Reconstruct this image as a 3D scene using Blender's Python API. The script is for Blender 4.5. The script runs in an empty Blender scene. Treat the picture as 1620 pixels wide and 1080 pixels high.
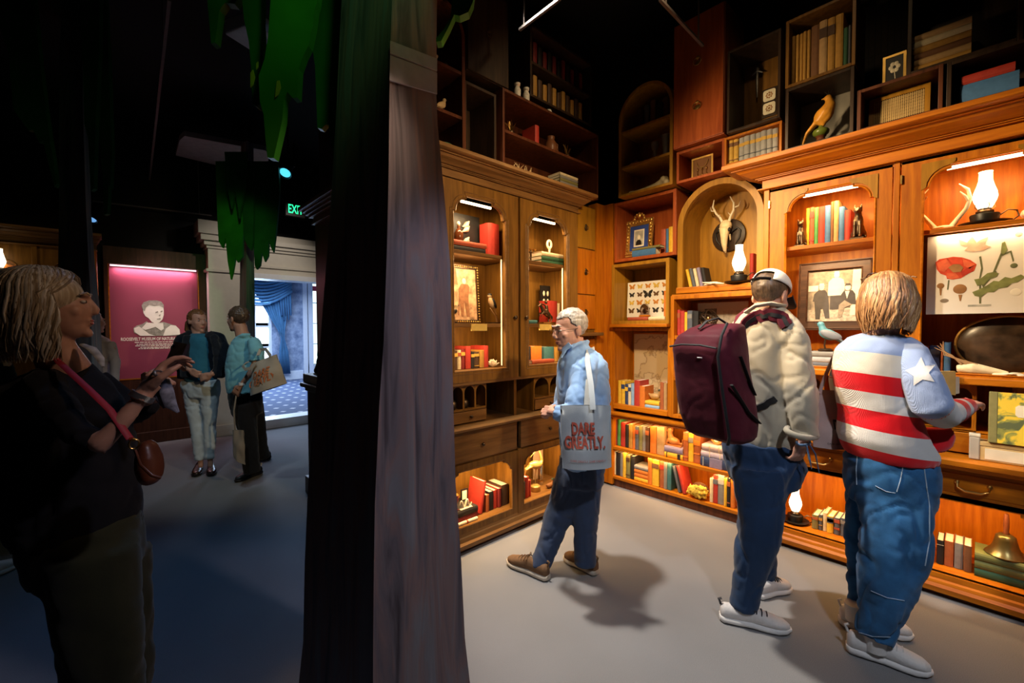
import bpy, bmesh, math, random
from mathutils import Vector, Matrix, noise
random.seed(7)
PI = math.pi
R = math.radians
scene = bpy.context.scene
COL = scene.collection

# ---------------------------------------------------------------- camera
F_PX, YAW, PITCH, ROLL, EYE = 683.0, -0.74741, 0.030303, -0.0041646, 1.5
def _axes():
    P = Matrix(((1,0,0),(0,math.cos(PITCH),-math.sin(PITCH)),(0,math.sin(PITCH),math.cos(PITCH))))
    Q = Matrix(((math.cos(ROLL),-math.sin(ROLL),0),(math.sin(ROLL),math.cos(ROLL),0),(0,0,1)))
    M = Q @ P
    return (M @ Vector((math.cos(YAW),0,-math.sin(YAW))), M @ Vector((math.sin(YAW),0,math.cos(YAW))), M @ Vector((0,-1,0)))
AX, AY, AZ = _axes()
C0 = Vector((0,0,EYE))
def ray(px, py):
    d = Vector(((px-810)/F_PX, (py-540)/F_PX, 1.0))
    return Vector((d.dot(AX), d.dot(AY), d.dot(AZ)))
def at(px, py, dep): return C0 + ray(px, py)*dep
def onz(px, py, z=0.0):
    d = ray(px, py); return C0 + d*((z-EYE)/d.z)
def onx(px, py, x):
    d = ray(px, py); return C0 + d*(x/d.x)
def ony(px, py, y):
    d = ray(px, py); return C0 + d*(y/d.y)
cam = bpy.data.cameras.new('camera'); cam.sensor_width = 36; cam.lens = F_PX/1620*36; cam.clip_start = 0.02; cam.clip_end = 60
camo = bpy.data.objects.new('camera', cam); COL.objects.link(camo)
cr = Vector((AX.x, AY.x, AZ.x)); cu = -Vector((AX.y, AY.y, AZ.y)); cf = Vector((AX.z, AY.z, AZ.z))
camo.matrix_world = Matrix(((cr.x,cu.x,-cf.x,0),(cr.y,cu.y,-cf.y,0),(cr.z,cu.z,-cf.z,EYE),(0,0,0,1)))
scene.camera = camo
FWD = Vector((cf.x, cf.y, 0)).normalized(); RGT = Vector((cr.x, cr.y, 0)).normalized()

# ---------------------------------------------------------------- world, lights, exposure
scene.view_settings.view_transform = 'Standard'
scene.view_settings.look = 'None'
scene.view_settings.gamma = 1
scene.view_settings.use_curve_mapping = False
scene.view_settings.exposure = 0.0
w = bpy.data.worlds.new('world'); scene.world = w; w.use_nodes = True
w.node_tree.nodes['Background'].inputs[0].default_value = (0.03,0.035,0.05,1)
w.node_tree.nodes['Background'].inputs[1].default_value = 0.02
def spot(name, loc, target, col, watt, angle, blend=0.5, size=0.08):
    l = bpy.data.lights.new(name, 'SPOT'); l.color = col; l.energy = watt; l.spot_size = R(angle); l.spot_blend = blend; l.shadow_soft_size = size
    o = bpy.data.objects.new(name, l); COL.objects.link(o); o.location = loc
    o.rotation_euler = (Vector(target)-Vector(loc)).to_track_quat('-Z','Y').to_euler(); return o
def area(name, loc, target, col, watt, sx, sy, spread=180):
    l = bpy.data.lights.new(name, 'AREA'); l.shape = 'RECTANGLE'; l.size = sx; l.size_y = sy; l.color = col; l.energy = watt; l.spread = R(spread)
    o = bpy.data.objects.new(name, l); COL.objects.link(o); o.location = loc
    o.rotation_euler = (Vector(target)-Vector(loc)).to_track_quat('-Z','Y').to_euler(); return o
WARM = (1.0,0.71,0.38); AMBER = (1.0,0.55,0.2); NEUT = (1.0,0.9,0.78); COOL = (0.62,0.75,1.0)
spot('spot_right_shelves', (1.15,0.75,2.95), (3.45,1.7,1.55), WARM, 290, 54, 0.7)
spot('spot_right_cabinet', (1.2,1.75,3.05), (3.4,0.25,1.6), WARM, 400, 56, 0.7)
spot('spot_left_bookcase', (1.75,-0.3,2.75), (2.15,2.4,2.0), WARM, 230, 58, 0.7)
spot('spot_cornice', (1.45,2.05,2.55), (3.4,1.05,2.68), WARM, 150, 46, 1.0)
spot('spot_floor', (1.75,2.05,3.85), (2.75,0.85,0.0), NEUT, 600, 62, 0.5)
spot('spot_back_of_visitors', (0.5,-0.9,3.6), (2.4,0.7,1.0), (0.86,0.9,1.0), 190, 46, 0.6)
spot('spot_tree_lilac', (1.7,-0.5,3.3), (0.75,1.15,1.0), (0.86,0.80,1.0), 85, 36, 0.5)
spot('spot_blue_wash', (0.9,3.1,3.9), (0.55,2.5,0.0), (0.10,0.42,1.0), 60, 62, 0.9)
spot('spot_green_leaves', (0.5,0.6,3.0), (0.42,1.9,2.6), (0.35,1.0,0.3), 7, 70, 0.9)
spot('spot_far_visitors', (0.1,3.3,3.6), (0.8,5.2,0.7), (0.72,0.9,1.0), 75, 44, 0.8)
spot('fill_far_leaves', (0.55,2.4,3.3), (0.88,4.75,2.6), (0.40,1.0,0.35), 60, 24, 0.8)  # added green fill that brightens the far tree's leaves
spot('fill_left_leaves', (0.75,1.3,3.5), (-0.35,3.2,3.0), (0.35,1.0,0.4), 60, 40, 0.9)  # green fill added to lift the left tree's dark leaves
spot('spot_door_surround', (2.3,5.0,3.6), (1.5,7.3,1.9), (1.0,0.88,0.76), 110, 56, 0.8)
spot('fill_foreground', (1.0,0.75,2.5), (-0.05,1.9,1.45), (1.0,0.66,0.45), 22, 34, 0.8)  # added warm fill for the foreground woman's face, no fitting of its own
spot('spot_poster', (0.45,6.2,3.7), (0.45,7.5,1.45), (1.0,0.84,0.86), 190, 34, 1.0)
area('daylight_far_room', (2.4,10.5,2.9), (2.4,10.0,0), (0.56,0.72,1.0), 230, 2.6, 2.6)
area('window_daylight', (2.62,12.6,1.9), (2.2,7.0,0.9), (0.55,0.74,1.0), 110, 0.9, 1.6)

# ---------------------------------------------------------------- materials
MATS = {}
def _nt(name):
    m = bpy.data.materials.new(name); m.use_nodes = True; nt = m.node_tree
    return m, nt, nt.nodes['Principled BSDF']
def _coords(nt, scale=(1,1,1), gen=False, rnd=True):
    tc = nt.nodes.new('ShaderNodeTexCoord'); mp = nt.nodes.new('ShaderNodeMapping'); mp.inputs['Scale'].default_value = scale
    nt.links.new(tc.outputs['Generated' if gen else 'Object'], mp.inputs['Vector'])
    if rnd:
        oi = nt.nodes.new('ShaderNodeObjectInfo'); mu = nt.nodes.new('ShaderNodeMath'); mu.operation = 'MULTIPLY'; mu.inputs[1].default_value = 17.0
        nt.links.new(oi.outputs['Random'], mu.inputs[0]); nt.links.new(mu.outputs[0], mp.inputs['Location'])
    return mp
def c3(c, k=1.0): return (min(1,c[0]*k), min(1,c[1]*k), min(1,c[2]*k), 1)
def _ramp(nt, stops):
    r = nt.nodes.new('ShaderNodeValToRGB'); e = r.color_ramp.elements
    while len(e) < len(stops): e.new(0.5)
    for i,(p,c) in enumerate(stops): e[i].position = p; e[i].color = c
    return r
def _bump(nt, b, src, strength, dist=0.002):
    bp = nt.nodes.new('ShaderNodeBump'); bp.inputs['Strength'].default_value = strength; bp.inputs['Distance'].default_value = dist
    nt.links.new(src, bp.inputs['Height']); nt.links.new(bp.outputs[0], b.inputs['Normal'])
def plain(name, col, rough=0.6, metal=0.0, var=0.12, scale=18, bump=0.15, spec=0.4, sheen=0.0):
    if name in MATS: return MATS[name]
    m, nt, b = _nt(name); mp = _coords(nt)
    n = nt.nodes.new('ShaderNodeTexNoise'); n.inputs['Scale'].default_value = scale; n.inputs['Detail'].default_value = 4
    nt.links.new(mp.outputs[0], n.inputs['Vector'])
    r = _ramp(nt, [(0.3, c3(col,1-var)), (0.7, c3(col,1+var))]); nt.links.new(n.outputs[0], r.inputs[0]); nt.links.new(r.outputs[0], b.inputs['Base Color'])
    b.inputs['Roughness'].default_value = rough; b.inputs['Metallic'].default_value = metal; b.inputs['Specular IOR Level'].default_value = spec
    if sheen: b.inputs['Sheen Weight'].default_value = sheen
    if bump: _bump(nt, b, n.outputs[0], bump)
    MATS[name] = m; return m
def wood(name, c1, c2, axis='z', rough=0.42, spec=0.28):
    if name in MATS: return MATS[name]
    m, nt, b = _nt(name)
    sc = {'z':(14,14,1.1), 'x':(1.1,14,14), 'y':(14,1.1,14)}[axis]
    mp = _coords(nt, sc)
    n = nt.nodes.new('ShaderNodeTexNoise'); n.inputs['Scale'].default_value = 2.2; n.inputs['Detail'].default_value = 6; n.inputs['Distortion'].default_value = 0.6
    nt.links.new(mp.outputs[0], n.inputs['Vector'])
    n2 = nt.nodes.new('ShaderNodeTexNoise'); n2.inputs['Scale'].default_value = 14; n2.inputs['Detail'].default_value = 3
    nt.links.new(mp.outputs[0], n2.inputs['Vector'])
    mx = nt.nodes.new('ShaderNodeMath'); mx.operation = 'MULTIPLY_ADD'; mx.inputs[1].default_value = 0.25
    nt.links.new(n2.outputs[0], mx.inputs[0]); nt.links.new(n.outputs[0], mx.inputs[2])
    r = _ramp(nt, [(0.42, c3(c1)), (0.8, c3(c2))]); nt.links.new(mx.outputs[0], r.inputs[0]); nt.links.new(r.outputs[0], b.inputs['Base Color'])
    b.inputs['Roughness'].default_value = rough; b.inputs['Specular IOR Level'].default_value = spec
    _bump(nt, b, mx.outputs[0], 0.12, 0.001)
    MATS[name] = m; return m
def emit(name, col, s):
    if name in MATS: return MATS[name]
    m, nt, b = _nt(name); b.inputs['Base Color'].default_value = (*col,1); b.inputs['Emission Color'].default_value = (*col,1); b.inputs['Emission Strength'].default_value = s
    MATS[name] = m; return m
def glass(name, col=(1,1,1), rough=0.02):
    if name in MATS: return MATS[name]
    m, nt, b = _nt(name); b.inputs['Base Color'].default_value = (*col,1); b.inputs['Roughness'].default_value = rough
    b.inputs['Transmission Weight'].default_value = 1.0; b.inputs['IOR'].default_value = 1.2
    MATS[name] = m; return m
def weave(name, col, rough=0.8, scale=260, strength=0.25, var=0.1, sheen=0.15):
    if name in MATS: return MATS[name]
    m, nt, b = _nt(name); mp = _coords(nt, rnd=False)
    n = nt.nodes.new('ShaderNodeTexNoise'); n.inputs['Scale'].default_value = 9; n.inputs['Detail'].default_value = 5
    nt.links.new(mp.outputs[0], n.inputs['Vector'])
    r = _ramp(nt, [(0.3, c3(col,1-var)), (0.7, c3(col,1+var))]); nt.links.new(n.outputs[0], r.inputs[0]); nt.links.new(r.outputs[0], b.inputs['Base Color'])
    v = nt.nodes.new('ShaderNodeTexNoise'); v.inputs['Scale'].default_value = scale; nt.links.new(mp.outputs[0], v.inputs['Vector'])
    b.inputs['Roughness'].default_value = rough; b.inputs['Sheen Weight'].default_value = sheen; b.inputs['Specular IOR Level'].default_value = 0.08
    _bump(nt, b, v.outputs[0], strength, 0.002)
    MATS[name] = m; return m
# woods of the place
CH = wood('cherry', (0.33,0.085,0.003), (0.54,0.175,0.006))
CHx = wood('cherry_cross', (0.33,0.085,0.003), (0.54,0.175,0.006), 'x')
RED = wood('red_wood', (0.27,0.050,0.010), (0.42,0.095,0.020))
OLV = wood('olive_wood', (0.25,0.115,0.008), (0.40,0.19,0.016))
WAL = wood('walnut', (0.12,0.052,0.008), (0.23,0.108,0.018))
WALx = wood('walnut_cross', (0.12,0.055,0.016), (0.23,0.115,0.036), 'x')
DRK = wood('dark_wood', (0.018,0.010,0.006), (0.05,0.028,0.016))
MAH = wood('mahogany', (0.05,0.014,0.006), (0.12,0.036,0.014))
BRASS = plain('brass', (0.62,0.40,0.13), 0.3, 1.0)
BRONZE = plain('bronze', (0.10,0.07,0.045), 0.38, 0.9)
BLACK = plain('black_enamel', (0.012,0.011,0.011), 0.4)
IVORY = plain('ivory', (0.78,0.70,0.52), 0.5)
PAPER = plain('paper', (0.74,0.66,0.50), 0.9, var=0.06, bump=0.0)
WHITE = plain('white_paint', (0.72,0.72,0.72), 0.55, var=0.04)
GOLD = plain('gilt', (0.72,0.45,0.12), 0.35, 0.9)
CHIM = emit('lamp_chimney', (1.0,0.80,0.52), 3.2)
LED = emit('led_strip', (1.0,0.72,0.40), 6.0)
SKIN = {}

# ---------------------------------------------------------------- mesh helpers
class MB:
    def __init__(s): s.bm = bmesh.new()
    def box(s, x0, x1, y0, y1, z0, z1, bev=0.0):
        vs = [s.bm.verts.new(p) for p in ((x0,y0,z0),(x1,y0,z0),(x1,y1,z0),(x0,y1,z0),(x0,y0,z1),(x1,y0,z1),(x1,y1,z1),(x0,y1,z1))]
        fs = [s.bm.faces.new([vs[i] for i in q]) for q in ((0,3,2,1),(4,5,6,7),(0,1,5,4),(1,2,6,5),(2,3,7,6),(3,0,4,7))]
        if bev > 0:
            es = set(e for f in fs for e in f.edges)
            bmesh.ops.bevel(s.bm, geom=list(es), offset=bev, segments=2, affect='EDGES', profile=0.5)
        return s
    def prism(s, outer, y0, y1, holes=()):
        """polygon in the x-z plane, extruded along y from y0 to y1, with holes"""
        edges = []
        for loop in [outer]+list(holes):
            vs = [s.bm.verts.new((x, y0, z)) for x, z in loop]
            for i in range(len(vs)): edges.append(s.bm.edges.new((vs[i], vs[(i+1) % len(vs)])))
        r = bmesh.ops.triangle_fill(s.bm, use_beauty=True, use_dissolve=False, edges=edges)
        fs = [g for g in r['geom'] if isinstance(g, bmesh.types.BMFace)]
        if y1 != y0:
            e = bmesh.ops.extrude_face_region(s.bm, geom=fs)
            bmesh.ops.translate(s.bm, verts=[g for g in e['geom'] if isinstance(g, bmesh.types.BMVert)], vec=(0, y1-y0, 0))
        return s
    def profile_x(s, prof, x0, x1):
        """closed profile (y,z) swept along x"""
        a = [s.bm.verts.new((x0,y,z)) for y,z in prof]; b = [s.bm.verts.new((x1,y,z)) for y,z in prof]
        n = len(prof)
        for i in range(n): s.bm.faces.new((a[i], a[(i+1)%n], b[(i+1)%n], b[i]))
        s.bm.faces.new(a[::-1]); s.bm.faces.new(b); return s
    def lathe(s, prof, seg=20, c=(0,0,0), flat=1.0, cap=True):
        """profile (r,z) turned about z"""
        rows = []
        for r, z in prof:
            rows.append([s.bm.verts.new((c[0]+r*math.cos(2*PI*k/seg), c[1]+flat*r*math.sin(2*PI*k/seg), c[2]+z)) for k in range(seg)])
        for i in range(len(rows)-1):
            for k in range(seg): s.bm.faces.new((rows[i][k], rows[i][(k+1)%seg], rows[i+1][(k+1)%seg], rows[i+1][k]))
        if cap:
            s.bm.faces.new(rows[0][::-1]); s.bm.faces.new(rows[-1])
        return s
    def tube(s, pts, rad, seg=8, flat=1.0, cap=True):
        pts = [Vector(p) for p in pts]; n = len(pts)
        rad = rad if isinstance(rad, (list, tuple)) else [rad]*n
        u = None; rows = []
        for i in range(n):
            t = (pts[min(i+1,n-1)]-pts[max(i-1,0)]).normalized()
            if u is None:
                u = t.cross(Vector((0,0,1)));  u = u if u.length > 1e-3 else t.cross(Vector((0,1,0)))
                u.normalize()
            else: u = (u - t*u.dot(t)).normalized()
            v = t.cross(u)
            rows.append([s.bm.verts.new(pts[i]+(u*math.cos(2*PI*k/seg)+v*math.sin(2*PI*k/seg)*flat)*rad[i]) for k in range(seg)])
        for i in range(n-1):
            for k in range(seg): s.bm.faces.new((rows[i][k], rows[i][(k+1)%seg], rows[i+1][(k+1)%seg], rows[i+1][k]))
        if cap: s.bm.faces.new(rows[0][::-1]); s.bm.faces.new(rows[-1])
        return s
    def rings(s, rows):
        rows = [[s.bm.verts.new(p) for p in r] for r in rows]; m = len(rows[0])
        for i in range(len(rows)-1):
            for k in range(m): s.bm.faces.new((rows[i][k], rows[i][(k+1)%m], rows[i+1][(k+1)%m], rows[i+1][k]))
        s.bm.faces.new(rows[0][::-1]); s.bm.faces.new(rows[-1]); return s
    def ball(s, c, r, seg=14, rot=None):
        """ellipsoid of radii r=(a,b,c)"""
        r = (r,r,r) if not isinstance(r,(tuple,list)) else r
        M = Matrix.Translation(c) @ (rot.to_matrix().to_4x4() if rot is not None else Matrix()) @ Matrix.Diagonal((*r,1))
        bmesh.ops.create_uvsphere(s.bm, u_segments=seg, v_segments=max(6,seg*2//3), radius=1, matrix=M); return s
    def poly(s, pts):
        s.bm.faces.new([s.bm.verts.new(p) for p in pts]); return s
    def xf(s, M):
        bmesh.ops.transform(s.bm, matrix=M, verts=s.bm.verts); return s
    def mesh(s, name, smooth=0):
        bmesh.ops.recalc_face_normals(s.bm, faces=s.bm.faces)
        me = bpy.data.meshes.new(name); s.bm.to_mesh(me); s.bm.free()
        if smooth:
            for p in me.polygons: p.use_smooth = True
            if smooth < 180: me.set_sharp_from_angle(angle=R(smooth))
        return me
    def build(s, name, mat, parent=None, smooth=0, loc=None, rot=None):
        return link(s.mesh(name, smooth), name, mat, parent, loc, rot)
def link(me, name, mat, parent=None, loc=None, rot=None):
    o = bpy.data.objects.new(name, me); COL.objects.link(o)
    if mat is not None and not me.materials: me.materials.append(mat)
    if parent is not None: o.parent = parent
    if loc is not None: o.location = loc
    if rot is not None: o.rotation_euler = rot
    return o
def tag(o, label, cat, group=None):
    o['label'] = label; o['category'] = cat
    if group: o['group'] = group
    return o
def struct(o): o['kind'] = 'structure'; return o
def thing(name, label, cat, loc=(0,0,0), rz=0.0, group=None):
    o = bpy.data.objects.new(name, None); COL.objects.link(o); o.empty_display_size = 0.05
    o.location = loc; o.rotation_euler = (0,0,rz); return tag(o, label, cat, group)
TS = bpy.data.scenes.new('workbench')
def evaluated(o):
    """mesh of o with its modifiers applied, evaluated apart from the big scene"""
    TS.collection.objects.link(o); vl = TS.view_layers[0]; vl.update(); dg = vl.depsgraph
    me = bpy.data.meshes.new_from_object(o.evaluated_get(dg)); bpy.data.objects.remove(o); return me
def text_mesh(txt, size, sx=1.0, thick=0.0008, align='CENTER', bold=0.0, space=1.0):
    cu_ = bpy.data.curves.new('t', 'FONT'); cu_.body = txt; cu_.size = size; cu_.align_x = align; cu_.align_y = 'CENTER'; cu_.extrude = thick; cu_.offset = bold; cu_.space_line = space; cu_.resolution_u = 3
    me = evaluated(bpy.data.objects.new('t', cu_)); bpy.data.curves.remove(cu_)
    for v in me.vertices:                      # stand the text up in the x-z plane, facing -y
        x, y, z = v.co; v.co = (x*sx, -z, y)
    me.name = 'lettering'; return me
def remeshed(mb, voxel, smooth=6, name='m'):
    me = mb.mesh(name); o = bpy.data.objects.new('tmp', me)
    md = o.modifiers.new('r', 'REMESH'); md.mode = 'VOXEL'; md.voxel_size = voxel
    if smooth:
        sm = o.modifiers.new('s', 'SMOOTH'); sm.factor = 0.5; sm.iterations = smooth
    out = evaluated(o); bpy.data.meshes.remove(me)
    for p in out.polygons: p.use_smooth = True
    out.name = name; return out

# wall frames: s runs to the right along the wall, d into the wall, z up
XR, YL = 3.36, 2.34
def PR(px, py, d=0.0):
    p = onx(px, py, XR+d); return -p.y, p.z
def PL(px, py, d=0.0):
    p = ony(px, py, YL+d); return p.x, p.z
def WR(s, d, z): return Vector((XR+d, -s, z))
def WL(s, d, z): return Vector((s, YL+d, z))
WALLS = {'R': (PR, WR, -PI/2), 'L': (PL, WL, 0.0)}
def wthing(wall, name, label, cat, s, d, z, group=None):
    P, W, rz = WALLS[wall]; return thing(name, label, cat, W(s,d,z), rz, group)
# ---------------------------------------------------------------- the setting
def carpet(name, c1, c2):
    m, nt, b = _nt(name); mp = _coords(nt, rnd=False)
    n = nt.nodes.new('ShaderNodeTexNoise'); n.inputs['Scale'].default_value = 420; n.inputs['Detail'].default_value = 2
    n2 = nt.nodes.new('ShaderNodeTexNoise'); n2.inputs['Scale'].default_value = 1.3; n2.inputs['Detail'].default_value = 3
    for q in (n, n2): nt.links.new(mp.outputs[0], q.inputs['Vector'])
    ad = nt.nodes.new('ShaderNodeMath'); ad.operation = 'MULTIPLY_ADD'; ad.inputs[1].default_value = 0.5
    nt.links.new(n2.outputs[0], ad.inputs[0]); nt.links.new(n.outputs[0], ad.inputs[2])
    r = _ramp(nt, [(0.45, c3(c1)), (1.0, c3(c2))]); nt.links.new(ad.outputs[0], r.inputs[0]); nt.links.new(r.outputs[0], b.inputs['Base Color'])
    b.inputs['Roughness'].default_value = 0.92; b.inputs['Specular IOR Level'].default_value = 0.15
    _bump(nt, b, n.outputs[0], 0.35, 0.003); return m
FLOOR = carpet('grey_carpet', (0.16,0.16,0.165), (0.27,0.27,0.275))
BLK = plain('black_paint', (0.006,0.006,0.007), 0.8, bump=0.05)
def mural(name):
    """dim printed wallpaper of book rows"""
    m, nt, b = _nt(name); tc = nt.nodes.new('ShaderNodeTexCoord'); mp = nt.nodes.new('ShaderNodeMapping')
    mp.inputs['Rotation'].default_value = (0,0,0); nt.links.new(tc.outputs['Object'], mp.inputs['Vector'])
    sp = nt.nodes.new('ShaderNodeSeparateXYZ'); nt.links.new(mp.outputs[0], sp.inputs[0])
    ad = nt.nodes.new('ShaderNodeMath'); ad.operation = 'ADD'; nt.links.new(sp.outputs['X'], ad.inputs[0]); nt.links.new(sp.outputs['Y'], ad.inputs[1])
    cb = nt.nodes.new('ShaderNodeCombineXYZ'); nt.links.new(sp.outputs['Z'], cb.inputs['X']); nt.links.new(ad.outputs[0], cb.inputs['Y'])
    br = nt.nodes.new('ShaderNodeTexBrick'); br.inputs['Scale'].default_value = 1.0
    br.inputs['Brick Width'].default_value = 0.26; br.inputs['Row Height'].default_value = 0.034; br.inputs['Mortar Size'].default_value = 0.003
    br.offset = 0.0; br.squash = 1.0
    br.inputs['Color1'].default_value = (0.03,0.016,0.008,1); br.inputs['Color2'].default_value = (0.016,0.012,0.010,1); br.inputs['Mortar'].default_value = (0.004,0.003,0.003,1)
    nt.links.new(cb.outputs[0], br.inputs['Vector']); nt.links.new(br.outputs['Color'], b.inputs['Base Color']); b.inputs['Roughness'].default_value = 0.7
    return m
MURAL = mural('book_mural')
struct(MB().box(-5.0,3.93,-3.5,7.6,-0.1,0.0).build('floor', FLOOR))
struct(MB().box(-5.0,4.1,-3.6,7.7,4.25,4.35).build('ceiling', BLK))
struct(MB().box(3.93,4.05,-3.5,2.85,0,4.25).build('wall_right', MURAL))
struct(MB().box(1.46,3.93,2.74,4.22,0,4.25).build('wall_left', MURAL))
struct(MB().box(-5.0,3.9,-3.6,-3.5,0,4.25).build('wall_near', BLK))
struct(MB().box(-5.1,-5.0,-3.5,7.6,0,4.25).build('wall_west', BLK))
# far wall with the doorway
DX0, DX1 = 1.42, 2.75
m = MB(); m.box(-5.0,DX0,7.55,7.75,0,4.25); m.box(DX1,3.9,7.55,7.75,0,4.25); m.box(DX0,DX1,7.55,7.75,2.33,4.25)
struct(m.build('wall_far', BLK))
CREAM = plain('cream_paint', (0.62,0.57,0.48), 0.5, var=0.03)
# white door surround: pilaster, entablature, sill
px0 = ony(330,440,7.22).x; px1 = ony(387,440,7.22).x
ds = MB(); ds.box(px0,px1,7.22,7.55,0,2.9)
s_ = struct(ds.build('trim_1', CREAM))
cp = MB()
for i,(g,za,zb) in enumerate(((0.03,2.30,2.34),(0.02,2.62,2.66),(0.05,2.66,2.72),(0.09,2.72,2.80),(0.12,2.80,2.98))): cp.box(px0-g,px1+g*0.3,7.22-g,7.54,za,zb,0.006)
cp.build('capital', CREAM, s_)
bs = MB(); bs.box(px0-0.03,px1+0.02,7.19,7.54,0,0.16,0.006); bs.build('plinth_block', CREAM, s_)
en = MB(); en.box(px1,3.6,7.30,7.55,2.33,2.92)
e_ = struct(en.build('trim_2', CREAM))
co = MB()
for g,za,zb in ((0.03,2.42,2.46),(0.03,2.66,2.70),(0.06,2.70,2.75),(0.10,2.75,2.82)): co.box(px1+0.01,3.6,7.30-g,7.54,za,zb,0.006)
co.build('cornice', CREAM, e_)
WH2 = plain('white_trim', (0.78,0.80,0.84), 0.45, var=0.03)
lt = MB(); lt.box(px1,3.4,7.24,7.54,2.255,2.33); struct(lt.build('trim_3', WH2))
rs = MB(); rs.box(px1,3.4,7.26,7.60,0,0.13); struct(rs.build('trim_4', WH2))
# far room
struct(MB().box(1.0,7.0,7.60,13.0,-0.05,0.12).build('floor_far_room', None)).data.materials.append(None)
def dotcarpet():
    m, nt, b = _nt('dotted_carpet'); mp = _coords(nt, (1,1,1), rnd=False)
    sp = nt.nodes.new('ShaderNodeSeparateXYZ'); nt.links.new(mp.outputs[0], sp.inputs[0])
    def math_(op, a, bb=None, v=None):
        n = nt.nodes.new('ShaderNodeMath'); n.operation = op; nt.links.new(a, n.inputs[0])
        if bb is not None: nt.links.new(bb, n.inputs[1])
        elif v is not None: n.inputs[1].default_value = v
        return n.outputs[0]
    fr = []
    for ax in ('X','Y'):
        q = math_('MULTIPLY', sp.outputs[ax], v=2.4); q = math_('FRACT', q); q = math_('SUBTRACT', q, v=0.5); fr.append(math_('ABSOLUTE', q))
    dia = math_('LESS_THAN', math_('ADD', fr[0], fr[1]), v=0.13)
    fr2 = []
    for ax in ('X','Y'):
        q = math_('MULTIPLY', sp.outputs[ax], v=2.4); q = math_('ADD', q, v=0.5); q = math_('FRACT', q); q = math_('SUBTRACT', q, v=0.5); fr2.append(math_('ABSOLUTE', q))
    dia2 = math_('LESS_THAN', math_('ADD', fr2[0], fr2[1]), v=0.13)
    a = math_('MAXIMUM', dia, dia2)
    r = _ramp(nt, [(0.0,(0.05,0.075,0.15,1)),(1.0,(0.5,0.5,0.52,1))]); nt.links.new(a, r.inputs[0]); nt.links.new(r.outputs[0], b.inputs['Base Color']); b.inputs['Roughness'].default_value = 0.9
    return m
bpy.data.objects['floor_far_room'].data.materials.clear(); bpy.data.objects['floor_far_room'].data.materials.append(dotcarpet())
def mottled():
    m, nt, b = _nt('mottled_blue_wall'); mp = _coords(nt, rnd=False)
    n = nt.nodes.new('ShaderNodeTexNoise'); n.inputs['Scale'].default_value = 5; n.inputs['Detail'].default_value = 8; n.inputs['Roughness'].default_value = 0.65; nt.links.new(mp.outputs[0], n.inputs['Vector'])
    r = _ramp(nt, [(0.35,(0.12,0.17,0.28,1)),(0.65,(0.42,0.48,0.60,1))]); nt.links.new(n.outputs[0], r.inputs[0]); nt.links.new(r.outputs[0], b.inputs['Base Color']); b.inputs['Roughness'].default_value = 0.8
    return m
MOT = mottled()
YF = 12.8
wx0 = ony(400,500,YF).x; wx1 = ony(429,500,YF).x; dx0 = ony(479,500,YF).x
m = MB(); m.box(1.0,wx0,YF,YF+0.15,0.12,4); m.box(wx1,dx0,YF,YF+0.15,0.12,4); m.box(wx0,wx1,YF,YF+0.15,0.12,0.5); m.box(wx0,wx1,YF,YF+0.15,2.75,4); m.box(dx0+1.1,7,YF,YF+0.15,0.12,4); m.box(dx0,dx0+1.1,YF,YF+0.15,3.0,4)
struct(m.build('wall_far_room', MOT))
struct(MB().box(1.0,7,7.76,13,4.0,4.1).build('ceiling_far_room', WHITE))
struct(MB().box(0.9,1.0,7.76,13,0.12,4.0).build('wall_far_room_left', MOT)); struct(MB().box(7.0,7.1,7.76,13,0.12,4.0).build('wall_far_room_right', MOT))
struct(MB().box(wx1,dx0-0.02,YF-0.03,YF,0.12,0.36,0.008).build('baseboard_far_room', WH2))
DAY = emit('daylight_pane', (0.80,0.90,1.0), 2.0)
wn = MB(); wn.box(wx0,wx0+0.06,YF-0.02,YF+0.08,0.5,2.75); wn.box(wx1-0.06,wx1,YF-0.02,YF+0.08,0.5,2.75); wn.box(wx0,wx1,YF-0.02,YF+0.08,0.45,0.56); wn.box(wx0,wx1,YF-0.02,YF+0.08,2.7,2.78)
win = struct(wn.build('window_1', WH2))
for k in range(3): MB().box(wx0+0.06,wx1-0.06,YF+0.01,YF+0.05,1.02+k*0.55,1.05+k*0.55).build('glazing_bar', WH2, win)
for k in range(4): MB().box(wx0+0.07,wx1-0.07,YF+0.045,YF+0.055,0.57+k*0.55 if k else 0.57,1.01+k*0.55 if k < 3 else 2.69).build('pane', DAY, win)
dn = MB()
for xa,xb in ((dx0,dx0+0.11),(dx0+0.14,dx0+0.26),(dx0+0.9,dx0+1.1)): dn.box(xa,xb,YF-0.04,YF+0.1,0.12,3.0)
dn.box(dx0,dx0+1.1,YF-0.04,YF+0.1,2.88,3.0); dn.box(dx0+0.14,dx0+1.0,YF-0.02,YF+0.06,0.12,0.5)
dr = struct(dn.build('door_1', WH2))
PANE = emit('daylight_pane_green', (0.72,0.92,0.82), 1.6)
for k in range(4): MB().box(dx0+0.27,dx0+0.9,YF+0.02,YF+0.03,0.52+k*0.58,1.07+k*0.58).build('pane', PANE, dr)
for k in range(3): MB().box(dx0+0.26,dx0+0.9,YF,YF+0.04,1.07+k*0.58,1.10+k*0.58).build('glazing_bar', WH2, dr)
MB().box(dx0+0.27,dx0+0.9,YF-0.01,YF+0.015,2.58,2.72).build('door_sign', plain('red_sign',(0.5,0.05,0.09),0.5), dr)
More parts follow.
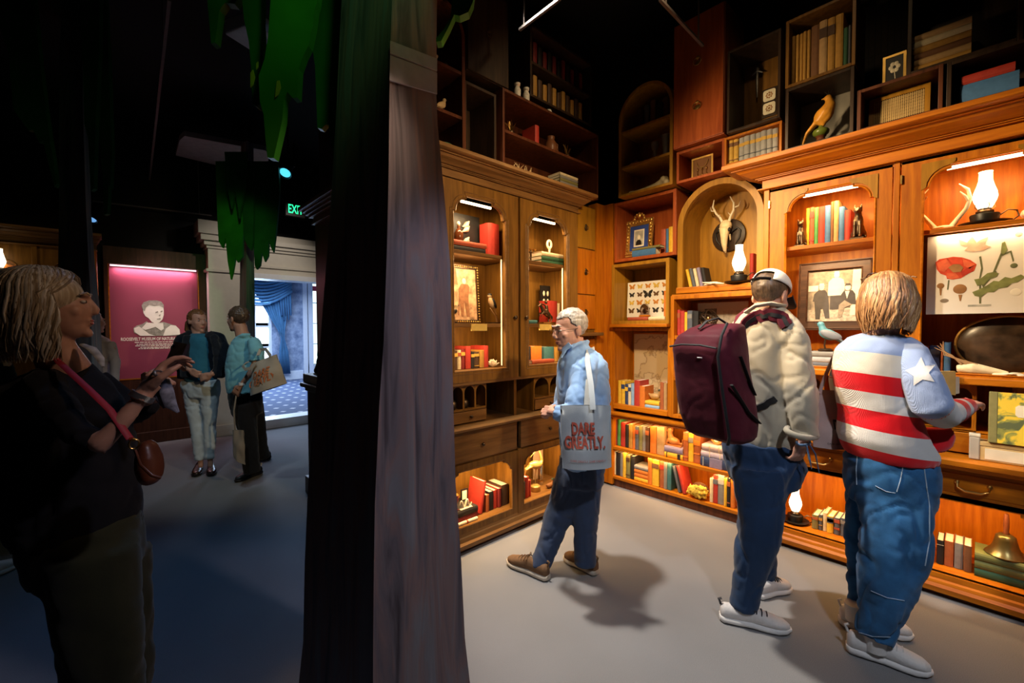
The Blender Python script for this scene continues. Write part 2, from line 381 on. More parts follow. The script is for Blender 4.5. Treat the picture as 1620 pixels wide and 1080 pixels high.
# blue swagged curtain
CUR = weave('blue_curtain', (0.075,0.20,0.36), 0.75, 120, 0.1)
cur = thing('curtain', 'swagged blue curtain hanging at the bright window beyond the doorway', 'curtain', (wx1,YF-0.12,0.12))
def drape(pts, amp, n, y):
    m = MB(); rows = []
    for xl, xr, z in pts:
        rows.append([(xl+(xr-xl)*k/n, y+amp*math.sin(k*2.1)+0.02*math.sin(k*0.7+z*3), z) for k in range(n+1)])
    vs = [[m.bm.verts.new(p) for p in r] for r in rows]
    for i in range(len(vs)-1):
        for k in range(n): m.bm.faces.new((vs[i][k],vs[i][k+1],vs[i+1][k+1],vs[i+1][k]))
    return m
pp = [(-0.55,0.42,2.85),(-0.48,0.40,2.6),(-0.30,0.38,2.3),(-0.1,0.33,1.9),(0.12,0.28,1.5),(0.2,0.27,1.25),(0.16,0.36,0.9),(0.15,0.40,0.3)]
o = drape([(a,b,z-0.12) for a,b,z in pp], 0.035, 26, 0.0).build('drape', CUR, cur, 180); o.modifiers.new('s','SOLIDIFY').thickness = 0.01
pv = MB()
for k in range(9): 
    pts = [(-1.0+1.45*t, -0.05-0.012*k, 2.95-0.12-0.06*k-0.30*math.sin(PI*t)*(0.4+0.09*k)+0.05*t) for t in [i/10 for i in range(11)]]
    pv.tube(pts, 0.035, 6)
pv.build('swag', CUR, cur, 180)
ph = MB()
for k in range(5): ph.tube([(0.16+0.06*k,-0.07,2.8-0.12),(0.18+0.06*k,-0.06,2.35),(0.22+0.055*k,-0.05,1.75-0.12*(k%2))],[0.03,0.035,0.02],6)
ph.build('tail', CUR, cur, 180)

# ---------------------------------------------------------------- magenta wall poster
PY = 7.45
tl = ony(172,417,PY); br_ = ony(316,592,PY); X0, X1, Z1, Z0 = tl.x, br_.x, tl.z, br_.z
po = thing('poster_panel', 'magenta lit poster with a boy\'s portrait in a dark wooden frame', 'poster', ((X0+X1)/2, PY, 0))
hw = (X1-X0)/2; zc = (Z0+Z1)/2
FRD = wood('panel_dark', (0.035,0.012,0.006), (0.07,0.025,0.012))
MB().prism([(-hw-0.05,0),(hw+0.09,0),(hw+0.09,Z1+0.22),(-hw-0.05,Z1+0.22)], -0.03, 0.09, [[(-hw,Z0),(hw,Z0),(hw,Z1),(-hw,Z1)]]).build('frame', FRD, po)
MB().box(-hw-0.05,hw+0.10,-0.06,-0.03,0.0,0.16,0.01).build('base_moulding', FRD, po)
MAG = plain('magenta_print', (0.26,0.042,0.078), 0.55, var=0.05, scale=3, bump=0.02)
MB().box(-hw,hw,0.05,0.07,Z0,Z1).build('print', MAG, po)
ed = MB()
for a in ((-hw-0.012,-hw,Z0,Z1),(hw,hw+0.012,Z0,Z1),(-hw,hw,Z0-0.012,Z0)): ed.box(a[0],a[1],-0.035,-0.028,a[2],a[3])
ed.build('edge_bead', CHx, po)
MB().box(-hw+0.01,hw-0.01,0.0,0.02,Z1-0.022,Z1-0.006).build('glow_strip', emit('pink_strip',(1.0,0.7,0.75),2.0), po)
area('poster_strip_light', ((X0+X1)/2,PY-0.0,Z1-0.03), ((X0+X1)/2,PY+0.03,Z0), (1.0,0.62,0.72), 6, 0.8, 0.02)
PINKW = plain('print_cream', (0.86,0.80,0.68), 0.6, var=0.05, bump=0)
PGREY = plain('print_grey', (0.30,0.27,0.22), 0.6, var=0.3, scale=30, bump=0)
def L2(px, py): q = ony(px,py,PY+0.05); return (q.x-(X0+X1)/2, q.z)
def flat(name, pts, mat, y, par, th=0.002): return MB().prism(pts, y, y+th).build(name, mat, par)
bust = [L2(*p) for p in ((212,526),(211,519),(216,515),(226,512),(232,508),(236,512),(244,513),(252,510),(258,509),(268,512),(278,515),(284,521),(285,529),(276,531),(222,531))]
flat('portrait_coat', bust, PGREY, 0.046, po)
flat('portrait_lapel', [L2(*p) for p in ((213,525),(212,519),(220,516),(236,528),(246,531),(222,531))], PINKW, 0.043, po)
flat('portrait_sleeve', [L2(*p) for p in ((258,531),(262,520),(270,514),(278,515),(284,521),(285,529))], PINKW, 0.043, po)
flat('portrait_face', [L2(*p) for p in ((226,488),(225,482),(228,478),(236,476),(246,476),(254,478),(258,483),(259,490),(259,498),(257,505),(252,510),(246,512),(240,509),(235,503),(230,500),(227,495))], PINKW, 0.044, po)
flat('portrait_hair', [L2(*p) for p in ((226,490),(224,483),(227,478),(236,475),(247,475),(255,477),(259,482),(259,487),(252,483),(244,484),(236,482),(231,486),(229,492))], PGREY, 0.042, po)
flat('portrait_bow', [L2(*p) for p in ((224,519),(232,510),(244,511),(258,511),(259,520),(255,523),(246,517),(230,522))], PINKW, 0.040, po)
ft = MB()
for a in (((246,493),(250,492),(250,494),(246,495)),((254,492),(257,491),(257,493),(254,494)),((248,504),(254,503),(254,505),(248,505)),((251,498),(254,497),(253,500)),((243,518),(246,518),(247,529),(241,529))): ft.prism([L2(*p) for p in a], 0.0405, 0.042)
ft.build('portrait_features', PGREY, po)
tx, tz = L2(249,536)
o = link(text_mesh('ROOSEVELT MUSEUM OF NATURAL HISTORY', 0.058, 0.62, bold=0.0012), 'lettering', PINKW, po, (tx,0.048,tz))
for i,(pa,pb,py_) in enumerate(((213,285,541.5),(216,284,544.5),(214,284,547),(222,280,549.5),(219,278,551.5))):
    a = L2(pa,py_); b2 = L2(pb,py_)
    d = MB(); x = a[0]; random.seed(i)
    while x < b2[0]:
        wd = random.uniform(0.012,0.05); d.box(x,min(x+wd,b2[0]),0.0465,0.048,a[1]-0.005,a[1]+0.005); x += wd+0.007
    d.build('paragraph_line', PINKW, po)

# ---------------------------------------------------------------- exit sign, ceiling fittings
q = ony(467.5,332,6.9)
ex = thing('exit_sign', 'green glowing exit sign hanging under the black ceiling', 'sign', (q.x,6.9,q.z))
MB().box(-0.14,0.14,0,0.05,-0.10,0.10,0.008).build('housing', BLACK, ex)
MB().box(-0.01,0.01,0.015,0.035,0.11,4.25-q.z).build('hanger', BLACK, ex)
link(text_mesh('EXIT', 0.18, 0.56, bold=0.0015), 'lettering', emit('exit_green',(0.02,0.9,0.32),2.2), ex, (0,-0.003,0))
METAL = plain('grey_metal', (0.13,0.11,0.105), 0.6, 0.2)
def rail(name, a, b, label, drop=0.0):
    a, b = Vector(a), Vector(b); o = thing(name, label, 'rail', a)
    m = MB(); d = b-a; n = d.normalized(); up = Vector((0,0,1)); sd = n.cross(up)*0.009
    m.rings([[a-a-sd-up*0.008, a-a+sd-up*0.008, a-a+sd+up*0.008, a-a-sd+up*0.008], [d-sd-up*0.008, d+sd-up*0.008, d+sd+up*0.008, d-sd+up*0.008]]).build('track', METAL, o)
    for t in (0.12, 0.88):
        p = d*t; MB().tube([p, p+Vector((0,0,4.25-a.z-p.z))], 0.006, 6).build('drop_rod', METAL, o)
    return o
RZ = 3.5
rail('ceiling_rail', onz(233,318,RZ), onz(268,0,RZ), 'long thin grey ceiling rail running over the dark left side')
rail('ceiling_rail', onz(822,47,RZ), onz(886,-2,RZ), 'short thin ceiling rail above the left bookcase boxes')
rail('ceiling_rail', onz(1112,72,RZ), onz(1044,-1,RZ), 'thin pale ceiling rail above the arched box and red cabinet')
rail('ceiling_rail', ony(146,318,7.3), ony(335,341,7.3), 'long dark ceiling rail high along the far wall')
cb = [onz(x,y,3.75) for x,y in ((278,246),(284,222),(292,215),(420,238),(425,247),(424,262),(396,276),(380,270))]
cx = sum((p for p in cb), Vector())/len(cb)
pr = thing('ceiling_duct', 'grey flat ceiling box with rounded ends hanging over the far visitors', 'duct', (cx.x,cx.y,3.75))
m = MB(); vs = [m.bm.verts.new((p.x-cx.x,p.y-cx.y,0)) for p in cb]; f_ = m.bm.faces.new(vs); e = bmesh.ops.extrude_face_region(m.bm, geom=[f_]); bmesh.ops.translate(m.bm, verts=[g for g in e['geom'] if isinstance(g,bmesh.types.BMVert)], vec=(0,0,0.06))
m.build('casing', plain('duct_grey',(0.42,0.36,0.36),0.6), pr)
MB().box(0.0,0.05,-0.02,0.02,-0.003,0.0).build('badge', WHITE, pr)
MB().tube([(0,0,0.06),(0,0,0.5)],0.02,8).build('hanger', METAL, pr)
def stagelight(px,py,z,label,lens=None,rx=50,rz=0):
    p = onz(px,py,z); o = thing('stage_light', label, 'spotlight', p, rz)
    b_ = MB().lathe([(0.05,0.12),(0.055,0.02),(0.06,-0.1),(0.075,-0.14),(0.072,-0.145),(0.045,-0.1)],14); b_.xf(Matrix.Rotation(R(rx),4,'X')); b_.build('can', BLACK, o, 40)
    y_ = MB(); y_.tube([(0.07,0,0),(0.07,0,0.12),(0,0,0.15),(-0.07,0,0.12),(-0.07,0,0)],0.008,6); y_.tube([(0,0,0.15),(0,0,4.25-z)],0.01,6); y_.build('yoke', BLACK, o, 60)
    l_ = MB().lathe([(0.0,-0.125),(0.058,-0.125)],14,cap=False); l_.xf(Matrix.Rotation(R(rx),4,'X')); l_.build('lens', lens or BLACK, o)
    return o
stagelight(456,264,3.4,'black stage light with a cyan lens below the grey ceiling box',emit('cyan_lens',(0.1,0.75,1.0),1.2),-40,R(-40))
stagelight(492,384,2.95,'small black spotlight pointing down in front of the door surround',None,-30,R(60))
stagelight(148,334,2.95,'small black spotlight with a blue lens beside the far tree',emit('blue_lens',(0.2,0.5,1.0),0.8),-30,R(-30))
wp = [onz(x,y,3.5) for x,y in ((386,88),(421,38),(424,48),(420,96))]
cp_ = sum((p for p in wp),Vector())/4
o = MB(); o.box(-0.16,0.16,-0.14,0.14,0,0.10,0.012); bx_ = thing('projector','white ceiling projector half hidden behind the green leaves','projector',(cp_.x,cp_.y,3.5),R(25)); o.build('case',WHITE,bx_)
MB().lathe([(0.035,-0.03),(0.04,0.0),(0.04,0.03)],14).xf(Matrix.Translation((0.05,-0.15,0.05))@Matrix.Rotation(R(90),4,'X')).build('lens',BLACK,bx_,40); MB().tube([(0,0,0.1),(0,0,0.75)],0.02,8).build('mount',METAL,bx_)
# ---------------------------------------------------------------- cabinets
def shoulder(x0,x1,z0,z1,r,e,n=6):
    """opening with shouldered round upper corners"""
    p = [(x0,z0),(x1,z0),(x1,z1-r-e),(x1-e,z1-r-e)]
    p += [(x1-e-r+r*math.cos(t),z1-e-r+r*math.sin(t)) for t in [PI/2*i/n for i in range(1,n+1)]]
    p += [(x1-e-r,z1),(x0+e+r,z1)]
    p += [(x0+e+r-r*math.sin(t),z1-e-r+r*math.cos(t)) for t in [PI/2*i/n for i in range(0,n+1)]]
    p += [(x0,z1-r-e)]
    return p
def arch(x0,x1,z0,zs,n=14):
    r = (x1-x0)/2; c = (x0+x1)/2
    return [(x0,z0),(x1,z0)]+[(c+r*math.cos(t),zs+r*math.sin(t)) for t in [PI*i/n for i in range(n+1)]]
def rect(x0,x1,z0,z1): return [(x0,z0),(x1,z0),(x1,z1),(x0,z1)]
def path_tube(m, pts, r, y, closed=False):
    p = [(x,y,z) for x,z in pts]; m.tube(p+([p[0]] if closed else []), r, 5); return m
def bail(par, x, y, z, w=0.10, mat=None):
    m = MB(); mat = mat or BRASS
    for sx in (-1,1):
        m.lathe([(0.011,0),(0.013,0.003),(0.006,0.008),(0.006,0.018)],8).xf(Matrix()) if False else None
        m.ball((x+sx*w/2,y-0.006,z),(0.011,0.008,0.011),8)
    m.tube([(x-w/2,y-0.012,z),(x-w*0.48,y-0.02,z-0.022),(x-w*0.25,y-0.024,z-0.038),(x,y-0.026,z-0.036),(x+w*0.25,y-0.024,z-0.038),(x+w*0.48,y-0.02,z-0.022),(x+w/2,y-0.012,z)],[0.004,0.005,0.0065,0.008,0.0065,0.005,0.004],6)
    return m.build('handle', mat, par, 60)
def ringpull(par, x, y, z, mat=None, r=0.022):
    m = MB(); m.ball((x,y-0.004,z+r*0.8),(0.013,0.007,0.013),8)
    m.tube([(x+r*math.sin(t),y-0.012,z-r*0.2-r*math.cos(t)*0.9) for t in [2*PI*i/12 for i in range(13)]],0.003,5); m.ball((x,y-0.003,z-0.012),(0.020,0.003,0.020),8)
    return m.build('handle', mat or BRASS, par, 60)
def knob(par, x, y, z, r=0.014, mat=None):
    return MB().lathe([(0.005,0),(0.005,0.010),(r,0.016),(r,0.022),(r*0.6,0.028)],12).xf(Matrix.Translation((x,y,z))@Matrix.Rotation(R(90),4,'X')).build('knob', mat or BRONZE, par, 50)
def cornice(par, x0, x1, z0, z1, d, mat, back=0.35, gl=0.0, gr=0.0, name='cornice', proj=0.21, ret=0.08):
    """stepped crown moulding with returns; d is the face it sits on"""
    h = z1-z0
    m = MB(); pf = ((0.16,0.0),(0.17,0.02),(0.17,0.06),(0.10,0.085),(0.05,0.10),(0.05,0.40),(0.16,0.405),(0.16,0.44),(0.22,0.445),(0.22,0.48),(0.30,0.49),(0.36,0.53),(0.46,0.59),(0.60,0.66),(0.66,0.72),(0.68,0.745),(0.78,0.75),(0.78,0.79),(0.90,0.795),(0.96,0.82),(1.0,0.85),(1.0,1.0))
    m.box(x0, x1, d+ret, d+back, z0, z1)
    m.rings([[(x0-g*proj*gl,d+ret,z0+h*f),(x0-g*proj*gl,d-g*proj,z0+h*f),(x1+g*proj*gr,d-g*proj,z0+h*f),(x1+g*proj*gr,d+ret,z0+h*f)] for g,f in pf])
    return m.build(name, mat, par)
def openbox(wall, s0, s1, z0, z1, d, depth, mat, label, shelves=(), arched=0, t=0.022, back=None, name='shelf_box', top=True):
    P, W, rz = WALLS[wall]; w_ = s1-s0; h = z1-z0
    o = wthing(wall, name, label, 'shelf box', (s0+s1)/2, d, z0); x0, x1 = -w_/2, w_/2
    if arched:
        r = w_/2; zs = h-r
        MB().prism(arch(x0,x1,0,zs,20), 0, 0.03, [arch(x0+t*1.3,x1-t*1.3,t,zs,20)]).build('front_rim', mat, o, 35)
        MB().prism(arch(x0,x1,0,zs,20), 0.03, depth-0.012, [arch(x0+t,x1-t,t,zs,20)]).build('arched_case', mat, o, 35)
        MB().prism(arch(x0,x1,0,zs,20), depth-0.012, depth).build('back_panel', back or mat, o)
    else:
        MB().box(x0,x0+t,0,depth,0,h,0.002).build('side_panel', mat, o); MB().box(x1-t,x1,0,depth,0,h,0.002).build('side_panel', mat, o)
        MB().box(x0+t,x1-t,0,depth,0,t,0.002).build('bottom_panel', mat, o)
        if top: MB().box(x0+t,x1-t,0,depth,h-t,h,0.002).build('top_panel', mat, o)
        MB().box(x0+t,x1-t,depth-0.012,depth,t,h-t).build('back_panel', back or mat, o)
    for z in shelves: MB().box(x0+t,x1-t,0.008,depth-0.012,z-z0-t,z-z0).build('shelf', mat, o)
    return o
# ---- right tall cabinet (two bays) ------------------------------------------------
G0, G1 = -1.03, 0.40
g = wthing('R','tall_cabinet','tall orange cherry-wood cabinet with cornice and two lit bays on the right wall','cabinet',0,0,0)
DEP = 0.38
for a,c,dd in ((G0,G0+0.03,0.0),(G1-0.03,G1,0.0)): MB().box(a,c,dd,DEP,0.03,2.45).build('side_panel', CH, g)
MB().box(-0.35,-0.322,0.02,DEP,0.03,2.45).build('partition', CH, g)
MB().box(G0+0.03,G1-0.03,DEP-0.015,DEP,0.03,2.45).build('back_panel', CH, g)
MB().box(G0,G1,0,DEP,2.43,2.46).build('top_panel', CHx, g)
cornice(g, G0, G1, 2.45, 2.62, 0.0, CHx, 0.38, 1, 1)
for k,(a,c,o0,o1) in enumerate(((-0.996,-0.356,-0.898,-0.43),(-0.316,0.32,-0.223,0.245))):
    fr = MB().prism(rect(a,c,1.23,2.445), 0.0, 0.025, [shoulder(o0,o1,1.245,2.385,0.085,0.022)]).build('door_frame', CH, g)
    md = MB(); path_tube(md, shoulder(o0,o1,1.245,2.385,0.085,0.022), 0.006, 0.0, True); md.build('opening_bead', CHx, fr)
    for sx in (0,1):     # corner spandrels with a carved outline
        q = MB(); cx = o0-0.01 if sx == 0 else o1+0.01; sg = 1 if sx == 0 else -1
        pts = [(cx,2.265),(cx,2.41),(cx+sg*0.135,2.41),(cx+sg*0.135,2.395)]+[(cx+sg*(0.12-0.10*math.sin(t)),2.275+0.105*math.cos(t)) for t in [PI/2*i/6 for i in range(7)]]
        q.prism(pts if sx == 0 else pts[::-1], -0.006, 0.0); q.build('spandrel', OLV, fr)
    MB().box(o0-0.08,o1+0.09,0.03,DEP-0.015,2.02,2.045,0.002).build('shelf', CHx, g)
    MB().box(o0+0.09,o1-0.09,0.03,0.045,2.362,2.378).build('glow_strip', LED, g)
    area('bay_strip_light', WR((o0+o1)/2,0.06,2.36), WR((o0+o1)/2,0.2,1.9), AMBER, 5.0, 0.34, 0.02)
    area('under_shelf_light', WR((o0+o1)/2,0.05,2.01), WR((o0+o1)/2,0.22,1.4), WARM, (4.5,1.0)[k], 0.34, 0.02)
for sx in (-0.996,): MB().box(G0,sx,-0.012,0.03,0.13,2.45,0.003).build('corner_post', CH, g)
MB().box(0.32,G1,-0.012,0.03,0.13,2.45,0.003).build('corner_post', CH, g)
MB().box(-0.350,-0.322,-0.008,0.02,0.13,2.45,0.003).build('centre_post', CH, g)
# brass hinges
for z in (2.32,1.40):
    MB().box(-1.000,-0.992,-0.014,0.0,z,z+0.05).build('hinge', BRASS, g); MB().box(-0.320,-0.312,-0.014,0.0,z,z+0.05).build('hinge', BRASS, g)
MB().box(G0,G1,-0.03,DEP-0.015,1.19,1.23,0.006).build('ledge', CHx, g)
# writing recess with pigeonholes between ledge and desk top
dk = MB(); prof = [(0.0,0.80),(-0.10,0.80),(-0.115,0.79),(-0.115,0.765),(-0.09,0.755),(-0.07,0.735),(0.0,0.735)]
dk.profile_x(prof, G0-0.02, G1+0.02); dk.box(G0,G1,0,DEP-0.015,0.765,0.80); dk.build('desk_top', CHx, g)
for x0 in (-0.316,-0.996):
    for i,(a,c) in enumerate(((0.0,0.10),(0.105,0.20),(0.205,0.31),(0.315,0.45),(0.455,0.63))):
        if i in (0,3): continue
        MB().prism(rect(x0+a,x0+c,0.93,1.19),0.05,0.06,[arch(x0+a+0.008,x0+c-0.008,0.94,1.12 if c-a<0.12 else 1.08,8)]).build('pigeonhole_front', CH, g)
    for a in (0.0,0.105,0.205,0.315,0.455,0.63): MB().box(x0+a-0.004,x0+a+0.004,0.05,DEP-0.015,0.80,1.19).build('divider', CH, g)
    MB().box(x0,x0+0.63,0.05,DEP-0.015,0.925,0.935).build('pigeonhole_shelf', CHx, g)
    for a,c in ((0.0,0.20),(0.205,0.45),(0.46,0.63)):
        dw = MB().box(x0+a+0.01,x0+c-0.01,0.042,0.06,0.81,0.92,0.003).build('small_drawer', CHx, g)
    dw2 = MB().box(x0+0.012,x0+0.625,-0.02,0.03,0.58,0.725,0.004).build('drawer', CHx, g)
    pn = MB().box(x0+0.035,x0+0.60,-0.026,-0.018,0.60,0.705,0.003).build('drawer_panel', CHx, dw2)
    bail(dw2, x0+0.315, -0.026, 0.662, 0.12); 
    fr = MB().prism(rect(x0,x0+0.64,0.13,0.575),0.0,0.025,[shoulder(x0+0.075,x0+0.56,0.14,0.545,0.06,0.018)]).build('lower_frame', CH, g)
    area('low_bay_light', WR(x0+0.315,0.05,0.53), WR(x0+0.315,0.2,0.1), AMBER, 3.0, 0.4, 0.02)
MB().box(G0+0.03,G1-0.03,0.0,DEP-0.015,0.11,0.138).build('bottom_shelf', CHx, g)
MB().box(G0+0.03,G1-0.03,0.0,DEP-0.015,0.55,0.578).build('drawer_floor', CHx, g)
bm_ = MB(); bm_.profile_x([(0.03,0.03),(-0.035,0.03),(-0.04,0.06),(-0.028,0.075),(-0.022,0.09),(-0.012,0.098),(-0.006,0.125),(0.03,0.13)], G0-0.02, G1+0.02); bm_.build('base_moulding', CHx, g)
MB().box(G0,G1,0.0,DEP,0.0,0.03).build('plinth', MAH, g)

# ---- stacked shelf units between the corner and the tall cabinet --------------------
A = openbox('R',-2.31,-1.712,2.105,2.65,0.08,0.33,RED,'red-brown open box holding a gilt portrait frame beside the corner panel',t=0.028)
Bx = openbox('R',-2.325,-1.76,1.535,2.085,0.06,0.34,OLV,'olive-brown open box holding the white board of pinned butterflies',t=0.03)
MB().box(-0.285,0.28,-0.03,0.06,-0.03,0.0,0.006).build('ledge', CHx, Bx)
Cx = openbox('R',-2.345,-1.76,0.745,1.50,0.10,0.33,CH,'orange wooden niche holding an old map and a row of yellow books',t=0.028)
MB().box(-0.27,0.27,-0.012,0.04,0.0,0.045,0.004).build('front_lip', CHx, Cx)
Dx = wthing('R','low_bookshelf','low orange two-tier bookshelf full of books under the map niche','bookshelf',-1.71,0.10,0)
b = MB(); b.box(-0.68,-0.652,0,0.30,0.02,0.66); b.build('side_panel', CH, Dx); MB().box(0.645,0.675,0,0.27,0.02,0.66).build('side_panel', CH, Dx)
MB().box(-0.652,0.645,0.26,0.27,0.07,0.66).build('back_panel', CH, Dx)
MB().box(-0.652,0.645,0,0.26,0.352,0.38,0.003).build('shelf', CHx, Dx); MB().box(-0.652,0.645,0,0.26,0.072,0.10,0.003).build('bottom_shelf', CHx, Dx)
MB().box(-0.66,0.66,0.02,0.26,0.0,0.072).build('plinth', MAH, Dx)
MB().profile_x([(0.27,0.66),(-0.02,0.66),(-0.035,0.672),(-0.035,0.68),(-0.06,0.69),(-0.065,0.70),(-0.065,0.715),(0.27,0.715)],-0.68,0.675).build('top_moulding', CHx, Dx)
area('low_shelf_light', WR(-1.75,0.12,0.652), WR(-1.75,0.22,0.3), AMBER, 4.0, 1.0, 0.02)
area('low_shelf_light_lower', WR(-1.75,0.12,0.345), WR(-1.75,0.22,0.0), AMBER, 3.4, 1.0, 0.02)
Ex = openbox('R',-1.708,-1.062,1.78,2.65,0.10,0.36,OLV,'round-arched olive-gold niche holding the deer skull plaque and a lamp',arched=1,t=0.035)
MB().box(-0.325,0.325,-0.02,0.30,0.0,0.05,0.005).build('sill', CHx, Ex)
Fx = openbox('R',-1.755,-1.035,0.745,1.765,0.08,0.34,CH,'orange three-tier shelf unit behind the backpack under the arched niche',shelves=(1.435,1.09),t=0.03)
MB().box(-0.35,0.35,0.0,0.3,1.02,1.03).build('top_board', CHx, Fx)
spot('niche_spot', (1.5,1.1,2.95), (3.7,1.38,2.05), WARM, 60, 20, 0.5)
spot('portrait_spot', (1.6,1.5,2.9), (3.7,2.02,1.9), WARM, 60, 24, 0.6)
# corner panels and dark backing
cpn = MB(); cpn.box(3.335,3.47,2.43,2.6,0.02,2.66); struct(cpn.build('trim_5', CH))
cpn = MB(); cpn.box(3.45,3.6,2.33,2.43,0.02,2.66); struct(cpn.build('trim_6', CH))
GRY = plain('slate_paint', (0.06,0.07,0.075), 0.7)
bk = openbox('R',-1.70,-1.04,2.10,2.69,0.47,0.05,GRY,'slate grey backing board behind the round arch top',t=0.01,name='backing_board'); bk['category'] = 'board'

# ---- upper boxes on the right wall ------------------------------------------------
openbox('R',-2.2,-1.695,2.658,3.56,-0.02,0.33,OLV,'tall arched box with vases and a long bone above the gilt portrait',shelves=(2.922,3.226),arched=1,t=0.02)
u2 = wthing('R','wall_cabinet','tall red-brown cupboard front with two ring pulls high on the right wall','cabinet',-1.485,-0.05,2.92)
MB().box(-0.195,0.195,0.012,0.38,0,0.95,0.003).build('case', RED, u2)
dd = MB().box(-0.19,0.19,0,0.012,0.005,0.945,0.003).build('door_panel', RED, u2)
ringpull(dd,0,0,0.27,None,0.03); ringpull(dd,0,0,0.60,None,0.03)
openbox('R',-1.672,-1.30,2.655,2.905,0.0,0.3,RED,'small red-brown open box holding a gold framed earring display',t=0.02)
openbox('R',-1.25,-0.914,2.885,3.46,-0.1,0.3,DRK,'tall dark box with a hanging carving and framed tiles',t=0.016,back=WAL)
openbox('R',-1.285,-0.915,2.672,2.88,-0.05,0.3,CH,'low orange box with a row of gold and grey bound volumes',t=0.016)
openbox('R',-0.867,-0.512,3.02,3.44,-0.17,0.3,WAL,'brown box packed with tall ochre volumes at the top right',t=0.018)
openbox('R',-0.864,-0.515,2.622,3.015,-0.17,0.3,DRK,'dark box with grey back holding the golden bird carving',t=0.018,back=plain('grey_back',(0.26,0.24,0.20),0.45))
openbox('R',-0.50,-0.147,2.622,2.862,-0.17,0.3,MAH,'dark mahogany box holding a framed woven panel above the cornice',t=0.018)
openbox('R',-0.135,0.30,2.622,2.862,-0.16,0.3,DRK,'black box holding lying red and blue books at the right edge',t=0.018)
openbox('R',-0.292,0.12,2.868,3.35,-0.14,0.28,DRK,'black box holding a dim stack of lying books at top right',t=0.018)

# ---- left bookcase ----------------------------------------------------------------
l = wthing('L','tall_bookcase','tall brown walnut bookcase with cornice and glazed arched doors on the left wall','bookcase',0,0,0)
S0, S1 = 1.44, 2.935
b = MB(); b.box(S0,S0+0.03,0,0.38,0.02,2.49); b.build('side_panel', WAL, l); MB().box(S1-0.03,S1,0,0.38,0.02,2.49).build('side_panel', WAL, l)
MB().box(2.214,2.24,0.03,0.38,0.02,2.49).build('partition', WAL, l)
MB().box(S0+0.03,S1-0.03,0.365,0.38,0.02,2.49).build('back_panel', WAL, l)
MB().box(S0,S1,0,0.38,2.47,2.50).build('top_panel', WALx, l)
MB().box(S0,1.513,-0.004,0.03,0.12,2.49,0.003).build('stile', WAL, l); MB().box(2.897,S1,-0.004,0.03,0.12,2.49,0.003).build('stile', WAL, l)
cornice(l, S0, S1, 2.47, 2.605, 0.0, WALx, 0.38, 0.6, 0.35, proj=0.17)
PANEG = glass('cabinet_glass')
for a,c,o0,o1,kx in ((1.515,2.216,1.633,2.095,2.174),(2.238,2.897,2.32,2.775,2.287)):
    fr = MB().prism(rect(a,c,1.14,2.465),-0.02,0.012,[shoulder(o0,o1,1.215,2.38,0.09,0.02)]).build('door', WAL, l)
    md = MB(); path_tube(md, shoulder(o0,o1,1.215,2.38,0.09,0.02), 0.007, -0.018, True); path_tube(md, shoulder(o0-0.022,o1+0.022,1.193,2.402,0.10,0.02), 0.004, -0.02, True); md.build('door_bead', WALx, fr)
    knob(fr, kx, -0.02, 1.58)
    for z,nm in ((2.028,'shelf'),(1.535,'shelf')):
        MB().box(o0-0.1,o1+0.1,0.03,0.365,z-0.024,z,0.002).build(nm, WALx, l)
    MB().box(o0+0.10,o1-0.10,0.022,0.034,2.345,2.36).build('glow_strip', LED, l)
    for sx in (o0+0.003,o1-0.012): MB().box(sx+0.003,sx+0.007,0.02,0.03,1.23,2.0).build('glow_strip', emit('side_glow',(1.0,0.70,0.36),1.3), l)  # vertical glowing slivers stand in for light on the inner side panels
    for zt in (2.34,2.0,1.51): area('bookcase_strip_light', WL((o0+o1)/2,0.05,zt), WL((o0+o1)/2,0.2,zt-0.4), (1.0,0.66,0.33), 4.2, 0.36, 0.02)
MB().box(S0+0.03,S1-0.03,0.02,0.365,1.19,1.214).build('bottom_shelf', WALx, l)
MB().box(S0,S1,-0.012,0.03,1.118,1.142,0.003).build('rail', WALx, l)
ct = MB(); ct.profile_x([(0.365,0.815),(-0.05,0.815),(-0.062,0.822),(-0.065,0.835),(-0.055,0.846),(0.365,0.85)], S0-0.015, S1+0.01); ct.build('desk_top', WALx, l)
# pigeonholes left and right of the open recess
for x0,n in ((1.645,3),(2.43,2)):
    wdt = 0.30 if n == 3 else 0.36; st = wdt/n
    for i in range(n):
        MB().prism(rect(x0+st*i,x0+st*(i+1),0.945,1.118),0.03,0.042,[arch(x0+st*i+0.007,x0+st*(i+1)-0.007,0.952,1.105-st/2+0.007,8)]).build('pigeonhole_front', WAL, l)
    for i in range(n+1): MB().box(x0+st*i-0.004,x0+st*i+0.004,0.035,0.365,0.85,1.118).build('divider', WAL, l)
    MB().box(x0,x0+wdt,0.035,0.365,0.937,0.945).build('pigeonhole_floor', WALx, l)
    dw = MB().box(x0+0.006,x0+wdt-0.006,0.022,0.04,0.857,0.933,0.003).build('small_drawer', WALx, l); knob(dw, x0+wdt/2, 0.022, 0.895, 0.011)
for a,c,kx in ((1.53,2.205,1.87),(2.245,2.885,2.56)):
    dw = MB().box(a,c,-0.012,0.02,0.60,0.805,0.004).build('drawer', WALx, l); knob(dw, kx, -0.012, 0.70, 0.014)
MB().box(S0+0.03,S1-0.03,0.0,0.365,0.578,0.598).build('drawer_floor', WALx, l)
